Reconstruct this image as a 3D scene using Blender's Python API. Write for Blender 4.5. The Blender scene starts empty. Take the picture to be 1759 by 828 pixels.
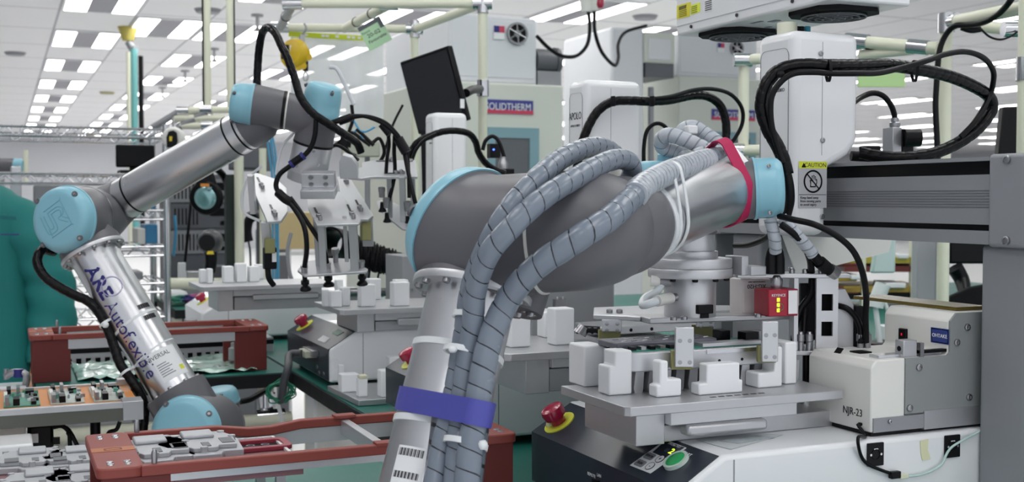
import bpy, bmesh, math, random
from mathutils import Vector, Matrix
random.seed(7)
SC = bpy.context.scene
COL = SC.collection
# ------------------------------------------------------------------ camera
YAW = math.radians(23.6); PITCH = math.radians(2.06); FPX = 2000.0; CAMZ = 1.33
CF = Vector((math.sin(YAW)*math.cos(PITCH), math.cos(YAW)*math.cos(PITCH), -math.sin(PITCH)))
CR = Vector((math.cos(YAW), -math.sin(YAW), 0))
CU = CR.cross(CF)
CO = Vector((0, 0, CAMZ))
cam_d = bpy.data.cameras.new('camera')
cam = bpy.data.objects.new('camera', cam_d); COL.objects.link(cam)
cam_d.sensor_width = 36; cam_d.sensor_fit = 'HORIZONTAL'; cam_d.lens = 36*FPX/1759
cam_d.clip_start = 0.05; cam_d.clip_end = 200
cam.location = CO
cam.rotation_euler = (math.radians(90)-PITCH, 0, -YAW)
cam_d.dof.use_dof = True; cam_d.dof.focus_distance = 1.6; cam_d.dof.aperture_fstop = 10
SC.camera = cam
# points of the place, measured along the camera's line of sight
def ray(px, py): return CF + CR*((px-879.5)/FPX) + CU*((414-py)/FPX)
def D(px, py, d): return CO + ray(px, py)*d
def onX(px, py, X): r = ray(px, py); return CO + r*(X/r.x)
def onY(px, py, Y): r = ray(px, py); return CO + r*(Y/r.y)
def onZ(px, py, Z): r = ray(px, py); return CO + r*((Z-CAMZ)/r.z)
def vdir(x, y, z): return (CR*x + CU*y - CF*z).normalized()
V = Vector
# ------------------------------------------------------------------ materials
MATS = {}
def mat(name, col, rough=.5, metal=0., var=.0, vscale=30., emit=0., coat=0., trans=0., bump=0., alpha=1., aniso=0.):
    if name in MATS: return MATS[name]
    m = bpy.data.materials.new(name); m.use_nodes = True
    nt = m.node_tree; b = nt.nodes['Principled BSDF']
    c = (*col, 1)
    b.inputs['Base Color'].default_value = c
    b.inputs['Roughness'].default_value = rough; b.inputs['Metallic'].default_value = metal
    if max(col) < .02: b.inputs['Specular IOR Level'].default_value = .2
    if coat: b.inputs['Coat Weight'].default_value = coat
    if trans: b.inputs['Transmission Weight'].default_value = trans
    if alpha < 1: b.inputs['Alpha'].default_value = alpha
    if aniso: b.inputs['Anisotropic'].default_value = aniso
    if emit:
        b.inputs['Emission Color'].default_value = c; b.inputs['Emission Strength'].default_value = emit
    tc = nt.nodes.new('ShaderNodeTexCoord'); nz = nt.nodes.new('ShaderNodeTexNoise')
    nz.inputs['Scale'].default_value = vscale; nz.inputs['Detail'].default_value = 3
    nt.links.new(tc.outputs['Object'], nz.inputs['Vector'])
    mr = nt.nodes.new('ShaderNodeMapRange')
    mr.inputs['To Min'].default_value = max(0, rough-.06); mr.inputs['To Max'].default_value = min(1, rough+.06)
    nt.links.new(nz.outputs['Fac'], mr.inputs['Value']); nt.links.new(mr.outputs['Result'], b.inputs['Roughness'])
    if var:
        mx = nt.nodes.new('ShaderNodeMixRGB'); mx.blend_type = 'MIX'
        mx.inputs['Color1'].default_value = (*[x*(1-var) for x in col], 1); mx.inputs['Color2'].default_value = (*[min(1, x*(1+var)) for x in col], 1)
        nt.links.new(nz.outputs['Fac'], mx.inputs['Fac']); nt.links.new(mx.outputs['Color'], b.inputs['Base Color'])
    if bump:
        bp = nt.nodes.new('ShaderNodeBump'); bp.inputs['Strength'].default_value = bump; bp.inputs['Distance'].default_value = .002
        nt.links.new(nz.outputs['Fac'], bp.inputs['Height']); nt.links.new(bp.outputs['Normal'], b.inputs['Normal'])
    MATS[name] = m; return m
def C(h):   # sRGB hex to linear
    h = h.lstrip('#'); r = [int(h[i:i+2], 16)/255 for i in (0, 2, 4)]
    return tuple(x/12.92 if x <= .04045 else ((x+.055)/1.055)**2.4 for x in r)
ALU = mat('brushed_aluminium', C('cfd0d3'), .42, .8, .04, 60)
ALUD = mat('milled_aluminium', C('c0c1c4'), .4, .75, .05, 40)
ALUP = mat('polished_tube', C('cfd0d3'), .24, 1., .02, 20)
GREY = mat('robot_grey', C('626267'), .42, 0, .03, 20)
BLUE = mat('robot_blue', C('86bccd'), .32, 0, .02, 12)
BLK = mat('black_plastic', C('0c0c0f'), .36)
BLKM = mat('black_matte', C('121215'), .6)
WHT = mat('white_enamel', C('e9ebed'), .3, 0, .02, 9, coat=.3)
WHD = mat('pale_casing', C('e3e3de'), .42, 0, .02, 14)
POM = mat('white_nylon', C('f0f2f4'), .45, 0, .01, 30)
CHR = mat('chrome', C('d4d5d8'), .16, 1.)
STL = mat('bolt_steel', C('a5a5a8'), .3, 1.)
CREAM = mat('cream_pipe', C('e2e4cf'), .38, 0, .02, 12)
NAVY = mat('control_panel_navy', C('2c333f'), .3, 0, .05, 12)
RED = mat('stop_button_red', C('a30c3a'), .25, coat=.5)
YEL = mat('marker_yellow', C('dfe24a'), .45)
GREEN = mat('mat_green', C('1c6f63'), .4, 0, .05, 8)
EDGE = mat('rubber_edge', C('1e2122'), .55)
BAKE = mat('red_phenolic', C('8a4038'), .5, 0, .08, 18)
BAKED = mat('dark_red_phenolic', C('6a2522'), .5, 0, .06, 18)
INK = mat('navy_ink', C('2b2a78'), .5)
DINK = mat('dark_ink', C('2a2a30'), .5)
GINK = mat('grey_ink', C('8a8c92'), .5)
WINK = mat('white_ink', C('e8eaee'), .5)
PAPER = mat('label_paper', C('eceef0'), .6)
GAL = mat('frame_grey', C('94969a'), .45, .25, .03, 20)
GALD = mat('frame_dark_grey', C('696b70'), .45, .25, .03, 20)
OLIVE = mat('olive_pad', C('8b8a5a'), .55)
# ------------------------------------------------------------------ geometry
BASE = {}
def frame(n):
    n = V(n).normalized(); a = V((0, 0, 1)) if abs(n.z) < .9 else V((1, 0, 0))
    u = a.cross(n).normalized(); return u, n.cross(u)
class G:
    def __init__(s): s.bm = bmesh.new(); s.uv = None
    def box(s, x0, x1, y0, y1, z0, z1, M=None):
        vs = [V((x, y, z)) for x in (x0, x1) for y in (y0, y1) for z in (z0, z1)]
        if M is not None: vs = [M @ v for v in vs]
        v = [s.bm.verts.new(p) for p in vs]
        for f in ((0, 1, 3, 2), (4, 6, 7, 5), (0, 4, 5, 1), (2, 3, 7, 6), (0, 2, 6, 4), (1, 5, 7, 3)):
            s.bm.faces.new([v[i] for i in f])
        return s
    def rings(s, rs, cap=True, closed=False):
        """rs: list of rings, each a list of points"""
        rows = [[s.bm.verts.new(p) for p in r] for r in rs]; n = len(rows[0])
        pairs = list(zip(rows[:-1], rows[1:]))
        if closed: pairs.append((rows[-1], rows[0]))
        for a, b in pairs:
            for i in range(n):
                j = (i+1) % n
                s.bm.faces.new((a[i], a[j], b[j], b[i]))
        if cap and not closed:
            s.bm.faces.new(rows[0][::-1]); s.bm.faces.new(rows[-1])
        return rows
    def cyl(s, p0, p1, r0, r1=None, n=24):
        p0, p1 = V(p0), V(p1); r1 = r0 if r1 is None else r1
        u, w = frame(p1-p0)
        cs = [(math.cos(2*math.pi*i/n), math.sin(2*math.pi*i/n)) for i in range(n)]
        s.rings([[p0+(u*c+w*q)*r0 for c, q in cs], [p1+(u*c+w*q)*r1 for c, q in cs]]); return s
    def lathe(s, p0, ax, prof, n=32):
        """prof: (distance along ax, radius) pairs"""
        p0 = V(p0); ax = V(ax).normalized(); u, w = frame(ax)
        cs = [(math.cos(2*math.pi*i/n), math.sin(2*math.pi*i/n)) for i in range(n)]
        s.rings([[p0+ax*h+(u*c+w*q)*max(r, 1e-5) for c, q in cs] for h, r in prof]); return s
    def pipe(s, p0, p1, ro, ri, n=32):
        p0, p1 = V(p0), V(p1); u, w = frame(p1-p0)
        cs = [(math.cos(2*math.pi*i/n), math.sin(2*math.pi*i/n)) for i in range(n)]
        s.rings([[p+(u*c+w*q)*r for c, q in cs] for p, r in ((p0, ri), (p0, ro), (p1, ro), (p1, ri))], closed=True); return s
    def loft(s, secs, n=48):
        """secs: (center, normal, radius); rings kept from twisting"""
        rs = []; u = None
        for c, nn, r in secs:
            nn = V(nn).normalized()
            if u is None: u, _ = frame(nn)
            u = (u - nn*u.dot(nn)).normalized(); w = nn.cross(u)
            rs.append([V(c)+(u*math.cos(2*math.pi*i/n)+w*math.sin(2*math.pi*i/n))*r for i in range(n)])
        s.rings(rs); return s
    def tube(s, pts, r, n=12, step=None, rfun=None, uv=False):
        P = spline(pts, step or max(r*.8, .004)); L = 0; rs = []; ls = []; u = None
        for i, p in enumerate(P):
            t = (P[min(i+1, len(P)-1)]-P[max(i-1, 0)]).normalized()
            if u is None: u, _ = frame(t)
            u = (u-t*u.dot(t)).normalized(); w = t.cross(u)
            if i: L += (p-P[i-1]).length
            ls.append(L)
            rs.append([p+(u*math.cos(2*math.pi*k/n)+w*math.sin(2*math.pi*k/n))*(rfun(L, 2*math.pi*k/n) if rfun else r) for k in range(n)])
        rows = s.rings(rs)
        if uv:
            ly = s.bm.loops.layers.uv.verify(); idx = {}
            for i, row in enumerate(rows):
                for k, v in enumerate(row): idx[v] = (ls[i], k)
            for f in s.bm.faces:
                if not all(v in idx for v in f.verts): continue
                ks = [idx[l.vert][1] for l in f.loops]; wrap = max(ks)-min(ks) > n/2
                for l in f.loops:
                    a, k = idx[l.vert]
                    if wrap and k == 0: k = n
                    l[ly].uv = (a, k/n)
        return s
    def prism(s, poly, o, u, w, h):
        """poly in the plane o+u*x+w*y, thickness h along u x w"""
        o, u, w = V(o), V(u).normalized(), V(w).normalized(); k = u.cross(w)*h
        s.rings([[o+u*x+w*y for x, y in poly], [o+u*x+w*y+k for x, y in poly]]); return s
    def holeplate(s, outer, inner, o, u, w, h):
        """ring-shaped plate; outer and inner have the same number of points"""
        o, u, w = V(o), V(u).normalized(), V(w).normalized(); k = u.cross(w)*h
        A = [o+u*x+w*y for x, y in outer]; B = [o+u*x+w*y for x, y in inner]
        s.rings([B, A, [p+k for p in A], [p+k for p in B]], closed=True); return s
    def sph(s, c, r, sc=(1, 1, 1), n=16, M=None):
        c = V(c); rows = []
        for i in range(1, n//2):
            th = math.pi*i/(n//2)
            rows.append([c+V((r*sc[0]*math.sin(th)*math.cos(2*math.pi*k/n), r*sc[1]*math.sin(th)*math.sin(2*math.pi*k/n), -r*sc[2]*math.cos(th))) for k in range(n)])
        s.rings(rows); return s
    def obj(s, name, m, parent=None, bev=0, seg=2, ang=40, loc=None, sub=0):
        bm = s.bm
        bmesh.ops.recalc_face_normals(bm, faces=bm.faces)
        a = math.radians(ang)
        for f in bm.faces: f.smooth = True
        for e in bm.edges:
            if len(e.link_faces) == 2 and e.calc_face_angle(0) > a: e.smooth = False
        me = bpy.data.meshes.new(name); 
        off = BASE.get(parent.name, V((0, 0, 0))) if parent else V(loc) if loc is not None else None
        if off is None:
            xs = [v.co for v in bm.verts]; lo = V([min(c[i] for c in xs) for i in range(3)]); hi = V([max(c[i] for c in xs) for i in range(3)])
            off = V(((lo.x+hi.x)/2, (lo.y+hi.y)/2, lo.z))
        bmesh.ops.translate(bm, verts=bm.verts, vec=-off)
        bm.to_mesh(me); bm.free(); me.materials.append(m)
        o = bpy.data.objects.new(name, me); COL.objects.link(o)
        if parent: o.parent = parent
        else: o.location = off
        BASE[o.name] = V(off)
        if bev:
            b = o.modifiers.new('edge', 'BEVEL'); b.width = bev; b.segments = seg; b.limit_method = 'ANGLE'; b.angle_limit = math.radians(35)
        return o
def spline(pts, step):
    P = [V(p) for p in pts]
    if len(P) == 2:
        n = max(1, int((P[1]-P[0]).length/step)); return [P[0].lerp(P[1], i/n) for i in range(n+1)]
    Q = [2*P[0]-P[1]]+P+[2*P[-1]-P[-2]]; out = []
    for i in range(1, len(Q)-2):
        a, b, c, d = Q[i-1:i+3]; n = max(2, int((c-b).length/step))
        for k in range(n):
            t = k/n
            out.append(.5*((2*b)+(c-a)*t+(2*a-5*b+4*c-d)*t*t+(3*b-a-3*c+d)*t**3))
    out.append(P[-1]); return out
def tag(o, label=None, cat=None, group=None, kind=None):
    if label: o['label'] = label
    if cat: o['category'] = cat
    if group: o['group'] = group
    if kind: o['kind'] = kind
    return o
def thing(name, loc, label=None, cat=None, group=None, kind=None, rz=0):
    o = bpy.data.objects.new(name, None); COL.objects.link(o); o.location = loc; o.rotation_euler.z = rz
    o.empty_display_size = .05; BASE[o.name] = V(loc)
    return tag(o, label, cat, group, kind)
def copy_tree(o, loc=None, rz=None, parent=None):
    c = o.copy(); COL.objects.link(c)
    if parent: c.parent = parent
    if loc is not None: c.location = loc
    if rz is not None: c.rotation_euler.z = rz
    BASE[c.name] = V(c.location)
    for ch in list(o.children): copy_tree(ch, parent=c)
    return c
def text(body, size, o, u, w, m, parent, name='lettering', align='CENTER', wrap=None, ext=.0002, sx=1., shear=0.):
    """flat lettering at o, reading along u with w up; wrap = bend function"""
    cu = bpy.data.curves.new('t', 'FONT'); cu.body = body; cu.size = size; cu.align_x = align; cu.align_y = 'CENTER'
    cu.extrude = ext; cu.resolution_u = 3; cu.shear = shear
    tmp = bpy.data.objects.new('t', cu); COL.objects.link(tmp)
    dg = bpy.context.evaluated_depsgraph_get(); me = bpy.data.meshes.new_from_object(tmp.evaluated_get(dg))
    bpy.data.objects.remove(tmp); bpy.data.curves.remove(cu)
    o = V(o); u = V(u).normalized(); w = V(w).normalized(); k = u.cross(w)
    off = BASE.get(parent.name, V((0, 0, 0))) if parent else o
    for v in me.vertices:
        x, y, z = v.co; x *= sx
        p = wrap(x, y, z) if wrap else o+u*x+w*y+k*z
        v.co = p-off
    me.name = name; me.materials.clear(); me.materials.append(m)
    ob = bpy.data.objects.new(name, me); COL.objects.link(ob)
    if parent: ob.parent = parent
    else: ob.location = off
    BASE[ob.name] = V(off); return ob
def rrect(w, h, r, n=4, cx=0, cy=0):
    out = []
    for sx, sy, a0 in ((1, 1, 0), (-1, 1, 90), (-1, -1, 180), (1, -1, 270)):
        for i in range(n+1):
            a = math.radians(a0+90*i/n); out.append((cx+sx*(w/2-r)+r*math.cos(a), cy+sy*(h/2-r)+r*math.sin(a)))
    return out
EX, EY, EZ = V((1, 0, 0)), V((0, 1, 0)), V((0, 0, 1))
def bolts(pts, ax, r, h, parent, m=None, name='bolt', hexa=False):
    for p in pts:
        g = G(); g.lathe(p, ax, [(0, r), (h*.8, r), (h, r*.8), (h, r*.5), (h*.6, r*.45)], 8 if hexa else 12)
        g.obj(name, m or STL, parent)
def stripe_hose(name, base, gap, pitch, width, rough=.3, trans=0., alpha=1.):
    """spiral wrap: u = length along the hose, v = angle"""
    if name in MATS: return MATS[name]
    m = mat(name, base, rough, trans=trans, alpha=alpha, coat=.1 if max(base) > .02 else 0); nt = m.node_tree; b = nt.nodes['Principled BSDF']
    uv = nt.nodes.new('ShaderNodeUVMap'); sp = nt.nodes.new('ShaderNodeSeparateXYZ'); nt.links.new(uv.outputs['UV'], sp.inputs[0])
    d = nt.nodes.new('ShaderNodeMath'); d.operation = 'DIVIDE'; d.inputs[1].default_value = pitch; nt.links.new(sp.outputs['X'], d.inputs[0])
    a = nt.nodes.new('ShaderNodeMath'); a.operation = 'ADD'; nt.links.new(d.outputs[0], a.inputs[0]); nt.links.new(sp.outputs['Y'], a.inputs[1])
    f = nt.nodes.new('ShaderNodeMath'); f.operation = 'FRACT'; nt.links.new(a.outputs[0], f.inputs[0])
    nz = nt.nodes.new('ShaderNodeTexNoise'); nz.inputs['Scale'].default_value = 40
    tc = nt.nodes.new('ShaderNodeTexCoord'); nt.links.new(tc.outputs['Object'], nz.inputs['Vector'])
    w = nt.nodes.new('ShaderNodeMath'); w.operation = 'MULTIPLY'; w.inputs[1].default_value = width*2; nt.links.new(nz.outputs['Fac'], w.inputs[0])
    l = nt.nodes.new('ShaderNodeMath'); l.operation = 'LESS_THAN'; nt.links.new(f.outputs[0], l.inputs[0]); nt.links.new(w.outputs[0], l.inputs[1])
    mx = nt.nodes.new('ShaderNodeMixRGB'); mx.inputs['Color1'].default_value = (*base, 1); mx.inputs['Color2'].default_value = (*gap, 1)
    nt.links.new(l.outputs[0], mx.inputs['Fac']); nt.links.new(mx.outputs['Color'], b.inputs['Base Color'])
    return m
def ridge(r, pitch, d=.0009):
    def f(L, a):
        t = (L/pitch+a/(2*math.pi)) % 1
        return r-d if t < .12 else r-d*.4*abs(t-.55)
    return f
# ------------------------------------------------------------------ the room
CEIL = 2.88
XG = onZ(107, 0, CEIL).x; GX = 0.61; GY = 1.2
YG = onZ(147, 67, CEIL).y - .6
def ceil_mat():
    m = mat('ceiling_tile', C('d6d6db'), .7, 0); nt = m.node_tree; b = nt.nodes['Principled BSDF']
    ge = nt.nodes.new('ShaderNodeNewGeometry'); sp = nt.nodes.new('ShaderNodeSeparateXYZ'); nt.links.new(ge.outputs['Position'], sp.inputs[0])
    res = []
    for ax, o, p, w in (('X', XG, GX, .03), ('Y', YG, GY, .02)):
        a = nt.nodes.new('ShaderNodeMath'); a.operation = 'SUBTRACT'; a.inputs[1].default_value = o-50*p-w*p/2; nt.links.new(sp.outputs[ax], a.inputs[0])
        d = nt.nodes.new('ShaderNodeMath'); d.operation = 'DIVIDE'; d.inputs[1].default_value = p; nt.links.new(a.outputs[0], d.inputs[0])
        f = nt.nodes.new('ShaderNodeMath'); f.operation = 'FRACT'; nt.links.new(d.outputs[0], f.inputs[0])
        l = nt.nodes.new('ShaderNodeMath'); l.operation = 'LESS_THAN'; l.inputs[1].default_value = w; nt.links.new(f.outputs[0], l.inputs[0]); res.append(l)
    mx = nt.nodes.new('ShaderNodeMath'); mx.operation = 'MAXIMUM'; nt.links.new(res[0].outputs[0], mx.inputs[0]); nt.links.new(res[1].outputs[0], mx.inputs[1])
    c = nt.nodes.new('ShaderNodeMixRGB'); c.inputs['Color1'].default_value = (*C('f4f4f6'), 1); c.inputs['Color2'].default_value = (*C('b9b9c0'), 1)
    nt.links.new(mx.outputs[0], c.inputs['Fac']); nt.links.new(c.outputs['Color'], b.inputs['Base Color']); return m
WALLM = mat('painted_wall', C('d3d5da'), .7, 0, .02, 3)
for nm, bx, m in (('ceiling', (-7, 30, -2, 32, CEIL, CEIL+.08), ceil_mat()), ('floor', (-7, 30, -2, 32, -.08, 0), mat('epoxy_floor', C('e9eaea'), .35, 0, .04, 2)),
                  ('wall_back', (-7, 30, 32, 32.1, 0, CEIL), WALLM), ('wall_right', (30, 30.1, -2, 32, 0, CEIL), WALLM), ('wall_left', (-7.1, -7, -2, 32, 0, CEIL), WALLM)):
    o = G().box(*bx).obj(nm, m); o['kind'] = 'structure'
# ceiling lights: one fitting = two lit panels either side of a louvre strip
LAMP = mat('lit_panel', (1, .985, .97), .5, emit=5.2)
LOUV = mat('grey_louvre', C('8f8f96'), .5)
def make_light():
    t = thing('ceiling_light', (0, 0, CEIL), 'fluorescent ceiling panel with two lit squares and a grey louvre', 'ceiling light', 'fluorescent panels in the ceiling grid')
    w = GX/2; l = GY/2; z = CEIL
    G().holeplate([(-w+.01, -l+.01), (w-.01, -l+.01), (w-.01, l-.01), (-w+.01, l-.01)], [(-w+.03, -l+.03), (w-.03, -l+.03), (w-.03, l-.03), (-w+.03, l-.03)], (0, 0, z-.014), EX, EY, .0135).obj('frame', WHT, t)
    for s in (-1, 1): G().box(min(s*.1, s*(w-.031)), max(s*.1, s*(w-.031)), -l+.031, l-.031, z-.012, z-.001).obj('lamp_panel', LAMP, t)
    G().box(-.099, .099, -l+.031, l-.031, z-.011, z-.001).obj('louvre', LOUV, t)
    return t
def seen(p, mg=60):
    q = V(p)-CO; d = q.dot(CF)
    if d < .5: return False
    x = 879.5+FPX*q.dot(CR)/d; y = 414-FPX*q.dot(CU)/d
    return -mg < x < 1759+mg and -mg < y < 828+mg
lp = None; nlight = 0
for c in range(-12, 44):
    if c % 2 and c != 1: continue
    if c > 8 and c % 4: continue
    y0 = onZ(147, 67, CEIL).y if c % 4 == 0 else onZ(334, 104, CEIL).y
    for r in range(-6, 9):
        if c == 1:
            if r != 0: continue
            y = onZ(277, 47, CEIL).y
        else: y = y0 + r*2*GY
        p = (XG+(c+.5)*GX, y, CEIL)
        near = -1 < p[0] < 4 and -1.5 < y < 8
        if not (seen(p) or near) or y > 31 or y < -1.5: continue
        if p[0] > 29: continue
        if lp is None: lp = make_light(); lp.location = p; BASE[lp.name] = V((0, 0, CEIL))
        else: copy_tree(lp, p)
        nlight += 1
print('ceiling lights', nlight)
# small ceiling fittings
for i, (px, py, d0) in enumerate(((357, 16, 0), (26, 90, 0), (184, 158, 0), (292, 141, 0), (1108, 27, 0))):
    p = onZ(px, py, CEIL)
    o = G().cyl(p-EZ*.03, p, .09, .11, 20).obj('sprinkler_plate' if i else 'air_vent', LOUV if i != 2 else mat('dull_brass', C('a9a37c'), .5), None)
    tag(o, ['dark round vent in the ceiling beside the hanging cream poles', 'small grey round fitting in the ceiling at the far left', 'pale brass ceiling fitting near the hanging teal cable trunk', 'small grey ceiling fitting behind the two cream poles', 'small grey ceiling fitting above the oven cables'][i], 'ceiling fitting')
for i, (px, py) in enumerate(((368, 83), (318, 121), (279, 150), (442, 25))):
    p = onZ(px, py, CEIL); t = thing('sprinkler', p, ['small grey sprinkler head left of the cream pole', 'small grey sprinkler head over the ceiling panel pair', 'small sprinkler head near the teal trunk', 'grey sprinkler head above the robot arm black loop'][i], 'sprinkler')
    G().cyl(p-EZ*.12, p, .014, n=10).obj('stem', STL, t); G().cyl(p-EZ*.02, p-EZ*.001, .05, n=14).obj('collar', STL, t); G().cyl(p-EZ*.14, p-EZ*.115, .045, .02, 12).obj('deflector', STL, t)
# light
w = bpy.data.worlds.new('world'); SC.world = w; w.use_nodes = True
w.node_tree.nodes['Background'].inputs[0].default_value = (.86, .89, .95, 1); w.node_tree.nodes['Background'].inputs[1].default_value = .68
vs = SC.view_settings; vs.view_transform = 'Standard'; vs.look = 'None'; vs.gamma = 1; vs.exposure = .43; vs.use_curve_mapping = False
# ------------------------------------------------------------------ desktop robots
T = 1.03
TAB = .90
def peg(parent, poly, o, u, w, h, bev=.003, m=POM):
    return G().prism(poly, o, u, w, h).obj('locating_block', m, parent, bev=bev, seg=3)
def robot_base(root, xt, y0, y1, x1, zb, panel=NAVY, full=True):
    xc = xt-.065; zc = T-.04
    prof = [(xc, zb), (x1, zb), (x1, T), (xt, T), (xc, zc)]
    b = G().prism([(x, z) for x, z in prof], (0, y1, 0), EX, EZ, y1-y0).obj('base_body', WHT, root, bev=.006, seg=3)
    # dark control panel let into the front, white rim left around it
    e = .0012
    pts = [(xt-.004, T+.0005-.0025), (xc-e, zc+.001), (xc-e, zb+.004), (xc+.004, zb+.004), (xc+.004, zc-.001), (xt+.001, T-.008)]
    sl = V((-.065, 0, -.04)).normalized(); nr = V((-.04, 0, .065)).normalized()
    a = V((xt, 0, T))+sl*.004+nr*.0008; c = V((xc, 0, zc))+nr*.0008+V((-e, 0, 0))
    pts = [(a.x, a.z), (c.x, c.z), (xc-e, zb+.004), (xc+.004, zb+.004), (xc+.004, zc-.004), (xt+.002, T-.006)]
    G().prism(pts, (0, y1-.007, 0), EX, EZ, y1-y0-.014).obj('control_panel', panel, root)
    G().box(xt+.012, xt+.0135, y0-.0006, y0+.002, zb+.004, T-.006).obj('cover_seam', GINK, root)
    for sx in (xc+.04, x1-.04):
        for sy in (y0+.04, y1-.04): G().cyl((sx, sy, TAB), (sx, sy, zb), .018, n=16).obj('foot', BLK, root)
    return sl, nr
def stop_button(root, p, nr, s=1.):
    t = G().lathe(p, nr, [(0, .024*s), (.002, .024*s)], 24).obj('stop_button', YEL, root)
    G().lathe(p+nr*.002, nr, [(0, .011*s), (.010*s, .011*s), (.011*s, .0165*s), (.02*s, .0175*s), (.025*s, .016*s), (.027*s, .011*s), (.0275*s, .004*s)], 24).obj('push_cap', RED, t)
    return t
def gantry_head(root, x0, x1, xl, y0, y1, zb, zt, zs):
    """rounded white head; the lower part is narrower so it clears the beam"""
    prof = [(x0, zb), (xl, zb), (xl, zs-.02), (x1-.018, zs), (x1, zs+.02), (x1, zt), (x0, zt)]
    h = G().prism(prof, (0, y1, 0), EX, EZ, y1-y0).obj('head_cover', WHT, root, bev=.014, seg=4)
    G().box(xl-.012+.0, xl-.0115, y0-.0005, y0+.004, zs, zt-.016).obj('cover_seam', GINK, root)
    p = rrect(y1-y0-.022, zt-zb-.05, .012, 4, (y0+y1)/2, (zt+zb)/2)
    q = [((a-(y0+y1)/2)*.97+(y0+y1)/2, (b-(zt+zb)/2)*.997+(zt+zb)/2) for a, b in p]
    G().holeplate([(-a, b) for a, b in p], [(-a, b) for a, b in q], (x0-.0004, 0, 0), -EY, EZ, -.001).obj('face_groove', GINK, root)
    return h
# --- the near machine
mA = thing('desktop_robot', (1.0, 1.34, TAB), 'near white desktop robot with navy sloping panel, red stop button and green start button', 'desktop robot', 'white desktop robots on the bench')
slA, nrA = robot_base(mA, .77, 1.14, 1.545, 1.25, .915)
def panA(px, py, lift=.001):   # point on the sloping panel of the near machine
    o = V((.77, 0, T)); r = ray(px, py); t = (o-CO).dot(nrA)/r.dot(nrA); return CO+r*t+nrA*lift
sbt = stop_button(mA, panA(962, 728), nrA, 1.0)
G().sph(panA(947, 733, .004), .006).obj('lamp_bead', mat('pale_bead', C('e6e6b4'), .3), sbt)
# key pad label and start button
pu, pw = -EY, -slA
kp = [panA(*q, .0012) for q in ((1145, 757), (1180, 771), (1118, 815), (1083, 801))]
kc = sum(kp, V())/4
def quad(ps, h, n, name, m, parent):
    g = G(); g.rings([[p for p in ps], [p+n*h for p in ps]]); return g.obj(name, m, parent)
kpad = quad(kp, .0006, nrA, 'key_pad', PAPER, mA)
quad([panA(*q, .0018) for q in ((1145, 759), (1177, 771), (1147, 790), (1122, 779))], .0003, nrA, 'display', NAVY, kpad)
text('2', .013, panA(1155, 778, .0022), pu, pw, mat('digit_green', C('d8ff3c'), .4, emit=1.6), kpad, sx=1.2)
text('88', .009, panA(1147, 776, .0021), pu, pw, mat('digit_off', C('4b5560'), .4), kpad)
text('PROG NO', .006, panA(1160, 767, .0021), pu, pw, WINK, kpad)
for i, (px, py, s) in enumerate(((1117, 786, 'ERROR'), (1101, 798, 'RUN'))):
    k = G().prism(rrect(.020, .011, .003), panA(px, py, .0018), pu, pw, .0006).obj('key', GINK, kpad); text(s, .0055, panA(px, py, .0026), pu, pw, DINK, k)
for i, (px, py, s) in enumerate(((1135, 791, '+'), (1118, 803, '-'))):
    k = G().lathe(panA(px, py, .0018), nrA, [(0, .0065), (.0006, .0065)], 20).obj('key', WHT, kpad); text(s, .009, panA(px, py, .0026), pu, pw, DINK, k)
    G().pipe(panA(px, py, .0018), panA(px, py, .0026), .0068, .0062, 20).obj('key_ring', DINK, kpad)
ps = panA(1163, 795)
st = G().pipe(ps, ps+nrA*.005, .0165, .0130, 28).obj('start_button', mat('bezel_pale', C('cfe0d6'), .3), mA)
G().lathe(ps, nrA, [(0, .0129), (.0045, .0129), (.006, .011), (.0062, .004)], 28).obj('push_cap', mat('start_green', C('2fae63'), .35), st)
text('START', .007, panA(1180, 781), pu, pw, WINK, mA)
for s, px, py, sz in (('REMOTE', 1016, 816, .006), ('LAN', 1029, 817, .006)):
    text(s, sz, onX(px, py, .7035), -EY, EZ, WINK, mA)
G().box(.700, .7036, onX(1025, 826, .703).y-.008, onX(1025, 826, .703).y+.008, .922, onX(1025, 826, .703).z+.002).obj('port', BLK, mA)
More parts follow.
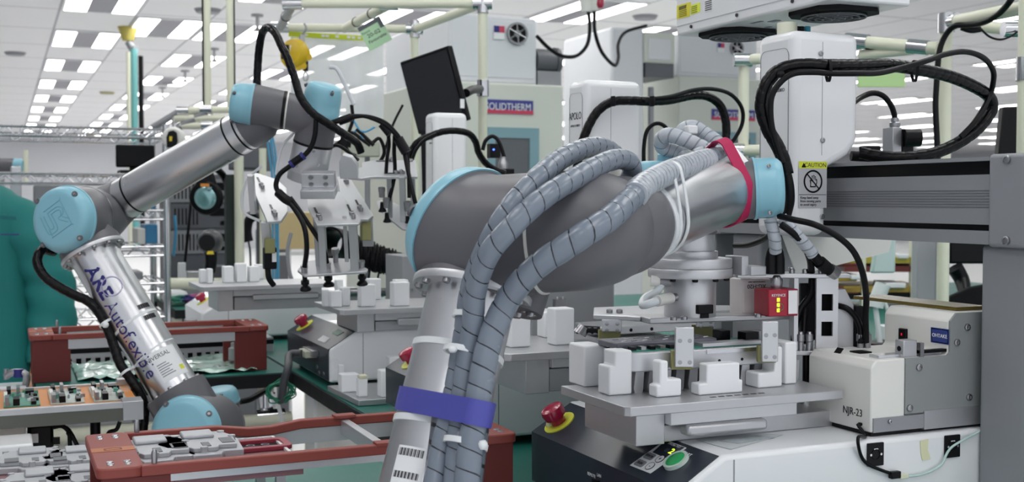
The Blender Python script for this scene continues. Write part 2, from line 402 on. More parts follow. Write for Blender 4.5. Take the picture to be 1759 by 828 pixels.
# gantry of the near machine
CX0, CX1 = 1.16, 1.285
def column(root, x0, x1, y0, y1, zb, zt, slot=True):
    c = G().box(x0, x1, y0, y1, zb, zt).obj('column', GAL, root, bev=.006, seg=3)
    if slot: 
        xs = x0+.055
        G().box(xs, xs+.005, y0-.0008, y0+.003, zb, zt).obj('column_slot', BLK, root)
        G().sph((xs+.0025, y0-.001, zb+(zt-zb)*.3), .009, (1, .4, 1), 12).obj('slot_plug', BLK, root)
    return c
bz0, bz1 = 1.272, 1.384
column(mA, CX0, CX1, 1.045, 1.138, TAB+.001, bz0-.001)
column(mA, CX0, CX1, 1.62, 1.70, TAB+.001, bz0-.001, False)
bx = 1.15
def beam(root, bx, y0, y1, ye, z0, z1):
    """hollow-looking extrusion with two dark slots, ye = start of the end block"""
    h = z1-z0
    def Z(f): return z0+h*f
    def sec(fl): return [(bx, Z(0)), (bx+.1, Z(0)), (bx+.1, Z(1)), (bx, Z(1)), (bx, Z(.955)), (bx+.02, Z(.955)), (bx+.02, Z(.80)), (bx+.004, Z(.80)), (bx+.004, Z(.225)), (bx+.02, Z(.225)), (bx+.02, Z(.155)), (bx, Z(.155))]
    G().prism(sec(0), (0, y1, 0), EX, EZ, y1-ye).obj('beam_profile', GAL, root)
    G().box(bx+.012, bx+.019, ye, y1, Z(.80), Z(.955)).obj('belt_slot', BLK, root); G().box(bx+.012, bx+.019, ye, y1, Z(.155), Z(.225)).obj('belt_slot', BLK, root)
    for i in range(7): G().box(bx+.0032, bx+.0042, ye, y1, Z(.42+.032*i), Z(.42+.032*i)+h*.008).obj('groove', GALD, root)
    e = G().box(bx-.003, bx+.11, y0, ye, z0-.003, z1+.003).obj('beam_end', GAL, root, bev=.005, seg=3)
    G().box(bx-.001, bx+.105, y1, y1+.05, z0-.003, z1+.003).obj('beam_end', GAL, root, bev=.004)
    return Z
yE = onX(1700, 300, bx).y
Zb = beam(mA, bx, yE-.085, 1.72, yE, bz0, bz1)
bolts([onX(1731, 274, bx-.003), onX(1730, 413, bx-.003)], -EX, .0055, .004, mA)
hA = gantry_head(mA, 1.06, 1.182, 1.124, 1.40, 1.492, 1.276, 1.578, 1.395)
def hfA(px, py): return onY(px, py, 1.3995)
bolts([hfA(1413, 241), hfA(1412, 372), hfA(1410, 92)], -EY, .004, .002, mA)
# caution label
ca, cb = hfA(1372, 277), hfA(1420, 357); yy = 1.3994
lab = G().box(ca.x, cb.x-.0005, yy-.0002, yy, cb.z, ca.z).obj('caution_label', mat('label_grey', C('b6b8bc'), .5), mA)
hh = ca.z-cb.z; ww = cb.x-ca.x
G().box(ca.x, cb.x-.0005, yy-.0004, yy-.0002, ca.z-hh*.15, ca.z).obj('label_band', mat('caution_yellow', C('d6de3a'), .5), lab)
text('CAUTION', .0088, (ca.x+ww*.58, yy-.0005, ca.z-hh*.08), EX, EZ, DINK, lab)
G().prism([(-.004, -.0035), (.004, -.0035), (0, .0035)], (ca.x+ww*.17, yy-.0004, ca.z-hh*.08), EX, EZ, .0003).obj('warning_triangle', BLK, lab)
cc = V((ca.x+ww*.5, yy-.0004, ca.z-hh*.43))
G().pipe(cc, cc-EY*.0003, ww*.33, ww*.28, 32).obj('prohibition_ring', BLK, lab)
hand = [(-.006, -.010), (.005, -.010), (.0085, -.003), (.0085, .004), (.0065, .004), (.0062, .001), (.0055, .009), (.0037, .009), (.0033, .002), (.0025, .011), (.0005, .011), (.0003, .002), (-.001, .010), (-.003, .010), (-.003, .000), (-.0055, .003), (-.007, .002), (-.0055, -.004)]
ho = [(x*.86, y*.86) for x, y in hand]; hi = [((x+.0004)*.70, (y+.0005)*.72) for x, y in hand]
G().holeplate(ho, hi, cc, EX, EZ, .0003).obj('hand_symbol', BLK, lab)
q = V((.7071, 0, -.7071)); G().prism([(-ww*.3, -.0009), (ww*.3, -.0009), (ww*.3, .0009), (-ww*.3, .0009)], cc-EY*.0002, q, V((.7071, 0, .7071)), .0003).obj('prohibition_bar', BLK, lab)
for i, s in enumerate(('Keep hand away', 'from moving parts', 'to avoid injury.')): text(s, .0054, (ca.x+ww*.06, yy-.0005, ca.z-hh*(.78+.075*i)), EX, EZ, DINK, lab, align='LEFT', sx=.92)
G().box(ca.x+.001, cb.x-.0015, yy-.0004, yy-.0002, ca.z-hh*.722, ca.z-hh*.71).obj('label_rule', DINK, lab)
text('SEIKO', .007, onX(1341, 155, 1.0595), -EY, EZ, DINK, mA)
# white guard sheet seen under the beam
g0, g1 = onY(1400, 455, 1.60), onY(1612, 420, 1.60)
G().prism([(0, 0), (.19, .035), (.20, .068), (-.03, .068)], (1.19, 1.56, 1.205), EX, EZ, .003).obj('guard_sheet', WHD, mA)
# sticker sheet on the top
quad([V((*onZ(*q, T).xy, T+.0006)) for q in ((1195, 757), (1290, 743), (1345, 748), (1255, 773))], .0004, EZ, 'instruction_sheet', mat('sheet_grey', C('c6ccce'), .5), mA)
quad([V((*onZ(*q, T).xy, T+.0012)) for q in ((1235, 759), (1300, 750), (1332, 753), (1268, 764))], .0004, EZ, 'instruction_print', mat('print_grey', C('aeb6ba'), .6, 0, .3, 160), mA)
# outlets and tape on the near side
def sideA(px, py): return onY(px, py, 1.14)
for (px, py) in ((1502, 780), (1634, 766)):
    p = sideA(px, py); s = G().prism(rrect(.025, .029, .001), (p.x, 1.1395, p.z), EX, EZ, .0022).obj('socket_plate', BLK, mA)
    G().pipe((p.x, 1.1373, p.z), (p.x, 1.1365, p.z), .007, .006, 18).obj('socket_rim', BLKM, s)
    for dx in (-.008, .008): G().cyl((p.x+dx, 1.1374, p.z), (p.x+dx, 1.1364, p.z), .0016, n=10).obj('screw', CHR, s)
    G().box(p.x-.003, p.x+.003, 1.1365, 1.1374, p.z+.006, p.z+.0075).obj('socket_mark', WINK, s)
tp = ((1580, 757), (1594, 754), (1593, 772), (1598, 788), (1584, 791), (1581, 780))
quad([sideA(*q)-EY*.0002 for q in tp], .0008, -EY, 'masking_tape', mat('tape', C('dcdcb6'), .6), mA)
# ------------------------------------------------------------------ robot arms
def slerp_secs(a, b, k):
    """sections between two rings (center, normal, radius), eased"""
    out = []
    for i in range(1, k):
        t = i/k; n = (V(a[1]).normalized()*(1-t)+V(b[1]).normalized()*t).normalized()
        out.append((V(a[0]).lerp(b[0], t), n, a[2]+(b[2]-a[2])*t))
    return out
def bend_secs(a, b, k, bulge=.5):
    """sections along a smooth Bezier from ring a to ring b"""
    p0, p3 = V(a[0]), V(b[0]); L = (p3-p0).length*bulge
    p1 = p0+V(a[1]).normalized()*L; p2 = p3-V(b[1]).normalized()*L; out = []
    for i in range(1, k):
        t = i/k; s = 1-t
        p = p0*s**3+p1*3*s*s*t+p2*3*s*t*t+p3*t**3
        d = (p1-p0)*3*s*s+(p2-p1)*6*s*t+(p3-p2)*3*t*t
        out.append((p, d.normalized(), a[2]+(b[2]-a[2])*t))
    return out
def dome_cap(root, c, n, r, h, flat=.72, lugs=3, ph=0.):
    """joint lid: outward along n from c"""
    c = V(c); n = V(n).normalized()
    o = G().lathe(c, n, [(0, r*1.015), (h*.12, r*1.015), (h*.14, r*.99), (h*.45, r*.97), (h*.72, r*.93), (h*.88, r*.86), (h*.97, r*.78), (h, r*flat), (h, r*.02)], 56).obj('joint_cap', BLUE, root, ang=50)
    u, w = frame(n)
    for i in range(lugs):
        a = ph+2*math.pi*i/lugs; d = u*math.cos(a)+w*math.sin(a)
        p = c+d*r*.9+n*h*.78
        G().lathe(p, (n*1+d*.35).normalized(), [(0, r*.085), (h*.1, r*.085), (h*.105, r*.05)], 14).obj('screw', GREY, o)
        G().lathe(p+n*h*.11+d*r*.01, (n*1+d*.35).normalized(), [(0, r*.04), (h*.03, r*.04)], 8).obj('screw_head', STL, o)
    return o
def flange(root, c, n, r, th, k=8, side=-1, rb=None):
    G().lathe(V(c)-V(n).normalized()*th*.5, n, [(0, r*.99), (th*.15, r), (th*.85, r), (th, r*.99)], 48).obj('flange_ring', ALU, root)
    u, w = frame(n); n = V(n).normalized()
    bolts([V(c)+(u*math.cos(2*math.pi*i/k+.2)+w*math.sin(2*math.pi*i/k+.2))*(rb or r*.88)+n*side*th*.5 for i in range(k)], n*side, .0045, .005, root)
def ring_band(root, c, n, r, w, t, m, name):
    return G().pipe(V(c)-V(n).normalized()*w/2, V(c)+V(n).normalized()*w/2, r+t, r-.001, 48).obj(name, m, root)
def tie(root, c, n, r, w=.006, t=.0016, head=None, m=None, name='cable_tie'):
    o = ring_band(root, c, n, r, w, t, m or mat('tie_clear', C('e4e8ea'), .35), name)
    if head is not None: G().sph(V(head), .0075, (1, 1, .8), 10).obj('tie_head', m or MATS['tie_clear'], o)
    return o
# --- near robot -----------------------------------------------------------
rn = thing('robot_arm', D(690, 1000, 1.25), 'large grey robot arm with translucent hoses reaching over the near desktop robot', 'robot arm')
t_up = vdir(.235, .91, -.25)
top = D(812, 503, 1.325)
tube_d = (D(733, 828, 1.26)-top).normalized(); t_up = -tube_d
RT = .0505
bot = top+tube_d*.36
ARM = mat('arm_tube', C('d3d4d7'), .3, 1., .03, 30)
ut = G().cyl(bot, top, RT, n=64).obj('upper_arm', ARM, rn)
flange(rn, top, t_up, .0695, .009, 12, -1, .0615)
G().loft([(top, t_up, .0655), (top+t_up*.012, t_up, .0645), (top+t_up*.03+CF*.004, t_up, .060), (top+t_up*.05+CF*.014, t_up, .050), (top+t_up*.07+CF*.02, t_up, .035)], 56).obj('elbow_neck', GREY, rn, ang=60)
S1 = (D(800, 396, 1.35), vdir(.63, -.42, .60), .0755)
S2 = (D(931, 400, 1.29), vdir(.95, .03, .33), .0665)
G().loft([S1]+bend_secs(S1, S2, 12, .35)+[S2], 64).obj('elbow_housing', GREY, rn, ang=60)
dome_cap(rn, S1[0], -S1[1], .0765, .03, ph=2.3)
# rear flange lug seen right of the neck
lug = D(897, 520, 1.335)
G().loft([(lug-t_up*.012, t_up, .026), (lug+t_up*.012, t_up, .028), (lug+t_up*.05, t_up, .03)], 32).obj('housing_lug', GREY, rn)
bolts([lug-t_up*.012+CR*.012-CF*.012, lug-t_up*.012+CR*.016+CU*.0-CF*.0, lug-t_up*.012-CR*.002-CF*.02], -t_up, .0045, .005, rn)
ring_band(rn, V(S2[0])-S2[1]*.004, S2[1], .0655, .009, .0008, BLK, 'joint_seal')
ring_band(rn, V(S2[0])+S2[1]*.002, S2[1], .0665, .003, .0022, WHD, 'joint_ring')
S3 = (D(1098, 381, 1.385), vdir(.76, .312, -.571), .0495)
mid = (D(1003, 395, 1.275), vdir(.99, .05, -.02), .0665)
mid2 = (D(1055, 391, 1.315), vdir(.88, .2, -.36), .0585)
G().loft([S2]+bend_secs(S2, mid, 6, .33)+[mid]+bend_secs(mid, mid2, 5, .33)+[mid2]+bend_secs(mid2, S3, 5, .33)+[S3], 64).obj('forearm_casting', GREY, rn, ang=60)
E3 = D(1243, 323, 1.56)
fd = (E3-S3[0]).normalized()
G().cyl(S3[0]-fd*.005, E3, .0478, .0478, 64).obj('forearm', ARM, rn)
ring_band(rn, S3[0]+fd*.006, fd, .0482, .010, .0012, mat('clear_tape', C('dfe3e6'), .3), 'tape_wrap')
TIE = mat('tie_clear', C('e4e8ea'), .35)
# clear ties that clamp the hose to the forearm: loops around tube and hose
def hull_loop(c, n, r, hc, hr, w, th, m, name, parent, k=48):
    """closed strap around a tube (c, r) and a hose (hc, hr) in the plane with normal n"""
    n = V(n).normalized(); u, q = frame(n); c = V(c); hs = [(V(hc), hr)] if not isinstance(hc, list) else hc; hl = [((V(p)-c).dot(u), (V(p)-c).dot(q), rr_) for p, rr_ in hs]
    def rad(a):
        d = (math.cos(a), math.sin(a)); return max([r]+[hx*d[0]+hy*d[1]+hr_ for hx, hy, hr_ in hl])
    S = [rad(2*math.pi*i/k) for i in range(k)]; P = []
    for i in range(k):   # support function to points
        a = 2*math.pi*i/k; s = S[i]; ds = (S[(i+1) % k]-S[i-1])/(4*math.pi/k)
        P.append((s*math.cos(a)-ds*math.sin(a), s*math.sin(a)+ds*math.cos(a)))
    rows = []
    for rr, off in ((0, -w/2), (th, -w/2), (th, w/2), (0, w/2)):
        rows.append([c+(u*x+q*y)*(1+rr/max(.01, math.hypot(x, y)))+n*off for x, y in P])
    g = G(); g.rings(rows, closed=True); return g.obj(name, m, parent, ang=60)
hC1 = D(1112, 312, 1.335); hC2 = D(1215, 275, 1.50)
for off in (.012, .030):
    hull_loop(S3[0]+fd*off, fd, .049, hC1, .013, .0055, .0016, TIE, 'cable_tie', rn)
strap = mat('magenta_strap', C('b0124f'), .6, 0, .05, 40)
hull_loop(E3-fd*.008, vdir(.80, .30, -.52), .0495, D(1205, 272, 1.51), .014, .018, .002, strap, 'strap', rn)
hull_loop(E3+fd*.016, vdir(.84, .25, -.5), .0488, D(1222, 276, 1.54), .010, .012, .002, mat('white_tape', C('eef0f2'), .4), 'white_band', rn)
# wrist
W1 = D(1232, 326, 1.555); W2 = D(1294, 324, 1.555); wd = vdir(.98, .05, .10)
G().loft([(W1-wd*.005, wd, .0405), (W2, wd, .0405)], 48).obj('wrist_housing', GREY, rn)
G().lathe(W2-wd*.001, wd, [(0, .0418), (.003, .0418), (.004, .0405), (.026, .0400), (.033, .0385), (.038, .034), (.0395, .026), (.0395, .001)], 48).obj('joint_cap', BLUE, rn, ang=50)
bolts([D(1320, 285, 1.52), D(1322, 366, 1.525)], vdir(.5, .1, .9), .003, .002, rn)
# second and third wrist joints, above and below the forearm
ax = 1186
WP = D(ax, 345, 1.585)
G().cyl(V((WP.x, WP.y, D(ax, 402, 1.585).z)), V((WP.x, WP.y, D(ax, 300, 1.585).z)), .036, n=40).obj('wrist_housing', GREY, rn)
cpos = D(1151, 281, 1.62)
G().lathe(cpos-EZ*.006, EZ, [(0, .018), (.006, .0185), (.018, .018), (.021, .014), (.022, .002)], 32).obj('joint_cap', BLUE, rn)
q = D(1122, 290, 1.60)
G().lathe(q-EZ*.008, EZ, [(0, .027), (.004, .027), (.006, .0262), (.013, .025), (.017, .021), (.0185, .014), (.019, .001)], 40).obj('joint_cap', BLUE, rn)
G().cyl(q-EZ*.06, q-EZ*.008, .026, n=32).obj('wrist_housing', GREY, rn)
# tool flange stack
def zat(py): return D(ax, py, 1.585).z
tx, ty = WP.x, WP.y
def stack(name, r, y0, y1, m=ALU): return G().lathe((tx, ty, zat(y1)), EZ, [(0, r*.985), (.0012, r), (zat(y0)-zat(y1)-.0012, r), (zat(y0)-zat(y1), r*.985)], 48).obj(name, m, rn)
stack('flange_collar', .0335, 398, 431); stack('flange_collar', .0375, 431, 443); stack('tool_disc', .0568, 443, 459.5); stack('tool_disc', .0572, 460, 476)
stack('tool_body', .0352, 476, 543)
bolts([(tx+.05*math.cos(a), ty+.05*math.sin(a), zat(476)) for a in (-2.6, -2.0, -1.4, -.8, 0, .7, 1.5, 2.3)], -EZ, .004, .004, rn, BLK)
# base below the frame edge
sh = bot+t_up*.01
G().cyl(sh-CR*.07+CF*.02, sh+CR*.08+CF*.02, .072, n=48).obj('shoulder_housing', GREY, rn)
G().lathe(sh-CR*.07+CF*.02, -CR, [(0, .073), (.02, .072), (.03, .06), (.031, .001)], 40).obj('joint_cap', BLUE, rn)
G().cyl((sh.x+.1, sh.y, .25), (sh.x+.1, sh.y, sh.z+.03), .075, n=40).obj('base_joint', GREY, rn)
G().cyl((sh.x+.1, sh.y, 0), (sh.x+.1, sh.y, .25), .10, n=40).obj('pedestal', GALD, rn)
# hoses
HOSE = stripe_hose('clear_spiral', C('78828f'), C('1d1e24'), .021, .06, .25)
HOSEL = stripe_hose('pale_spiral', C('b4bac2'), C('838a92'), .012, .16, .28)
HOSED = stripe_hose('dark_spiral', C('5c636d'), C('101114'), .018, .22, .3)
BSP = stripe_hose('black_spiral', C('0b0b0e'), C('010101'), .017, .16, .26)
def hose(name, pts, r, m, parent, pitch=.021, ridged=True, n=20):
    P = [D(*p) for p in pts]
    g = G(); g.tube(P, r, n, step=.0022, rfun=ridge(r, pitch) if ridged else None, uv=True)
    return g.obj(name, m, parent, ang=70)
hA_ = hose('hose', [(742, 850, 1.185), (757, 775, 1.20), (775, 700, 1.215), (790, 620, 1.23), (799, 560, 1.235), (806, 510, 1.23), (815, 475, 1.215), (831, 436, 1.20), (853, 393, 1.19), (877, 357, 1.19), (901, 329, 1.20), (931, 299, 1.22), (961, 275, 1.26), (996, 258, 1.31), (1027, 252, 1.36), (1052, 262, 1.40), (1066, 282, 1.42), (1066, 300, 1.42)], .0118, HOSE, rn)
hB_ = hose('hose', [(778, 850, 1.18), (786, 770, 1.19), (792, 700, 1.205), (803, 610, 1.215), (812, 560, 1.212), (815, 510, 1.205), (826, 467, 1.19), (845, 428, 1.175), (876, 393, 1.17), (907, 362, 1.175), (946, 331, 1.19), (985, 308, 1.22), (1023, 287, 1.26), (1055, 274, 1.31), (1078, 277, 1.34), (1086, 292, 1.355), (1080, 310, 1.36)], .0118, HOSE, rn)
hC_ = hose('hose', [(800, 850, 1.165), (808, 770, 1.175), (822, 683, 1.188), (832, 625, 1.196), (845, 575, 1.202), (867, 525, 1.205), (893, 487, 1.195), (931, 451, 1.185), (969, 426, 1.18), (1008, 400, 1.18), (1047, 375, 1.20), (1077, 348, 1.235), (1106, 319, 1.30), (1143, 299, 1.37), (1182, 284, 1.45), (1222, 272, 1.52), (1250, 268, 1.57)], .0135, HOSE, rn, n=24)
G().tube([D(1090, 336, 1.255), D(1106, 319, 1.298), D(1143, 299, 1.368), D(1182, 284, 1.448), D(1215, 274, 1.508)], .0146, 20, step=.003, rfun=ridge(.0148, .012), uv=True).obj('tape_wrap', HOSEL, hC_, ang=70)
G().tube([D(818, 715, 1.20), D(812, 770, 1.195), D(802, 850, 1.19)], .0146, 16, step=.004, uv=True).obj('hose', HOSED, rn)
G().tube([D(765, 690, 1.225), D(757, 760, 1.215), D(745, 850, 1.205)], .0128, 16, step=.004, uv=True).obj('hose', HOSED, rn)
hose('hose', [(1252, 268, 1.58), (1217, 258, 1.575), (1180, 241, 1.575), (1150, 232, 1.58), (1136, 240, 1.59), (1140, 254, 1.60), (1165, 262, 1.60), (1180, 276, 1.585), (1178, 296, 1.565)], .0105, HOSEL, rn, .012)
hose('hose', [(1272, 276, 1.60), (1250, 262, 1.61), (1232, 245, 1.62), (1211, 229, 1.63), (1192, 219, 1.63), (1176, 222, 1.63), (1168, 236, 1.63), (1170, 262, 1.63)], .0105, HOSEL, rn, .012)
hose('hose', [(1188, 290, 1.55), (1196, 268, 1.56), (1216, 262, 1.565), (1240, 272, 1.58), (1262, 285, 1.6)], .0095, HOSEL, rn, .012)
G().box(-.008, .008, -.006, .006, -.006, .006, Matrix.Translation(D(1187, 223, 1.61))).obj('white_clip', WHT, rn, bev=.002)
G().tube([D(1062, 292, 1.41), D(1068, 312, 1.41), D(1074, 320, 1.41)], .0135, 16).obj('hose_fitting', WHD, rn, ang=60)
# collar, ties and purple strap on the upper arm
def onax(py, s=0): # point on the upper arm axis at a picture height
    best = min((abs((lambda q: 414-FPX*q.dot(CU)/q.dot(CF))(top+tube_d*(i*.002)-CO)-py), i) for i in range(230)); return top+tube_d*(best[1]*.002)
PURP = mat('purple_strap', C('4d4fa6'), .5, 0, .06, 40)
ca_ = onax(700); 
hull_loop(ca_, vdir(.20, .97, -.16), .0515, [(D(819, 700, 1.186), .0158), (D(794, 700, 1.205), .0138), (D(777, 700, 1.215), .0138), (D(818, 715, 1.20), .0165)], 0, .026, .0025, PURP, 'purple_strap', rn, 64)
bolts([], t_up, .1, .1, rn)
for py, hp in ((607, (780, 601, 1.245)), (735, None)):
    c = onax(py); ring_band(rn, c, t_up, RT+.0004, .007, .0014, TIE, 'cable_tie')
for hp in ((809, 546, 1.205), (783, 605, 1.26), (828, 771, 1.27), (857, 636, 1.285)):
    pass
def hoop(c, n, r, parent=rn): return tie(parent, c, n, r, .006, .0014)
hoop(D(806, 545, 1.235), t_up, .0165); G().sph(D(822, 549, 1.215), .0045, (1, 1, .7), 10).obj('tie_head', TIE, rn)
hoop(D(795, 604, 1.224), t_up, .0195); G().sph(D(778, 600, 1.205), .005, (1, 1, .8), 10).obj('tie_head', TIE, rn)
hoop(D(800, 762, 1.19), t_up, .022); G().sph(D(829, 764, 1.168), .0055, (1, 1, 1), 10).obj('tie_head', TIE, rn)
G().sph(D(1137, 352, 1.335), .006, (1, 1, .8), 10).obj('tie_head', TIE, rn)
def tubewrap(axp, axd, r, face, roll=0.):
    """bend function: x runs along the tube, y around it, centred where 'face' points"""
    axd = V(axd).normalized(); f = V(face); f = (f-axd*f.dot(axd)).normalized(); s = f.cross(axd)
    def fn(x, y, z):
        a = roll+y/r; return V(axp)+axd*x+(f*math.cos(a)+s*math.sin(a))*(r+.0006+z)
    return fn
def patch(axp, axd, r, face, x0, x1, y0, y1, m, parent, name, roll=0., th=.0003, k=10):
    w = tubewrap(axp, axd, r, face, roll); rows = []
    for i in range(k+1):
        y = y0+(y1-y0)*i/k; rows.append([w(x0, y, -.0004), w(x1, y, -.0004), w(x1, y, -.0004+th), w(x0, y, -.0004+th)])
    g = G(); g.rings(rows); return g.obj(name, m, parent, ang=60)
ab = onax(812)
lb = patch(ab, -t_up, RT, -CF-CR*.45, -.019, .03, -.018, .018, PAPER, rn, 'barcode_label', 0)
for j in range(22): patch(ab, -t_up, RT, -CF-CR*.45, -.0165, -.0085, -.016+j*.0014, -.016+j*.0014+.0004+.0004*(j*7 % 3), DINK, lb, 'bar', 0, .0005, 2)
for j in range(22): patch(ab, -t_up, RT, -CF-CR*.45, .008, .015, -.016+j*.0014, -.016+j*.0014+.0004+.0004*(j*5 % 3), DINK, lb, 'bar', 0, .0005, 2)
# ------------------------------------------------------------------ gripper under the near robot's flange
def dl(px, py, d): return D(px, py, d)
# front plate: a long bar across the work piece, with two hanging plates
gz0 = D(1235, 557, 1.53).z; 
def flat(name, pts, z0, z1, m, parent, bev=.0015):
    return G().rings([[V((p.x, p.y, z0)) for p in pts], [V((p.x, p.y, z1)) for p in pts]]) and None
def slab(name, pts, z0, z1, m, parent, bev=.0015):
    g = G(); g.rings([[V((p[0], p[1], z0)) for p in pts], [V((p[0], p[1], z1)) for p in pts]]); return g.obj(name, m, parent, bev=bev)
zp = zat(543)           # top of the gripper plates, under the tool body
a0, a1 = onZ(1116, 557, zp-.008), onZ(1358, 549, zp-.008)
ydir = (a1-a0).normalized(); nd = V((-ydir.y, ydir.x, 0))
slab('gripper_plate', [a0, a1, a1+nd*.032, a0+nd*.06, ], zp-.008, zp, ALUD, rn)
b0, b1 = onZ(1018, 546, zp-.008), onZ(1150, 551, zp-.008)
slab('gripper_plate', [onZ(1019, 549, zp-.0075), onZ(1075, 551, zp-.0075), onZ(1100, 553, zp-.0075), a0+nd*.03, onZ(1290, 538, zp-.0075), onZ(1290, 533, zp-.0075), onZ(1140, 531, zp-.0075), onZ(1020, 536, zp-.0075)], zp-.0075, zp-.0005, ALU, rn)
def hang(px0, px1, d, pyt, pyb, pad=None, name='gripper_finger', th=.008, padw=1.15):
    p0, p1 = D(px0, (pyt+pyb)/2, d), D(px1, (pyt+pyb)/2, d); zt, zb = D((px0+px1)/2, pyt, d).z, D((px0+px1)/2, pyb, d).z
    u = (p1-p0); u.z = 0; w = u.length; u.normalize(); n = V((-u.y, u.x, 0)); o = V((p0.x, p0.y, zb))
    f = G().prism([(0, 0), (w, 0), (w, zt-zb), (0, zt-zb)], o+n*th, u, EZ, th).obj(name, ALU, rn, bev=.001)
    for fx in (.25, .78):
        for fz in (.12, .66): G().lathe(o+u*w*fx+EZ*(zt-zb)*fz, -n, [(-.001, .0028), (.0004, .0028), (.0005, .0016)], 12).obj('screw', STL, f)
    if pad:
        h = D(px0, pad[1], d).z; h1 = D(px0, pad[0], d).z
        G().prism([(-w*(padw-1), h-zb), (w*.98, h-zb), (w*.98, h1-zb), (-w*(padw-1), h1-zb)], o+n*(th+.012), u, EZ, .012).obj('rubber_pad', OLIVE, f, bev=.001)
    return f
hang(1160, 1192, 1.455, 562, 631, (604, 637))
hang(1309, 1337, 1.50, 552, 622, (596, 625))
hang(1034, 1068, 1.60, 549, 570, (568, 589), th=.006)
hang(1196, 1228, 1.62, 548, 562, (560, 579), th=.006)
bolts([onZ(px, py, zp) for px, py in ((1047, 537), (1064, 537), (1157, 550), (1175, 549), (1302, 545), (1320, 544))], EZ, .0045, .005, rn)
G().cyl(onZ(1182, 545, zp), onZ(1182, 545, zp)+EZ*.014, .005, n=16).obj('standoff', STL, rn)
kb = onZ(1207, 546, zp)
G().box(-.012, .012, -.008, .008, .006, .018, Matrix.Translation(kb)).obj('sensor_head', BLK, rn, bev=.001); G().box(-.006, .006, -.006, .006, 0, .006, Matrix.Translation(kb)).obj('sensor_foot', BLK, rn)
# air fitting left of the tool body
f0 = D(1152, 512, 1.56)
G().cyl(f0, D(1128, 517, 1.535), .0075, n=18).obj('air_fitting', WHD, rn); G().cyl(f0, D(1162, 510, 1.565), .0055, n=14).obj('fitting_collar', STL, rn)
G().tube([D(1128, 517, 1.535), D(1115, 522, 1.53), D(1104, 524, 1.54), D(1108, 512, 1.555), D(1128, 500, 1.56), D(1136, 488, 1.56)], .0055, 14).obj('air_tube', mat('clear_tube', C('dfe6ea'), .2), rn, ang=60)
G().cyl(D(1133, 484, 1.56), D(1152, 484, 1.56), .0065, n=16).obj('sensor_plug', GAL, rn); G().cyl(D(1118, 482, 1.56), D(1135, 484, 1.56), .0075, .006, 16).obj('sensor_plug', WHD, rn)
# bracket to the right of the flange
G().box(-.005, .006, -.02, .02, 0, .026, Matrix.Translation(D(1265, 472, 1.585))).obj('bracket_plate', ALUD, rn, bev=.001)
G().box(-.012, .013, -.02, .02, 0, .0125, Matrix.Translation(D(1288, 472, 1.585))).obj('bracket_block', ALUD, rn, bev=.001)
zt = D(1350, 470, 1.60).z
p0, p1 = D(1262, 474, 1.60), D(1453, 470, 1.60); u = (p1-p0); u.z = 0; L = u.length; u.normalize(); n = V((-u.y, u.x, 0))
o = V((p0.x, p0.y, zt))
G().prism([(0, -.02), (L, -.02), (L, .035), (0, .035)], o-EZ*.005, u, n, .006).obj('tool_bracket', ALU, rn, bev=.001)
bolts([o+u*L*f+n*dy+EZ*.001 for f, dy in ((.50, -.008), (.62, -.008), (.76, -.008), (.90, -.008), (.55, .028), (.84, .028))], EZ, .0042, .006, rn)
# two-slotted post and the suction base it carries
pz0, pz1 = D(1416, 600, 1.60).z, zt-.005
def slot_post(x0, x1, slots, y=-.018, th=.006):
    w = (x1-x0); h = pz1-pz0; oo = o+u*x0+n*y; oo.z = pz0
    rows = [0]+[f for s in slots for f in s]+[1]
    g = G()
    def bx(a, b, c, d): 
        g.prism([(a*w, c*h), (b*w, c*h), (b*w, d*h), (a*w, d*h)], oo+n*th, u, EZ, th)
    bx(0, .24, 0, 1); bx(.76, 1, 0, 1)
    for i in range(0, len(rows), 2): bx(.24, .76, rows[i], rows[i+1])
    return g.obj('slotted_post', ALU, rn)
pxm = L/191.
slot_post(135*pxm, 172*pxm, ((.20, .40), (.55, .78)))
G().prism([(120*pxm, .01), (185*pxm, .01), (185*pxm, pz1-pz0-.01), (120*pxm, pz1-pz0-.01)], V((o.x, o.y, pz0))+n*.030, u, EZ, .012).obj('air_cylinder', BLKM, rn, bev=.001)
slot_post(98*pxm, 105*pxm, (), -.015, .03)
bp = D(1430, 603, 1.60)
G().prism([(100*pxm, -.02), (228*pxm, -.02), (228*pxm, .035), (100*pxm, .035)], V((o.x, o.y, bp.z-.004)), u, n, .006).obj('tool_bracket', ALUD, rn, bev=.001)
G().prism([(172*pxm, 0), (205*pxm, 0), (205*pxm, .06), (190*pxm, .083), (172*pxm, .083)], V((o.x, o.y, bp.z+.002))+n*.01, u, EZ, .012).obj('side_bracket', ALUD, rn, bev=.001)
G().prism([(206*pxm, 0), (220*pxm, 0), (220*pxm, .06), (206*pxm, .06)], V((o.x, o.y, bp.z+.002))+n*.006, u, EZ, .012).obj('air_cylinder', BLKM, rn, bev=.001)
for px, py in ((1490, 598), (1478, 602), (1375, 600), (1390, 600)):
    q = D(px, py, 1.59); q.z = bp.z+.002
    G().lathe(q, EZ, [(0, .0045), (.012, .0045), (.013, .0055), (.022, .0055), (.024, .0035), (.026, .0032)], 14).obj('air_fitting', STL, rn)
for px in (1385, 1405, 1425, 1470):
    q = D(px, 610, 1.60); q.z = bp.z-.05; G().cyl(q, V((q.x, q.y, bp.z-.004)), .005, n=12).obj('suction_rod', BLK, rn)
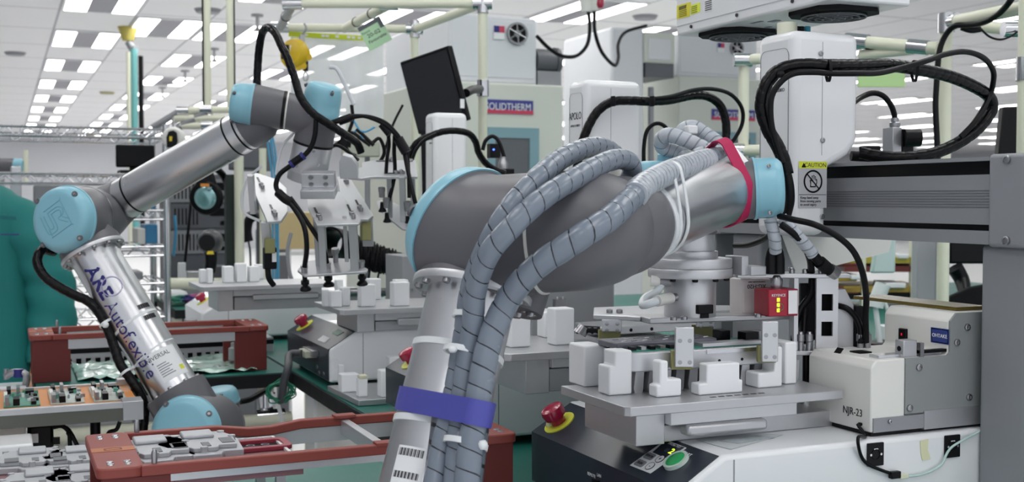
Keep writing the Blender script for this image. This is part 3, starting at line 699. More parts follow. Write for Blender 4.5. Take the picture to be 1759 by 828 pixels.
# hoses and leads below the wrist cap
hose('hose', [(1322, 375, 1.555), (1327, 392, 1.555), (1331, 412, 1.56), (1332, 432, 1.57)], .0085, HOSEL, rn, .014)
hose('hose', [(1342, 374, 1.555), (1358, 392, 1.555), (1378, 414, 1.56), (1396, 437, 1.57)], .0085, HOSEL, rn, .014)
G().tube([D(1396, 437, 1.57), D(1408, 450, 1.575)], .007, 14).obj('cable_plug', BLK, rn)
G().tube([D(1408, 450, 1.575), D(1424, 464, 1.585)], .009, 14).obj('cable_plug', BLKM, rn); G().cyl(D(1425, 463, 1.58), D(1436, 470, 1.585), .0095, n=14).obj('plug_ring', STL, rn)
for dx in (-7, 7):
    G().lathe(D(1331+dx, 470, 1.575), EZ, [(0, .008), (.02, .0078), (.03, .006), (.036, .003)], 16).obj('cable_plug', BLK, rn)
def cable(pts, r, m, parent, name='cable', n=10): return G().tube([D(*p) for p in pts], r, n).obj(name, m, parent, ang=60)
cable([(1338, 371, 1.54), (1362, 377, 1.52), (1400, 386, 1.50), (1437, 405, 1.50), (1466, 432, 1.51), (1482, 470, 1.53), (1488, 510, 1.56), (1487, 545, 1.575), (1488, 588, 1.585)], .0042, BLK, rn)
cable([(1342, 386, 1.545), (1362, 400, 1.55), (1380, 420, 1.56), (1391, 445, 1.575), (1394, 468, 1.59)], .0048, BLK, rn)
cable([(1262, 422, 1.66), (1285, 421, 1.63), (1310, 412, 1.60), (1325, 402, 1.58)], .004, BLK, rn)
cable([(1395, 478, 1.61), (1392, 505, 1.615), (1376, 530, 1.615), (1366, 560, 1.61), (1364, 590, 1.60)], .005, BLK, rn)
cable([(1402, 500, 1.63), (1386, 520, 1.62), (1382, 550, 1.61), (1380, 590, 1.60)], .004, BLK, rn)
cable([(1435, 524, 1.60), (1455, 530, 1.59), (1470, 545, 1.59), (1478, 565, 1.588), (1478, 590, 1.588)], .0042, BLK, rn)
# code reader: red box with green digits, hung from the bracket
rd = D(1333, 541, 1.585); rdt = D(1333, 495, 1.585); h = rdt.z-rd.z
M = Matrix.Translation(rd) @ Matrix.Rotation(-math.radians(6), 4, 'Z')
rr = G().box(-.023, .006, -.02, .02, 0, h, M).obj('code_reader', mat('reader_red', C('a51732'), .35), rn, bev=.0015)
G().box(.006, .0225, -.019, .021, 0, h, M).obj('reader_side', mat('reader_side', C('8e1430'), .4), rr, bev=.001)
G().box(.0075, .021, -.0197, -.019, .003, h-.002, M).obj('reader_label', PAPER, rr)
mg = M @ V((-.012, -.0206, 0))
for i in range(3): G().box(-.0015, .0025, -.0205, -.0199, .006+.007*i, .011+.007*i, M @ Matrix.Translation((-.009, 0, 0))).obj('led_digit', mat('led_green', C('b9e82a'), .4, emit=1.4), rr)
G().pipe(M @ V((-.0055, -.0199, .0125)), M @ V((-.0055, -.0205, .0125)), .005, .0044, 18).obj('led_ring', mat('dull_green', C('1f8d62'), .5), rr)
text('KEYENCE', .005, M @ V((-.008, -.0203, h*.78)), M.to_3x3() @ EX, EZ, WINK, rr)
G().lathe(rdt+EZ*.0, EZ, [(0, .008), (.006, .009), (.012, .009), (.018, .006)], 16).obj('reader_plug', STL, rr)
# white amplifier box behind the reader
wb = D(1293, 541, 1.64); wh = D(1293, 478, 1.64).z-wb.z
M2 = Matrix.Translation(wb) @ Matrix.Rotation(-math.radians(6), 4, 'Z')
wbo = G().box(-.021, .022, -.01, .03, 0, wh, M2).obj('amplifier_box', mat('pinkish_white', C('e9e1e0'), .4), rn, bev=.002)
text('XG-H20', .0085, M2 @ V((0, -.0106, wh*.80)), M2.to_3x3() @ -EX, -EZ, DINK, wbo); text('CONTROLLER UNIT', .003, M2 @ V((0, -.0106, wh*.92)), M2.to_3x3() @ -EX, -EZ, DINK, wbo)
G().cyl(D(1310, 527, 1.60), D(1310, 520, 1.60), .006, n=12).obj('knob', BLK, rn)
# ------------------------------------------------------------------ sliding fixture on the near machine
fx = thing('fixture_table', (.82, 1.27, T), 'milled aluminium sliding fixture table with white locating blocks on the near desktop robot', 'fixture table')
zf = 1.085
L0, L1, L2 = onZ(987, 661, zf), onZ(1083, 700, zf), onZ(1393, 662, zf)
X0, X1, Y0, Y1 = .668, .985, L1.y, L0.y
G().rings([[V((x, y, z)) for x, y in ((X0+.006, Y0), (X1, Y0), (X1, Y1), (X0, Y1), (X0, Y0+.006))] for z in (zf-.0115, zf)]) and None
g = G(); g.rings([[V((x, y, z)) for x, y in ((X0+.006, Y0), (X1, Y0), (X1, Y1), (X0, Y1), (X0, Y0+.006))] for z in (zf-.0115, zf)]); g.obj('fixture_plate', ALUD, fx, bev=.001)
G().box(X0+.03, X0+.07, Y0+.03, Y1-.01, T+.0005, zf-.0115).obj('slide_block', ALU, fx, bev=.001)
G().box(X0+.07, X1-.06, Y0+.016, Y1-.016, zf-.030, zf-.0115).obj('slide_carriage', ALU, fx, bev=.001)
G().box(X0+.075, X1+.12, Y0+.04, Y1-.02, T+.0005, zf-.034).obj('slide_rail', ALU, fx, bev=.001)
G().box(X0+.09, X1-.11, Y0+.008, Y0+.03, zf-.044, zf-.030).obj('cable_cover', ALUD, fx, bev=.004)
for i in range(7): G().box(X0+.13+.012*i, X0+.138+.012*i, Y0+.02, Y0+.024, zf, zf+.0004).obj('slot_mark', DINK, fx)
def blk(px0, px1, pyt, pyb, z, th, poly=None, m=POM, parent=fx, bev=.0025, name='locating_block'):
    """block standing on plane z: front face spans px0..px1 at its foot pyb, top at pyt; th deep along +Y"""
    p0, p1 = onZ(px0, pyb, z), onZ(px1, pyb, z); y = (p0.y+p1.y)/2; p0 = onY(px0, pyb, y); p1 = onY(px1, pyb, y); h = onY((px0+px1)/2, pyt, y).z-z; w = p1.x-p0.x
    pl = [(a*w, b*h) for a, b in (poly or ((0, 0), (1, 0), (1, 1), (0, 1)))]
    return G().prism(pl, (p0.x, y+th, z+.0003), EX, EZ, th).obj(name, m, parent, bev=bev, seg=3)
blk(1003, 1040, 594, 664, zf, .045)
blk(1046, 1086, 603, 679, zf, .03, ((0, 0), (1, 0), (1, 1), (.25, 1), (.25, .66), (0, .66)))
blk(1128, 1171, 620, 682, zf, .02, ((0, 0), (1, 0), (1, .48), (.46, .48), (.46, 1), (.14, 1), (.14, .34), (0, .34)))
blk(1201, 1276, 625, 677, zf, .02, ((0, 0), (1, 0), (1, .42), (.93, .42), (.93, 1), (.18, 1), (.18, .38), (0, .38)))
blk(1303, 1344, 597, 666, zf, .03, ((0, 0), (1, 0), (1, 1), (.68, 1), (.68, .38), (0, .38)))
blk(1349, 1369, 588, 660, zf, .06)
# the work piece: finned casting with a board on top
wk = thing('heat_sink_module', (.82, 1.27, zf), 'ribbed aluminium casting with an open circuit board, nested between white blocks under the gripper', 'work piece')
bx0, bx1, by0, by1 = .712, .972, 1.268, 1.350
mz = onY(1110, 606, by0).z
mzb = mz-.024
pl = rrect(bx1-bx0, by1-by0, .022, 5, (bx0+bx1)/2, (by0+by1)/2)
g = G(); g.rings([[V((x, y, z)) for x, y in pl] for z in (mzb, mz)]); g.obj('casting_rim', ALU, wk, bev=.0015)
for i in range(13): 
    x = bx0+.016+i*.020
    G().prism([(0, 0), (.0075, 0), (.0105, .010), (.012, .034), (0, .034), (-.003, .012)], (x, by0+.008, mzb-.0335), EX, EZ, -.065).obj('fin', GAL if i % 2 else ALU, wk)
G().box(bx0+.02, bx1-.02, by0+.02, by1-.012, zf+.001, mzb-.001).obj('core_block', BLKM, wk)
PCB = mat('board_green', C('2e7f6f'), .45, 0, .2, 60)
G().box(bx0+.01, bx1-.01, by0+.01, by1-.004, mz, mz+.0016).obj('circuit_board', PCB, wk)
G().box(bx0+.0, bx1-.11, by0+.028, by1, mz+.0016, mz+.010).obj('cover_lid', mat('dark_lid', C('6b6b74'), .35, .4), wk, bev=.002)
for i in range(9):
    for k in range(2):
        x = bx0+.012+i*.0155; y = by0+.038+k*.022
        G().prism([(0, 0), (.010, .005), (.0095, .0065), (-.0005, .0015)], (x, y, mz+.0102), EX, EY, .0006).obj('lid_mark', GINK if (i+k) % 2 else WINK, wk)
G().box(bx0+.115, bx1-.02, by0-.002, by0+.008, mz-.006, mz-.001).obj('edge_rail', ALUP, wk); G().box(bx0+.115, bx1-.05, by0+.008, by0+.03, mz+.0016, mz+.006).obj('edge_rail', ALUD, wk)
for i, x in enumerate((.0, .035, .075, .11)):
    G().cyl((bx0+.135+x, by0-.0005, mz-.016), (bx0+.135+x, by0+.002, mz-.016), .002, n=10).obj('screw_hole', BLK, wk)
for i in range(6): G().box(bx0+.012+i*.014, bx0+.019+i*.014, by0+.012, by0+.022, mz+.0016, mz+.006).obj('terminal', STL if i % 2 else BLK, wk)
for k, (x, y, w) in enumerate(((.19, .02, .02), (.215, .025, .03), (.17, .05, .016))): G().box(bx0+x, bx0+x+w, by0+y, by0+y+.02, mz+.0016, mz+.016).obj('component', BLK if k != 1 else GAL, wk, bev=.001)
# ------------------------------------------------------------------ screw feeder
sf = thing('screw_feeder', (1.10, 1.21, T), 'white and grey screw feeder box standing on the near desktop robot beside the grey column', 'screw feeder')
fy0, fy1 = 1.153, 1.277; fxa = .996; fxb = 1.212
zl = onY(1492, 620, fy0).z; zhh = onY(1600, 540, fy0).z
def FX(px): return onY(px, 700, fy0).x
xs = FX(1554); xh = FX(1630)
zb_ = T+.006
G().box(fxa+.004, fxb, fy0+.004, fy1-.004, T+.0005, zb_).obj('rubber_base', BLK, sf)
front = [(fxa, zb_), (xs, zb_), (xs, zl), (fxa+.008, zl), (fxa, zl-.009)]
G().prism(front, (0, fy1, 0), EX, EZ, fy1-fy0).obj('white_cover', WHD, sf, bev=.002)
prof = [(xs, zb_+.02), (fxb, zb_+.02), (fxb, zhh-.004), (fxb-.01, zhh), (xh+.010, zhh), (xh, zhh-.010), (xh, zl+.004), (xh-.004, zl), (xs, zl)]
G().prism(prof, (0, fy0+.002, 0), EX, EZ, .003).obj('side_panel', mat('panel_grey', C('8a8e8e'), .5, 0, .03, 20), sf)
G().prism(prof, (0, fy1-.001, 0), EX, EZ, fy1-fy0-.004).obj('hopper_cover', WHD, sf, bev=.002)
G().box(fxa+.003, xs+.03, fy0-.002, fy0+.002, zb_, zb_+.018).obj('base_skirt', GAL, sf); G().box(xs+.03, fxb, fy0-.003, fy0+.002, T+.004, zb_+.022).obj('base_skirt', ALUD, sf)
bolts([onY(px, py, fy0-.001) for px, py in ((1661, 562), (1643, 588), (1578, 631), (1562, 701), (1664, 682))], -EY, .0045, .003, sf)
bolts([onY(1528, 724, fy0-.002)], -EY, .003, .003, sf)
text('NJR-23', .0135, (fxa-.0006, onX(1465, 707, fxa).y, onX(1465, 707, fxa).z), -EY, EZ, DINK, sf, sx=.95)
text('PLEASE', .0001, (fxa, fy0+.02, T), -EY, EZ, DINK, sf) if False else None
lbp = onY(1615, 577, fy0)
lx = onX(1615, 577, xh)
lo = G().box(xh-.0008, xh-.0002, lx.y-.016, lx.y+.016, lx.z-.010, lx.z+.010).obj('maker_label', mat('label_blue', C('2b3f86'), .45), sf)
G().holeplate(rrect(.030, .018, .001), rrect(.028, .016, .001), (xh-.0008, lx.y, lx.z), -EY, EZ, -.0003).obj('label_border', WINK, lo)
text('OHTAKE', .0068, (xh-.0012, lx.y, lx.z), -EY, EZ, WINK, lo)
# screw rail, sensor and details on top
rl = onZ(1555, 612, zl)
G().box(fxa+.02, xh-.004, rl.y-.006, rl.y+.012, zl, zl+.004).obj('screw_rail', ALUP, sf)
sx0 = onZ(1545, 612, zl); G().box(sx0.x-.006, sx0.x+.016, sx0.y-.014, sx0.y+.002, zl, zl+.022).obj('sensor_block', ALUD, sf, bev=.001)
G().cyl((sx0.x-.0065, sx0.y-.006, zl+.011), (sx0.x+.002, sx0.y-.006, zl+.011), .0035, n=12).obj('adjust_screw', BLK, sf)
G().box(sx0.x+.02, sx0.x+.026, sx0.y-.016, sx0.y-.008, zl, zl+.018).obj('rail_guide', STL, sf); G().box(sx0.x+.02, xh-.001, sx0.y-.014, sx0.y-.006, zl+.004, zl+.008).obj('guide_bar', BLK, sf)
sw = onX(1552, 574, xh); so = G().box(xh-.004, xh+.001, sw.y-.008, sw.y+.006, sw.z-.012, sw.z+.008).obj('rocker_switch', BLK, sf, bev=.001)
text('II', .005, (xh-.0045, sw.y-.001, sw.z), -EY, EZ, mat('lamp_red', C('e2203c'), .4, emit=.6), so)
nt_ = onX(1428, 618, fxa); G().prism([(-.006, 0), (.006, 0), (.006, .016), (-.006, .016)], (fxa+.004, nt_.y, zl-.0055), -EY, V((.66, 0, .75)), -.0012).obj('slot_notch', BLK, sf)
G().box(fxa+.03, fxa+.05, nt_.y-.02, nt_.y+.0, zl, zl+.002).obj('top_clip', BLK, sf)
# foot bracket left of the feeder
fb = onZ(1388, 717, T)
G().box(fb.x-.012, fb.x+.022, fb.y-.012, fb.y+.012, T+.0003, T+.004).obj('foot_bracket', STL, sf, bev=.001); G().box(fxa-.003, fxa, fb.y-.010, fb.y+.012, T+.004, T+.034).obj('foot_bracket', ALUD, sf)
bolts([(fb.x-.005, fb.y, T+.004), (fb.x+.012, fb.y, T+.004)], EZ, .0035, .003, sf)
# supply lead
pw_ = onX(1480, 729, fxa); G().tube([pw_, pw_-EX*.006, V((pw_.x-.004, pw_.y-.012, pw_.z-.012)), onY(1474, 752, 1.132), onY(1478, 780, 1.136), onY(1490, 797, 1.136), onY(1515, 808, 1.136), onY(1530, 813, 1.136)], .0022, 10).obj('supply_lead', BLK, sf, ang=60)
pl_ = onY(1537, 816, 1.135); G().box(pl_.x-.008, pl_.x+.007, pl_.y-.004, pl_.y+.003, pl_.z-.004, pl_.z+.005).obj('lead_plug', BLK, sf, bev=.001)
q = onY(1550, 818, 1.135); G().box(q.x-.006, q.x+.008, q.y-.003, q.y+.002, q.z-.003, q.z+.003).obj('lead_plug', mat('ivory', C('dfdfc4'), .5), sf, bev=.001)
G().tube([onY(*p, 1.135) for p in ((1556, 819), (1580, 816), (1600, 809), (1618, 797), (1626, 780), (1636, 767), (1660, 753), (1682, 741))], .0016, 8).obj('supply_lead', mat('pale_teal_wire', C('b6cfcb'), .5), sf, ang=60)
# golden foil pack on top of the feeder
G().box(xh+.03, fxb-.003, fy0+.02, fy1+.10, zhh+.0005, zhh+.005).obj('foil_pack', mat('amber_foil', C('7a6a33'), .25, .5, .3, 30), None)
tag(bpy.data.objects['foil_pack'], 'amber and dark foil packet lying on top of the screw feeder', 'packet')
# ------------------------------------------------------------------ other desktop robots of the row
mB = thing('desktop_robot', (1.0, 2.05, TAB), 'second white desktop robot, half hidden behind the translucent-hosed robot arm', 'desktop robot', 'white desktop robots on the bench')
slB, nrB = robot_base(mB, .77, 1.85, 2.255, 1.25, .915)
stop_button(mB, V((.735, 2.17, T-.0215))+nrB*.001, nrB, 1.0)
pb = D(697, 622, 2.0)
column(mB, CX0, CX1, 1.755, 1.845, TAB+.001, bz0-.001, False); column(mB, CX0, CX1, 2.35, 2.43, TAB+.001, bz0-.001, False)
beam(mB, bx, 1.75, 2.40, 1.84, bz0, bz1)
hB = gantry_head(mB, 1.06, 1.19, 1.13, 2.065, 2.145, 1.27, 1.568, 1.395)
def apl(m, Y, px, py):
    p = onX(px, py, 1.0595); text('APOLO', .021, p, -EY, EZ, DINK, m, sx=.8); text('APOLLO SEIKO', .0062, p-EZ*.019, -EY, EZ, DINK, m)
apl(mB, 0, 988, 200)
mC = thing('desktop_robot', (1.0, 2.77, TAB), 'white desktop robot with a grey serial lead plugged into its navy front panel', 'desktop robot', 'white desktop robots on the bench')
slC, nrC = robot_base(mC, .735, 2.56, 2.985, 1.22, .915)
def panel_pt(px, py, xt, nr):
    o = V((xt, 0, T)); r = ray(px, py); return CO+r*((o-CO).dot(nr)/r.dot(nr))+nr*.001
stop_button(mC, panel_pt(524, 560, .735, nrC), nrC, 1.0)
quad([panel_pt(*q, .735, nrC)+nrC*.0006 for q in ((556, 577), (568, 582), (558, 590), (546, 585))], .0005, nrC, 'key_pad', PAPER, mC)
quad([panel_pt(*q, .735, nrC)+nrC*.0006 for q in ((582, 566), (592, 571), (580, 578), (570, 573))], .0005, nrC, 'key_pad', mat('pad_green', C('8fae9f'), .5), mC)
cp = onX(540, 606, .669)
G().box(.640, .6685, cp.y-.03, cp.y+.035, cp.z-.008, cp.z+.008).obj('serial_plug', mat('plug_beige', C('b9bba9'), .5), mC, bev=.002)
G().box(.652, .6685, cp.y-.045, cp.y+.05, cp.z-.004, cp.z+.010).obj('serial_socket', STL, mC, bev=.001)
G().tube([V((.640, cp.y, cp.z)), V((.615, cp.y+.02, cp.z-.004)), D(495, 630, 2.66), D(488, 655, 2.66), D(483, 690, 2.68)], .009, 12).obj('serial_lead', mat('lead_grey', C('4a4c50'), .5), mC, ang=60)
for (px, py) in ((545, 630), (548, 641), (556, 643)):
    q = onX(px, py, .669); G().cyl(q-EX*.002, q, .006, n=12).obj('panel_socket', STL, mC)
beam(mC, bx, 2.50, 3.12, 2.58, bz0, bz1)
column(mC, CX0, CX1, 2.465, 2.555, TAB+.001, bz0-.001, False); column(mC, CX0, CX1, 3.05, 3.11, TAB+.001, bz0-.001, False)
hC = gantry_head(mC, 1.06, 1.158, 1.125, 2.95, 3.025, 1.27, 1.563, 1.395)
text('APOLO', .014, onX(740, 238, 1.0595), -EY, EZ, DINK, mC, sx=.7); text('APOLLO', .006, onX(740, 246, 1.0595), -EY, EZ, DINK, mC)
mD = thing('desktop_robot', (.95, 3.65, TAB), 'farthest white desktop robot with a plain white front and a red stop button', 'desktop robot', 'white desktop robots on the bench')
slD, nrD = robot_base(mD, .60, 3.52, 3.86, 1.10, .915, WHT)
stop_button(mD, panel_pt(350, 518, .60, nrD), nrD, .95)
G().box(.50, .534, 3.60, 3.64, .955, .966).obj('serial_plug', STL, mD, bev=.002)
# ------------------------------------------------------------------ their fixtures
def fixture(label, xm, ym, x0, x1, y0, y1, zp_, blocks, gname='fixture tables on the desktop robots'):
    f = thing('fixture_table', (xm, ym, T), label, 'fixture table')
    g = G(); g.rings([[V((x, y, z)) for x, y in ((x0+.008, y0), (x1, y0), (x1, y1), (x0, y1), (x0, y0+.008))] for z in (zp_-.0115, zp_)]); g.obj('fixture_plate', ALUD, f, bev=.001)
    G().box(x0+.05, x0+.09, y0+.04, y1-.02, T+.0005, zp_-.0115).obj('slide_block', ALU, f, bev=.001)
    G().box(x0+.09, x1-.04, y0+.03, y1-.03, zp_-.030, zp_-.0115).obj('slide_carriage', ALU, f, bev=.001)
    G().box(x0+.095, x1+.10, y0+.05, y1-.04, T+.0005, zp_-.034).obj('slide_rail', ALUD, f, bev=.001)
    G().box(x0+.14, x1-.05, y0+.02, y0+.035, zp_-.042, zp_-.026).obj('cable_cover', ALUD, f, bev=.003)
    for b in blocks: blk(*b[:4], zp_, b[4], b[5] if len(b) > 5 else None, parent=f, m=b[6] if len(b) > 6 else POM)
    return f
zC = 1.085
cL, cF = onZ(543, 518, zC), onZ(585, 533, zC)
fixture('aluminium fixture table with a row of white nylon blocks under the suction gripper', .8, 2.6, cL.x-.005, cL.x+.36, cF.y, cL.y, zC,
        [(556, 567, 498, 527, .02), (568, 588, 500, 528, .03), (588, 602, 494, 526, .025), (579, 590, 481, 500, .03), (620, 646, 489, 527, .03), (634, 655, 479, 515, .03), (676, 704, 485, 526, .03), (680, 702, 481, 515, .03)])
zD = 1.10
dL, dF = onZ(338, 487, zD), onZ(352, 492, zD)
fixture('farthest aluminium fixture table carrying five white blocks, beside the chrome shelving', .75, 3.7, dL.x-.01, dL.x+.36, dF.y-.02, dF.y+.2, zD,
        [(344, 355, 463, 486, .03), (357, 366, 462, 487, .03), (385, 402, 458, 486, .04), (407, 424, 453, 485, .04), (429, 446, 458, 484, .04), (441, 454, 455, 480, .04)])
zB = 1.10
bR = onZ(1000, 596, zB)
fixture('aluminium fixture table with tall white blocks behind the translucent hoses', .9, 1.98, .68, 1.03, onZ(900, 607, zB).y, onZ(900, 607, zB).y+.2, zB,
        [(877, 912, 545, 597, .03), (935, 958, 536, 580, .03), (953, 987, 530, 593, .03), (955, 980, 534, 580, .05)])
q = D(962, 524, 1.98); kk = G().box(-.011, .011, -.006, .006, -.004, .010, Matrix.Translation(q)).obj('clamp_nut', STL, bpy.data.objects['fixture_table.003'] if 'fixture_table.003' in bpy.data.objects else None)
bolts([q+V((-.005, 0, .010)), q+V((.005, 0, .010))], EZ, .003, .004, bpy.data.objects['fixture_table.003'])
# grey cover cabinet and pale box behind it on the second robot
g0 = thing('machine_cover', (.97, 1.93, T), 'plain grey sheet metal cover standing behind the robot forearm', 'machine cover')
G().box(.882, 1.052, 1.93, 1.99, T+.0005, 1.29).obj('cover_sheet', mat('cover_grey', C('9b9da0'), .5, .2, .03, 12), g0, bev=.002)
bolts([onY(1083, 468, 1.929)], -EY, .004, .003, g0)
p0 = onY(925, 566, 2.02); p1 = onY(958, 500, 2.02)
pbx = thing('amplifier_box', (p0.x, 2.05, T), 'pinkish white upright box with small dark screws behind the white blocks', 'amplifier box')
G().box(p0.x-.01, p1.x, 2.02, 2.06, T+.0005, p1.z+.03).obj('case', MATS['pinkish_white'], pbx, bev=.002)
for px, py in ((938, 551), (929, 520), (946, 552)): q = onY(px, py, 2.02); G().cyl(q-EY*.002, q, .004, n=10).obj('screw', DINK, pbx)
q = onY(935, 522, 2.02); G().box(q.x-.006, q.x+.006, 2.012, 2.02, q.z-.015, q.z+.015).obj('socket', BLK, pbx)
# small black fittings lying on the plate of the second robot
vf = thing('valve_block', D(1000, 570, 1.9), 'black pneumatic valve with steel fittings lying on the aluminium plate', 'valve')
G().cyl(D(990, 566, 1.9), D(1030, 568, 1.9), .007, n=14).obj('valve_body', BLK, vf); G().cyl(D(995, 573, 1.9), D(1003, 560, 1.9), .012, .009, 14).obj('steel_fitting', STL, vf)
for px in (1012, 1022): G().cyl(D(px, 562, 1.9), D(px, 574, 1.9), .006, n=10).obj('steel_fitting', STL, vf)
bb = G().rings([[V((x, y, z)) for x, y in ((.93, 1.72), (1.25, 1.72), (1.25, 1.80), (.93, 1.80))] for z in (1.095, 1.115)])
pl2 = thing('support_rail', (1.09, 1.76, T), 'long bare aluminium rail on stand-offs behind the finned casting', 'rail')
G().box(.90, 1.14, 1.70, 1.79, 1.105, 1.118).obj('rail_plate', ALUD, pl2, bev=.001)
for x in (.93, 1.10): G().box(x, x+.02, 1.72, 1.76, TAB, 1.105).obj('stand_off', ALU, pl2)
for x in (.915, .96, 1.0): G().cyl((x, 1.6995, 1.111), (x, 1.702, 1.111), .003, n=10).obj('rail_hole', BLK, pl2)
# loose fixture plate on the bench with blocks
lz = TAB+.013
l0, l1, l2 = onZ(570, 662, lz), onZ(616, 688, lz), onZ(690, 688, lz)
lf = thing('fixture_plate', (l1.x, l1.y, TAB), 'loose aluminium plate with white blocks lying on the green bench mat', 'fixture plate')
g = G(); yA, yB = l1.y, l0.y
g.rings([[V((x, y, z)) for x, y in ((l1.x, yA), (l1.x+.33, yA), (l1.x+.33, yB), (l0.x-.01, yB))] for z in (TAB+.001, lz)]); g.obj('plate', ALUD, lf, bev=.001)
for b in ((583, 592, 627, 660, .015), (607, 634, 615, 655, .03), (587, 617, 643, 674, .03), (616, 632, 650, 682, .02), (669, 692, 613, 660, .03), (655, 690, 636, 682, .03)): blk(*b[:4], lz, b[4], parent=lf)
blk(618, 632, 645, 652, lz+.045, .02, parent=lf, m=mat('ivory_block', C('d9d8bd'), .5), name='ivory_cap')
# ------------------------------------------------------------------ benches
def bench(label, poly, name='workbench', legs=()):
    b = thing(name, (sum(p[0] for p in poly)/len(poly), sum(p[1] for p in poly)/len(poly), 0), label, 'workbench')
    g = G(); g.rings([[V((x, y, z)) for x, y in poly] for z in (TAB-.035, TAB-.002)]); g.obj('bench_top', EDGE, b, bev=.002)
    cx = sum(p[0] for p in poly)/len(poly); cy = sum(p[1] for p in poly)/len(poly)
    def ins(p, d): return (p[0]+(d if p[0] < cx else -d), p[1]+(d if p[1] < cy else -d))
    g = G(); g.rings([[V((*ins(p, .004), z)) for p in poly] for z in (TAB-.002, TAB)]); g.obj('green_mat', GREEN, b)
    for x, y in legs:
        G().cyl((x, y, 0), (x, y, TAB-.035), .02, n=16).obj('leg', CREAM, b)
    return b
b1 = bench('long green bench under the row of white desktop robots', [(.655, .95), (1.75, .95), (1.75, 4.1), (.655, 4.1)], legs=((1.70, 1.0), (1.70, 3.9)))
G().box(.675, .69, 1.0, 2.78, .12, TAB-.035).obj('side_panel', WHD, b1)
G().box(.668, .675, 2.18, 2.24, 0, TAB-.035).obj('panel_post', WHT, b1); G().box(.668, .675, 2.70, 2.78, 0, TAB-.035).obj('panel_post', WHT, b1)
b2 = bench('green bench carrying the rear red carrier frame, behind the labelled robot arm', [(.06, 2.86), (.655, 2.86), (.655, 3.2), (.06, 3.2)], legs=((.09, 2.9), (.60, 2.93)))
G().cyl((.06, 2.885, .78), (.655, 2.885, .78), .0175, n=16).obj('crossbar', CREAM, b2)
G().cyl((.60, 2.93, .72), (.60, 2.93, .84), .026, n=16).obj('pipe_joint', CHR, b2); G().cyl((.57, 2.895, .78), (.64, 2.895, .78), .025, n=16).obj('pipe_joint', CHR, b2)
G().box(.07, .13, 2.90, 2.96, 0, TAB-.04).obj('leg_panel', WHD, b2); G().box(.44, .50, 2.98, 3.03, 0, TAB-.04).obj('leg_panel', WHT, b2)
b3 = bench('green bench under the near red carrier frame, left of the near desktop robot', [(-.10, 1.46), (.655, 1.46), (.655, 1.90), (-.10, 1.90)], legs=((-.05, 1.85), (.60, 1.85)))
# clear film laid on the rear bench
FILM = mat('crinkled_film', C('b9dccf'), .12, 0, .15, 25, coat=.5, bump=.9)
g = G(); n = 26; m_ = 12; rng = random.Random(3); rows = []
for i in range(n+1):
    rows.append([V((.155+.42*i/n, 2.90+.30*j/m_, TAB+.003+.010*rng.random())) for j in range(m_+1)])
vs_ = [[g.bm.verts.new(p) for p in r] for r in rows]
for i in range(n):
    for j in range(m_): g.bm.faces.new((vs_[i][j], vs_[i+1][j], vs_[i+1][j+1], vs_[i][j+1]))
fl = g.obj('plastic_film', FILM, None); so = fl.modifiers.new('thick', 'SOLIDIFY'); so.thickness = .0006
tag(fl, 'crinkled clear plastic film spread inside the rear red frame', 'plastic film')
# green wire bundle tied at the bench corner
gw = G(); rng = random.Random(5)
c0 = D(482, 672, 2.68); pts = []
for i in range(34):
    a = i*1.9; pts.append(c0+CR*(.030*math.cos(a)+.012*(rng.random()-.5))+CU*(.026*math.sin(a)+.01*(rng.random()-.5))+CF*(.02*(rng.random()-.5)))
gw.tube(pts, .0016, 6, step=.006); o = gw.obj('wire_bundle', mat('green_wire', C('1f7d5e'), .5), None, ang=70)
tag(o, 'tangled bundle of thin green wire hanging at the bench corner', 'wire bundle')
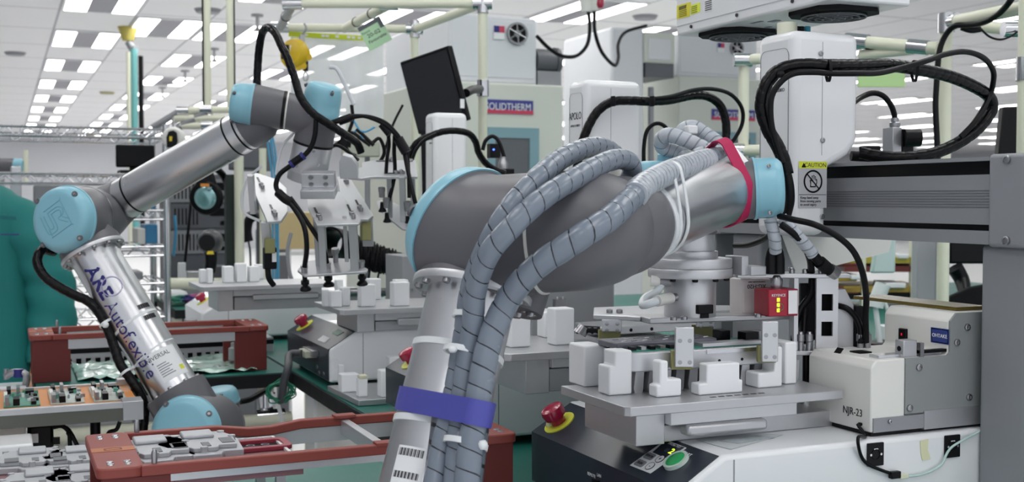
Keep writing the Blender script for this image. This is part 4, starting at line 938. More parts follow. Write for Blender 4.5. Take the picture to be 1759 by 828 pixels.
# ------------------------------------------------------------------ red carrier frames
def carrier(label, x0, x1, y0, y1, zt, near=True, cross=None):
    c = thing('carrier_frame', ((x0+x1)/2, (y0+y1)/2, TAB), label, 'carrier frame')
    th = .013; ew = .055
    def rail(ya, yb, side):
        # long red rail with a shallow notch
        xs = [x0+ew-.004, x0+.22*(x1-x0)+ew, x0+.30*(x1-x0)+ew, x0+.36*(x1-x0)+ew, x0+.44*(x1-x0)+ew, x1-ew+.004]
        dz = [0, 0, -.006, -.006, 0, 0] if near and side > 0 else [0]*6
        poly = [(x, z) for x, z in zip(xs, dz)]+[(x, z-th) for x, z in reversed(list(zip(xs, dz)))]
        G().prism(poly, (0, yb, zt), EX, EZ, yb-ya).obj('side_rail', BAKE, c, bev=.0015)
        ym = (ya+yb)/2
        G().box(x0+ew+.03, x1-ew-.03, ym-.004, ym+.004, zt-th-(.009 if near and side < 0 else .022), zt-th).obj('angle_strip', ALU, c)
    rail(y0, y0+.014, -1); rail(y1-.014, y1, 1)
    for xa, xb in ((x0, x0+ew), (x1-ew, x1)):
        G().prism(rrect(xb-xa, y1-y0, .012, 3, (xa+xb)/2, (y0+y1)/2), (0, 0, zt-th), EX, EY, th).obj('end_plate', BAKE, c, bev=.002)
        for yy_ in (y0+.004, y1-.016): 
            G().box(xa+.006, xb+.035 if xa == x0 else xb-.006, yy_, yy_+.012, TAB+.001, zt-th).obj('end_leg', BAKED, c, bev=.001) if xa == x0 else G().box(xa-.03, xb-.006, yy_, yy_+.012, TAB+.001, zt-th).obj('end_leg', BAKED, c, bev=.001)
        for yy_ in (y0, y1):
            for k in range(2):
                for j in range(2):
                    yv = yy_+(.022+.014*k)*(1 if yy_ == y0 else -1); xv = (xa+xb)/2-.010+.02*j
                    G().lathe((xv, yv, zt), EZ, [(0, .0045), (.0012, .004), (.0012, .002)], 12).obj('screw', CHR, c)
    G().box(x0+.001, x0+ew-.001, (y0+y1)/2-.012, (y0+y1)/2+.012, zt, zt+.0006).obj('tape_mark', mat('orange_tape', C('b06a3f'), .5), c)
    G().holeplate(rrect(.022, .012, .001), rrect(.017, .008, .001), (x0+ew/2, (y0+y1)/2, zt+.0006), EX, EY, .0003).obj('tape_stamp', BAKED, c)
    for yy_ in (y0+.010, y1-.010): G().lathe((x0+ew+.012, yy_, zt), EZ, [(0, .0035), (.014, .0035), (.017, .002)], 12).obj('locating_pin', STL, c)
    for f in (cross or ()):
        xv = x0+f*(x1-x0); G().box(xv-.006, xv+.006, y0+.006, y1-.006, zt-th-.012, zt-.004).obj('cross_bar', ALU, c, bev=.001)
        for yy_ in (y0+.008, y1-.008): G().box(xv-.016, xv+.016, yy_-.010, yy_+.010, zt-.002, zt+.003).obj('cross_lug', BAKE, c, bev=.001)
    return c
zfr = 1.01
f1 = onZ(148, 748, zfr); f5 = onZ(168, 806, zfr); f4 = onZ(886, 742, zfr)
carrier('near red-brown carrier frame with silver strips, crossing behind the purple strap', f1.x-.002, f4.x, f5.y-.005, f1.y+.005, zfr, True, (.66,))
r1 = onY(50, 588, 2.92); r2 = onY(462, 575, 2.92)
carrier('rear dark red carrier frame standing on the green bench behind the labelled arm', r1.x, r2.x, 2.915, 3.10, 1.013, False)
fc = onY(407, 606, 3.0); o = G().lathe((fc.x, 3.02, fc.z-.02), EZ, [(0, .018), (.03, .018), (.034, .012), (.044, .012), (.046, .006)], 18).obj('clear_cup', mat('smoked_clear', C('b9bcc0'), .1, trans=.4), None)
tag(o, 'small clear plastic cup inside the right end of the rear red frame', 'cup')
# ------------------------------------------------------------------ the labelled robot arm further back
ra = thing('robot_arm', D(330, 800, 2.5), 'robot arm with navy lettering down its silver tube, holding a suction gripper', 'robot arm')
ncap = vdir(-.30, .02, .95)
E0 = D(116, 378, 2.36)
dome_cap(ra, E0, ncap, .0695, .032, lugs=4, ph=.95)
# raised logo on the lid: frame and two letters drawn as grooves
lu = (CR*.86+CU*.50); lu = (lu-ncap*lu.dot(ncap)).normalized(); lw = ncap.cross(lu)
lo_ = E0+ncap*.0322
GRV = mat('lid_groove', C('6fa6b8'), .4)
cap0 = [o for o in ra.children if o.name.startswith('joint_cap')][0]
def groove(pts, r=.0009): G().tube([lo_+lu*x+lw*y for x, y in pts], r, 8, step=.002).obj('logo_groove', GRV, cap0, ang=70)
lu2 = lu
groove([(-.020, .030), (.026, .030), (.026, .0301), (.026, -.026), (.026, -.0261), (-.026, -.026), (-.026, -.0259), (-.026, -.008)])
groove([(-.032, .022), (-.032, .0219), (-.032, -.012), (-.026, -.019), (-.012, -.019), (-.006, -.012), (-.006, .016), (-.0059, .016), (.010, .016), (.016, .010), (.012, .002), (.004, -.001), (.020, -.018)])
groove([(-.024, .022), (-.024, -.006), (-.020, -.011), (-.016, -.011), (-.013, -.007), (-.013, .022), (-.0129, .022), (.012, .022), (.022, .014), (.020, .004), (.014, -.001), (.027, -.014)])
H2 = D(147, 376, 2.485)
G().loft([(E0-ncap*.0005, -ncap, .0685), (E0-ncap*.03, -ncap, .069), (H2, -ncap, .0680)], 56).obj('elbow_housing', GREY, ra, ang=60)
ring_band(ra, H2, -ncap, .0682, .003, .001, STL, 'joint_ring')
tA = vdir(-.475, .87, -.12)
F0 = D(160, 434, 2.395)
flange(ra, F0, tA, .0665, .008, 12, -1, .060)
G().loft([(F0, tA, .064), (F0+tA*.02, tA, .062), (F0+tA*.04, tA, .052), (F0+tA*.055, tA, .035)], 48).obj('elbow_neck', GREY, ra, ang=60)
B0 = D(302, 672, 2.355)
td = (B0-F0).normalized(); RA = .0488
G().cyl(F0, B0, RA, n=64).obj('upper_arm', ARM, ra)
# forearm
fA = D(214, 342, 2.56); fB = D(425, 221, 2.47); fdir = (fB-fA).normalized()
c0 = (H2, -ncap, .068); c1 = (fA, fdir, .0465)
G().loft([c0]+bend_secs(c0, c1, 12, .45)+[c1], 56).obj('forearm_casting', GREY, ra, ang=60)
G().cyl(fA-fdir*.002, fB, .0452, n=64).obj('forearm', ARM, ra)
for f in (.085, .90, .975): ring_band(ra, fA.lerp(fB, f), fdir, .0453, .004, .0006, BLK, 'dark_band')
# wrist
w1 = vdir(-.975, .13, .16)
Wc = D(435, 180, 2.43); We = D(490, 190, 2.44)
G().loft([(Wc, w1, .0435), (We, w1, .040)], 48).obj('wrist_housing', GREY, ra)
dome_cap(ra, Wc, w1, .0438, .046, .62, lugs=3, ph=.4)
G().loft([(fB-fdir*.001, fdir, .0452), (fB+fdir*.02, fdir, .045), (fB+fdir*.045, fdir, .041), (fB+fdir*.062, fdir, .030), (fB+fdir*.07, fdir, .012)], 40).obj('wrist_neck', GREY, ra, ang=60)
G().loft([(fB+fdir*.022, EZ, .040), (Wc.lerp(We, .45), EZ, .038)], 36).obj('wrist_neck', GREY, ra, ang=60)
ring_band(ra, We+w1*.003, w1, .0403, .006, .0006, BLK, 'joint_seal'); ring_band(ra, We-w1*.003, w1, .0403, .003, .0012, WHD, 'joint_ring')
ut = vdir(.10, .935, .34)
J = D(548, 197, 2.44); Jb = D(538, 246, 2.455); jd = (J-Jb).normalized()
G().loft([(We, -w1, .0398)]+bend_secs((We, -w1, .0398), (D(540, 205, 2.44), -w1, .038), 4)+[(D(540, 205, 2.44), -w1, .038)], 40).obj('wrist_housing', GREY, ra)
G().loft([(Jb, jd, .0415), (J, jd, .0405)], 48).obj('wrist_housing', GREY, ra)
dome_cap(ra, J, jd, .0412, .066, .6, lugs=3, ph=.2)
ring_band(ra, Jb, jd, .0413, .005, .0008, BLK, 'joint_seal')
Tf = Jb-jd*.062
G().loft([(Tf, jd, .042), (Jb-jd*.034, jd, .042), (Jb-jd*.034, jd, .0415), (Jb-jd*.003, jd, .0415)], 48).obj('tool_flange', ALU, ra, ang=30)
G().cyl(Tf-jd*.02, Tf, .040, n=40).obj('tool_flange', ALUD, ra)
bolts([Jb-jd*.02+CR*.012-CF*.041, Jb-jd*.052-CR*.018-CF*.038, Jb-jd*.052+CR*.026-CF*.034], -CF, .004, .002, ra)
# base joint at the foot
nb = vdir(-.10, .10, .98)
K0 = D(322, 740, 2.262)
dome_cap(ra, K0, nb, .0685, .03, lugs=4, ph=.6)
G().loft([(K0-nb*.0005, -nb, .0675), (K0-nb*.13, -nb, .068)], 48).obj('shoulder_housing', GREY, ra)
kb_ = D(306, 679, 2.44)
G().loft([(B0, td, .063), (B0+td*.055, td, .0635), (B0+td*.075, td, .058), (B0+td*.09, td, .045)], 40).obj('shoulder_neck', GREY, ra, ang=60)
flange(ra, B0+td*.004, td, .062, .008, 10, -1, .056)
q = D(378, 692, 2.56)
G().loft([(q-EZ*.10+CF*.02, EZ, .036), (q, vdir(-.1, .98, .1), .0425)], 40).obj('base_joint', GREY, ra); dome_cap(ra, q, vdir(-.1, .97, .15), .0435, .032, .7)
G().loft([(K0-nb*.12, -nb, .066)]+bend_secs((K0-nb*.12, -nb, .066), (D(392, 735, 2.60), vdir(.75, 0, -.66), .055), 5)+[(D(392, 735, 2.60), vdir(.75, 0, -.66), .05)], 40).obj('base_joint', GREY, ra, ang=60)
pb_ = D(360, 790, 2.55); G().cyl((pb_.x, pb_.y, 0), (pb_.x, pb_.y, pb_.z), .075, n=40).obj('pedestal', GALD, ra)
# lettering on the tube
def across(axp, axd, r, face):
    f0_ = tubewrap(axp, axd, r, face)
    return lambda x, y, z: f0_(-y, x, z)
front_ = (CO-F0.lerp(B0, .5)).normalized()
pm = F0.lerp(B0, .615)
text('Autoflexible', .040, pm, td, CR, INK, ra, wrap=tubewrap(pm, td, RA, front_, -.52), sx=.90)
pl0 = F0.lerp(B0, .215)
def bar(x0, x1, y0, y1, par=ra, m=INK, name='logo_stroke', pp=None, roll=-.42): return patch(pp or pl0, td, RA, front_, x0, x1, y0, y1, m, par, name, roll, .0006, 4)
# logo: three heavy letters one under the other
LOGO = text('ARE', .040, pl0, td, CR, INK, ra, name='logo_stroke', wrap=tubewrap(pl0, td, RA, front_, -.44), sx=1.05)
so = LOGO.modifiers.new('bold', 'SOLIDIFY') if False else None
for k_, (dx_, dy_) in enumerate(((.0016, 0), (-.0016, 0), (0, .0016), (0, -.0016))): text('ARE', .040, pl0, td, CR, INK, ra, name='logo_stroke', wrap=(lambda f: lambda x, y, z: f(x+dx_, y+dy_, z))(tubewrap(pl0, td, RA, front_, -.44)), sx=1.05)
sl_ = F0.lerp(B0, .28)
wv = tubewrap(sl_, td, RA, front_, -.05); g = G(); ro, ri = [], []
n = 30
rows = [[wv(rr*math.cos(2*math.pi*i/n), rr*math.sin(2*math.pi*i/n), zz) for i in range(n)] for rr, zz in ((.019, 0), (.021, 0), (.021, .0005), (.019, .0005))]
g.rings(rows, closed=True); g.obj('logo_ring', mat('ring_mauve', C('a7a3c4'), .5), ra)
for f, ln in ((.47, .030), (.545, .030)):
    pp = F0.lerp(B0, f)
    for j in range(18): patch(pp, td, RA, front_, -.005, .005, .020+j*.0016, .020+j*.0016+.0005+.0004*(j*7 % 3), DINK, ra, 'barcode_bar', .0, .0006, 2)
pp = F0.lerp(B0, .86)
st_ = patch(pp, td, RA, front_, -.036, .030, -.012, .046, PAPER, ra, 'rating_label', .02, .0004)
text('UNIVERSAL', .0125, pp, CR, -td, DINK, st_, wrap=across(pp-td*.024, td, RA, front_), align='CENTER', sx=.95)
for i in range(6): patch(pp, td, RA, front_, -.008+.005*i, -.006+.005*i, -.008, .012+.004*(i % 3), GINK, st_, 'label_line', .02, .0007, 3)
patch(pp, td, RA, front_, .010, .020, .032, .042, MATS['marker_yellow'], st_, 'warning_mark', .02, .0007, 3)
tape_ = MATS['clear_tape']
ring_band(ra, F0.lerp(B0, .52), (td+CR*.12).normalized(), RA, .006, .0008, TIE, 'cable_tie'); ring_band(ra, F0.lerp(B0, .74), (td+CR*.2).normalized(), RA, .003, .0008, TIE, 'cable_tie')
# cable run along the arm
g = G(); P = [D(*p) for p in ((92, 432, 2.40), (72, 430, 2.36), (64, 449, 2.34), (75, 473, 2.33), (98, 491, 2.33), (128, 507, 2.34), (152, 518, 2.35), (172, 540, 2.345), (190, 578, 2.34), (205, 622, 2.33), (222, 648, 2.33), (240, 676, 2.33), (248, 705, 2.34), (243, 760, 2.35))]
g.tube(P, .0098, 18, step=.0022, rfun=ridge(.0098, .017), uv=True); ch = g.obj('spiral_hose', BSP, ra, ang=70)
for px, py, d in ((181, 556, 2.335), (216, 640, 2.325)): 
    c = D(px, py, d); hull_loop(c, (td+CR*.15).normalized(), .012, c+CR*.02+CF*.01, .004, .005, .0012, TIE, 'cable_tie', ra); 
G().sph(D(181, 558, 2.32), .007, (1, 1, 1), 10).obj('tie_head', TIE, ra)
g = G(); g.tube([D(*p) for p in ((441, 150, 2.50), (443, 110, 2.50), (445, 85, 2.49), (450, 58, 2.47), (460, 47, 2.44), (473, 57, 2.41), (484, 80, 2.39), (494, 100, 2.38), (506, 134, 2.37), (517, 168, 2.365), (537, 194, 2.37), (563, 212, 2.38), (589, 229, 2.39), (613, 246, 2.40), (620, 262, 2.41))], .0085, 18, step=.0022, rfun=ridge(.0085, .018), uv=True)
g.obj('spiral_hose', BSP, ra, ang=70)
cable([(543, 203, 2.375), (541, 232, 2.38), (533, 255, 2.385), (517, 272, 2.385), (497, 286, 2.385), (480, 300, 2.385), (474, 318, 2.385), (478, 331, 2.385)], .0052, BLK, ra)
G().tube([D(519, 269, 2.38), D(502, 281, 2.38)], .008, 14).obj('cable_joint', BLK, ra)
for px, py in ((520, 268), (501, 282)): 
    G().cyl(D(px-2, py+1.5, 2.38), D(px+2, py-1.5, 2.38), .0085, n=14).obj('joint_band', INK, ra)
G().tube([D(478, 331, 2.38), D(490, 342, 2.37), D(500, 347, 2.37)], .0095, 14).obj('cable_splitter', BLK, ra)
cable([(492, 342, 2.37), (505, 358, 2.36), (522, 388, 2.33), (527, 425, 2.33), (523, 459, 2.34)], .0052, BLK, ra)
cable([(498, 339, 2.37), (515, 362, 2.37), (540, 400, 2.36), (555, 424, 2.36), (562, 452, 2.37)], .0048, BLK, ra)
for y0_ in (0, 4): cable([(570, 211-y0_*.3, 2.40), (590, 207-y0_, 2.40), (610, 201-y0_*.5, 2.40), (632, 200+y0_*.3, 2.40), (661, 210+y0_, 2.41), (680, 228+y0_, 2.42), (690, 243+y0_, 2.43)], .0042, BLK, ra)
G().tube([D(582, 209, 2.395), D(604, 201, 2.395)], .0085, 14).obj('cable_joint', BLK, ra); G().tube([D(656, 213, 2.42), D(670, 230, 2.42)], .009, 14).obj('cable_joint', BLK, ra)
G().tube([D(684, 238, 2.43), D(698, 262, 2.43)], .011, 14).obj('cable_joint', BLK, ra)
cable([(667, 230, 2.43), (668, 250, 2.44), (665, 272, 2.46), (663, 300, 2.47)], .004, BLK, ra); cable([(694, 258, 2.44), (701, 295, 2.43), (709, 330, 2.42), (714, 350, 2.42)], .0045, BLK, ra); cable([(699, 256, 2.45), (702, 300, 2.45), (703, 340, 2.45)], .004, BLK, ra)
cable([(678, 232, 2.45), (677, 260, 2.46), (678, 300, 2.47), (668, 345, 2.47)], .0042, BLK, ra)
WIRE = mat('white_wire', C('dfe2e4'), .4)
cable([(505, 228, 2.46), (486, 250, 2.47), (478, 275, 2.47), (474, 300, 2.47)], .0026, WIRE, ra)
cable([(450, 285, 2.52), (428, 305, 2.52), (416, 335, 2.52), (420, 365, 2.52), (447, 380, 2.50)], .003, WIRE, ra)
# --- suction gripper with slanted arms --------------------------------------
un = vdir(.0, .94, .34); ur = (CR-un*CR.dot(un)).normalized(); uf = ur.cross(un)   # uf points to the front
def onP(px, py, P0, n=un): r = ray(px, py); return CO+r*((V(P0)-CO).dot(n)/r.dot(n))
def pslab(name, pix, P0, th, m, n=un, bev=.001, parent=ra):
    ps = [onP(*p, P0, n) for p in pix]; g = G(); g.rings([[p for p in ps], [p-n*th for p in ps]]); return g.obj(name, m, parent, bev=bev)
def rod(name, p, dn, r, m, parent=ra, n=14): return G().cyl(p, p-un*dn, r, n=n).obj(name, m, parent)
def slotscrew(px, py, dx, dy, P0, parent):
    a, b = onP(px, py, P0)+un*.0006, onP(px+dx, py+dy, P0)+un*.0006; dd = (b-a).normalized(); s = un.cross(dd)*.0022
    g = G(); g.rings([[a-s, b-s, b+s, a+s], [a-s+un*.0005, b-s+un*.0005, b+s+un*.0005, a+s+un*.0005]]); g.obj('slot', BLK, parent)
    bolts([a.lerp(b, .75), ], un, .0055, .006, parent); bolts([a.lerp(b, 1.05)], un, .0045, .008, parent)
PF = D(580, 383, 2.33)
cb_ = D(549, 304, 2.415)
G().prism([(-.034, -.016), (.034, -.016), (.034, .014), (-.034, .014)], cb_, ur, un, .025).obj('mount_block', ALU, ra, bev=.001)
bolts([cb_+ur*x+un*y+uf*.025 for x in (-.014, .016) for y in (-.008, .007)], uf, .0055, .0012, ra)
G().prism([(-.034, -.034), (.036, -.034), (.036, -.016), (-.034, -.016)], cb_, ur, un, .045).obj('mount_block', ALU, ra, bev=.001)
fp = pslab('front_plate', ((527, 331), (584, 329), (620, 378), (616, 384), (544, 386), (529, 356)), PF, .005, ALU)
slotscrew(540, 357, 10, 20, PF, fp); slotscrew(597, 352, 10, 22, PF, fp)
ltop = lambda px, d: D(px, 387, d)
def leg(px, py, d, w, dpt, ln, parent=ra, m=ALUD, name='gripper_leg'):
    p = D(px, py, d); return G().prism([(-w/2, -ln), (w/2, -ln), (w/2, 0), (-w/2, 0)], p, ur, un, dpt).obj(name, m, parent, bev=.0008)
leg(551, 387, 2.335, .014, -.02, .102); leg(605, 386, 2.335, .016, -.02, .100)
leg(541, 372, 2.36, .008, .004, .108); leg(592, 370, 2.36, .008, .004, .100)
PB = D(572, 470, 2.355)
bpq = ((511, 464), (522, 449), (566, 443), (600, 444), (632, 462), (630, 466), (523, 473))
base_ = pslab('gripper_base', bpq, PB, .005, ALU)
for px, py, h_ in ((523, 468, .016), (563, 461, .014), (621, 459, .014)):
    p = onP(px, py, PB); G().lathe(p, un, [(0, .0065), (h_*.6, .0065), (h_*.62, .0075), (h_, .0075), (h_, .0045)], 16).obj('air_fitting', STL, base_)
    q = p-un*.006; G().lathe(q, -un, [(0, .005), (.012, .005), (.012, .0085), (.019, .0085), (.0195, .006), (.024, .006), (.026, .009), (.030, .0115), (.032, .0115), (.0322, .004)], 18).obj('suction_cup', BLK, base_)
p = onP(577, 450, PB); G().lathe(p, un, [(0, .0055), (.018, .0055), (.020, .008), (.030, .008), (.030, .005)], 16).obj('air_fitting', STL, base_)
# left slanted arm
PL = D(480, 375, 2.40)
lp_ = pslab('side_plate', ((424, 299), (442, 297), (476, 308), (492, 323), (494, 363), (483, 379), (459, 381)), PL, .006, ALU)
slotscrew(442, 305, 9, 18, PL, lp_); slotscrew(464, 352, 9, 18, PL, lp_)
leg(429, 303, 2.47, .012, -.018, .085); leg(455, 383, 2.405, .018, -.014, .070)
G().box(-.010, .010, -.008, .008, -.03, 0, Matrix.Translation(D(463, 410, 2.41))).obj('rubber_pad', OLIVE, ra, bev=.001)
cabp = D(463, 425, 2.42); G().box(-.013, .013, -.01, .01, -.045, 0, Matrix.Translation(cabp)).obj('sensor_head', BLK, ra, bev=.002); G().box(.003, .012, -.0108, -.010, -.03, -.01, Matrix.Translation(cabp)).obj('sensor_label', PAPER, ra)
cable([(460, 462, 2.42), (462, 478, 2.42), (470, 490, 2.43)], .006, BLK, ra)
# right slanted arm behind
PR_ = D(625, 372, 2.42)
rp_ = pslab('side_plate', ((579, 303), (600, 303), (641, 370), (633, 376), (612, 376), (585, 330)), PR_, .006, ALU)
slotscrew(588, 303, 8, 12, PR_, rp_); slotscrew(611, 344, 9, 18, PR_, rp_)
leg(630, 377, 2.425, .022, -.012, .06); G().box(-.010, .010, -.008, .008, -.04, 0, Matrix.Translation(D(628, 380, 2.43))).obj('rubber_pad', OLIVE, ra, bev=.001)
# right level arm with its own suction base
mb = D(602, 290, 2.44); G().prism([(-.02, -.016), (.018, -.016), (.018, .012), (.006, .030), (-.012, .036), (-.02, .02)], mb, ur, un, .02).obj('mount_block', ALU, ra, bev=.001)
PX = D(660, 303, 2.44)
xp = pslab('level_plate', ((598, 292), (622, 287), (622, 279), (640, 275), (714, 275), (717, 303), (640, 303), (620, 306), (598, 304)), PX, .006, ALU)
slotscrew(646, 277, 26, 0, PX, xp); slotscrew(660, 298, 28, 0, PX, xp)
leg(690, 305, 2.43, .012, -.02, .098); leg(708, 303, 2.47, .010, -.014, .085); leg(668, 306, 2.46, .010, -.012, .10)
xb = pslab('gripper_base', ((648, 345), (668, 342), (716, 372), (722, 398), (690, 392), (650, 358)), D(690, 385, 2.45), .005, ALU)
for px, py in ((656, 338), (664, 356), (700, 362)):
    p = D(px, py, 2.45); G().lathe(p, un, [(0, .0065), (.012, .0065), (.012, .0075), (.02, .0075), (.021, .004)], 14).obj('air_fitting', STL, xb)
    G().lathe(p-un*.012, -un, [(0, .004), (.012, .005), (.02, .009), (.022, .003)], 14).obj('suction_cup', BLK, xb)
bolts([onP(px, py, PX) for px, py in ((676, 276), (705, 277), (692, 298))], un, .006, .005, xp)
cable([(565, 254, 2.5), (580, 250, 2.5), (600, 262, 2.5), (615, 275, 2.49)], .004, BLK, ra)
# ------------------------------------------------------------------ left: person in a green smock
SMOCK = mat('teal_smock', C('157572'), .75, 0, .12, 6, bump=.25)
SKIN = mat('skin', C('c99a7c'), .55)
HAIR = mat('dark_hair', C('221c1a'), .6)
pc = D(-78, 400, 3.62); PX0, PY0 = pc.x, pc.y
per = thing('person', (PX0, PY0, 0), 'person in teal smock and hood standing behind the labelled robot arm', 'person')
fwd = (V((0, 0, 0))+V((-.35, -.94, 0))).normalized(); rgt = V((-fwd.y, fwd.x, 0))   # rgt points to picture right
def pp_(x, y, z): return V((PX0, PY0, 0))+rgt*x+fwd*y+EZ*z
def skin_body(name, verts, edges, m, parent, root=0, sub=2):
    me = bpy.data.meshes.new(name); off = BASE[parent.name]
    me.from_pydata([tuple(V(v[0])-off) for v in verts], edges, []); me.update(); me.materials.append(m)
    o = bpy.data.objects.new(name, me); COL.objects.link(o); o.parent = parent; BASE[o.name] = V(off)
    sk = o.modifiers.new('skin', 'SKIN')
    for i, v in enumerate(verts):
        r = v[1]; o.data.skin_vertices[0].data[i].radius = (r, r) if not isinstance(r, tuple) else r
    o.data.skin_vertices[0].data[root].use_root = True
    s = o.modifiers.new('sub', 'SUBSURF'); s.levels = sub; s.render_levels = sub
    for p in me.polygons: p.use_smooth = True
    sk.use_smooth_shade = True
    return o
bv = [(pp_(0, 0, .92), .125), (pp_(0, 0, 1.10), .12), (pp_(0, 0, 1.28), .125), (pp_(0, 0, 1.36), .06), (pp_(0, .015, 1.43), .05), (pp_(0, .03, 1.50), .085), (pp_(0, .03, 1.58), .09), (pp_(0, .02, 1.63), .06),
      (pp_(.16, 0, 1.28), .045), (pp_(.24, -.02, 1.08), .042), (pp_(.27, .03, .86), .032), (pp_(.275, .06, .78), .028),
      (pp_(-.16, 0, 1.28), .045), (pp_(-.24, -.02, 1.08), .042), (pp_(-.27, .03, .86), .032), (pp_(-.275, .06, .78), .028),
      (pp_(.09, 0, .82), .085), (pp_(.10, .01, .48), .06), (pp_(.10, -.01, .10), .042), (pp_(.10, .10, .04), .035),
      (pp_(-.09, 0, .82), .085), (pp_(-.10, .01, .48), .06), (pp_(-.10, -.01, .10), .042), (pp_(-.10, .10, .04), .035)]
be = [(0, 1), (1, 2), (2, 3), (3, 4), (4, 5), (5, 6), (6, 7), (2, 8), (8, 9), (9, 10), (10, 11), (2, 12), (12, 13), (13, 14), (14, 15), (0, 16), (16, 17), (17, 18), (18, 19), (0, 20), (20, 21), (21, 22), (22, 23)]
nb_ = len(bv)
for s, base in ((1, 11), (-1, 15)):
    h = bv[base][0]
    for k in range(4):
        a = pp_(s*.277, .065+.019*(k-1.5), .715); b = pp_(s*.268, .07+.019*(k-1.5), .672+.006*abs(k-1))
        bv += [(a, .009), (b, .0075)]; be += [(base, len(bv)-2), (len(bv)-2, len(bv)-1)]
    a = pp_(s*.255, .115, .755); b = pp_(s*.24, .13, .72); bv += [(a, .0095), (b, .008)]; be += [(base, len(bv)-2), (len(bv)-2, len(bv)-1)]
body = skin_body('body', bv, be, SKIN, per)
G().sph(pp_(0, .125, 1.545), .014, (.8, 1.2, 1.2), 12).obj('nose', SKIN, body)
for s in (-1, 1): G().sph(pp_(s*.035, .115, 1.575), .011, (1.2, .7, .7), 12).obj('eye', BLK, body)
def ell(c, a, b, n=28, ph=0): return [c+rgt*a*math.cos(2*math.pi*i/n)+fwd*b*math.sin(2*math.pi*i/n) for i in range(n)]
rng = random.Random(2)
rs = []
for z, a, b in ((.60, .27, .21), (.70, .262, .20), (.80, .255, .195), (.90, .245, .188), (1.0, .232, .178), (1.10, .225, .17), (1.20, .222, .162), (1.28, .222, .155), (1.325, .205, .140), (1.362, .165, .12), (1.392, .095, .09), (1.41, .07, .075)):
    ring = ell(pp_(0, 0, z), a, b); 
    if z < 1.2: ring = [p+(p-pp_(0, 0, z)).normalized()*(.012*math.sin(i*1.7+z*6)*(1.25-z)) for i, p in enumerate(ring)]
    rs.append(ring)
g = G(); g.rings(rs, cap=False); sm = g.obj('smock', SMOCK, per, ang=70); so = sm.modifiers.new('t', 'SOLIDIFY'); so.thickness = .004
for s in (1, -1):
    P = [pp_(s*.12, 0, 1.285), pp_(s*.20, -.005, 1.235), pp_(s*.272, -.02, 1.08), pp_(s*.29, .0, .95), pp_(s*.295, .03, .82)]
    G().tube(P, .07, 20, step=.02, rfun=lambda L, a: .086-.030*L+.006*math.sin(L*60+a*2)).obj('sleeve', SMOCK, per, ang=80)
for s in (1, -1):
    G().tube([pp_(s*.10, 0, .70), pp_(s*.10, 0, .06)], .075, 18, step=.05).obj('trouser_leg', mat('white_trousers', C('e4e6e8'), .7), per, ang=70)
    G().sph(pp_(s*.10, .06, .035), .05, (1, 2.2, .7), 14).obj('shoe', WHT, per)
# hood with open face
g = G(); rs = []
for z, r, o_ in ((1.37, .11, .6), (1.42, .108, .6), (1.48, .118, .75), (1.55, .122, .85), (1.62, .11, .85), (1.67, .07, .6)):
    n = 24; rs.append([pp_(r*math.cos(a), .015+r*1.08*math.sin(a), z) for a in [math.radians(90+48*o_+(360-96*o_)*i/(n-1)) for i in range(n)]])
rows = [[g.bm.verts.new(p) for p in r] for r in rs]
for a, b in zip(rows[:-1], rows[1:]):
    for i in range(len(a)-1): g.bm.faces.new((a[i], a[i+1], b[i+1], b[i]))
g.bm.faces.new(rows[-1])
hd = g.obj('hood', SMOCK, per, ang=70); so = hd.modifiers.new('t', 'SOLIDIFY'); so.thickness = .004
# chest flap and stitched line
fz = D(12, 378, 3.05); 
def chest(px, py): 
    r_ = ray(px, py); d = (pp_(0, .178, 1.1)-CO).dot(fwd)/r_.dot(fwd); return CO+r_*d
g = G(); q = [chest(-40, 366), chest(28, 372), chest(29, 378), chest(-40, 375)]; g.rings([q, [p+fwd*.004 for p in q]]); g.obj('pocket_flap', mat('teal_dark', C('15686a'), .75), sm)
G().tube([chest(2+i*2.4, 402+(i % 2)*1.6) for i in range(14)], .0018, 6).obj('embroidery', INK, sm)
# ------------------------------------------------------------------ left: chrome wire shelving
rk0 = D(286, 340, 4.45); RKY0 = rk0.y; RKX1 = rk0.x; RKX0 = RKX1-1.35; RKY1 = RKY0+.45
rack = thing('wire_shelving', ((RKX0+RKX1)/2, (RKY0+RKY1)/2, 0), 'tall chrome wire shelving behind the person and the labelled robot arm', 'shelving')
zt_ = onY(250, 222, RKY0).z
for x in (RKX0, RKX1):
    for y in (RKY0, RKY1): 
        G().cyl((x, y, 0), (x, y, zt_+.02), .0135, n=14).obj('post', CHR, rack)
levels = [onY(250, py, RKY0).z for py in (222, 300, 362, 424, 487, 545, 640)]
for z in levels:
    g = G()
    for y in (RKY0, RKY1):
        g.cyl((RKX0, y, z), (RKX1, y, z), .0045, n=8); g.cyl((RKX0, y, z-.034), (RKX1, y, z-.034), .0045, n=8)
        k = 36; zz = [V((RKX0+(RKX1-RKX0)*i/k, y, z if i % 2 else z-.034)) for i in range(k+1)]
        for a, b in zip(zz[:-1], zz[1:]): g.cyl(a, b, .0028, n=5)
    for x in (RKX0, RKX1):
        for dz in (0, -.034): g.cyl((x, RKY0, z+dz), (x, RKY1, z+dz), .0045, n=8)
    k = 40
    for i in range(1, k): g.cyl((RKX0+(RKX1-RKX0)*i/k, RKY0, z+.004), (RKX0+(RKX1-RKX0)*i/k, RKY1, z+.004), .0024, n=5)
    g.obj('wire_shelf', CHR, rack)
def onrack(px0, px1, h, lev, m, name, label, cat, dy=.12, dep=.2, bev=.004, grp=None):
    a, b = onY(px0, 400, RKY0+dy), onY(px1, 400, RKY0+dy); z = levels[lev]+.007
    o = G().box(a.x, b.x, RKY0+dy, RKY0+dy+dep, z, z+h).obj(name, m, None, bev=bev); return tag(o, label, cat, grp)
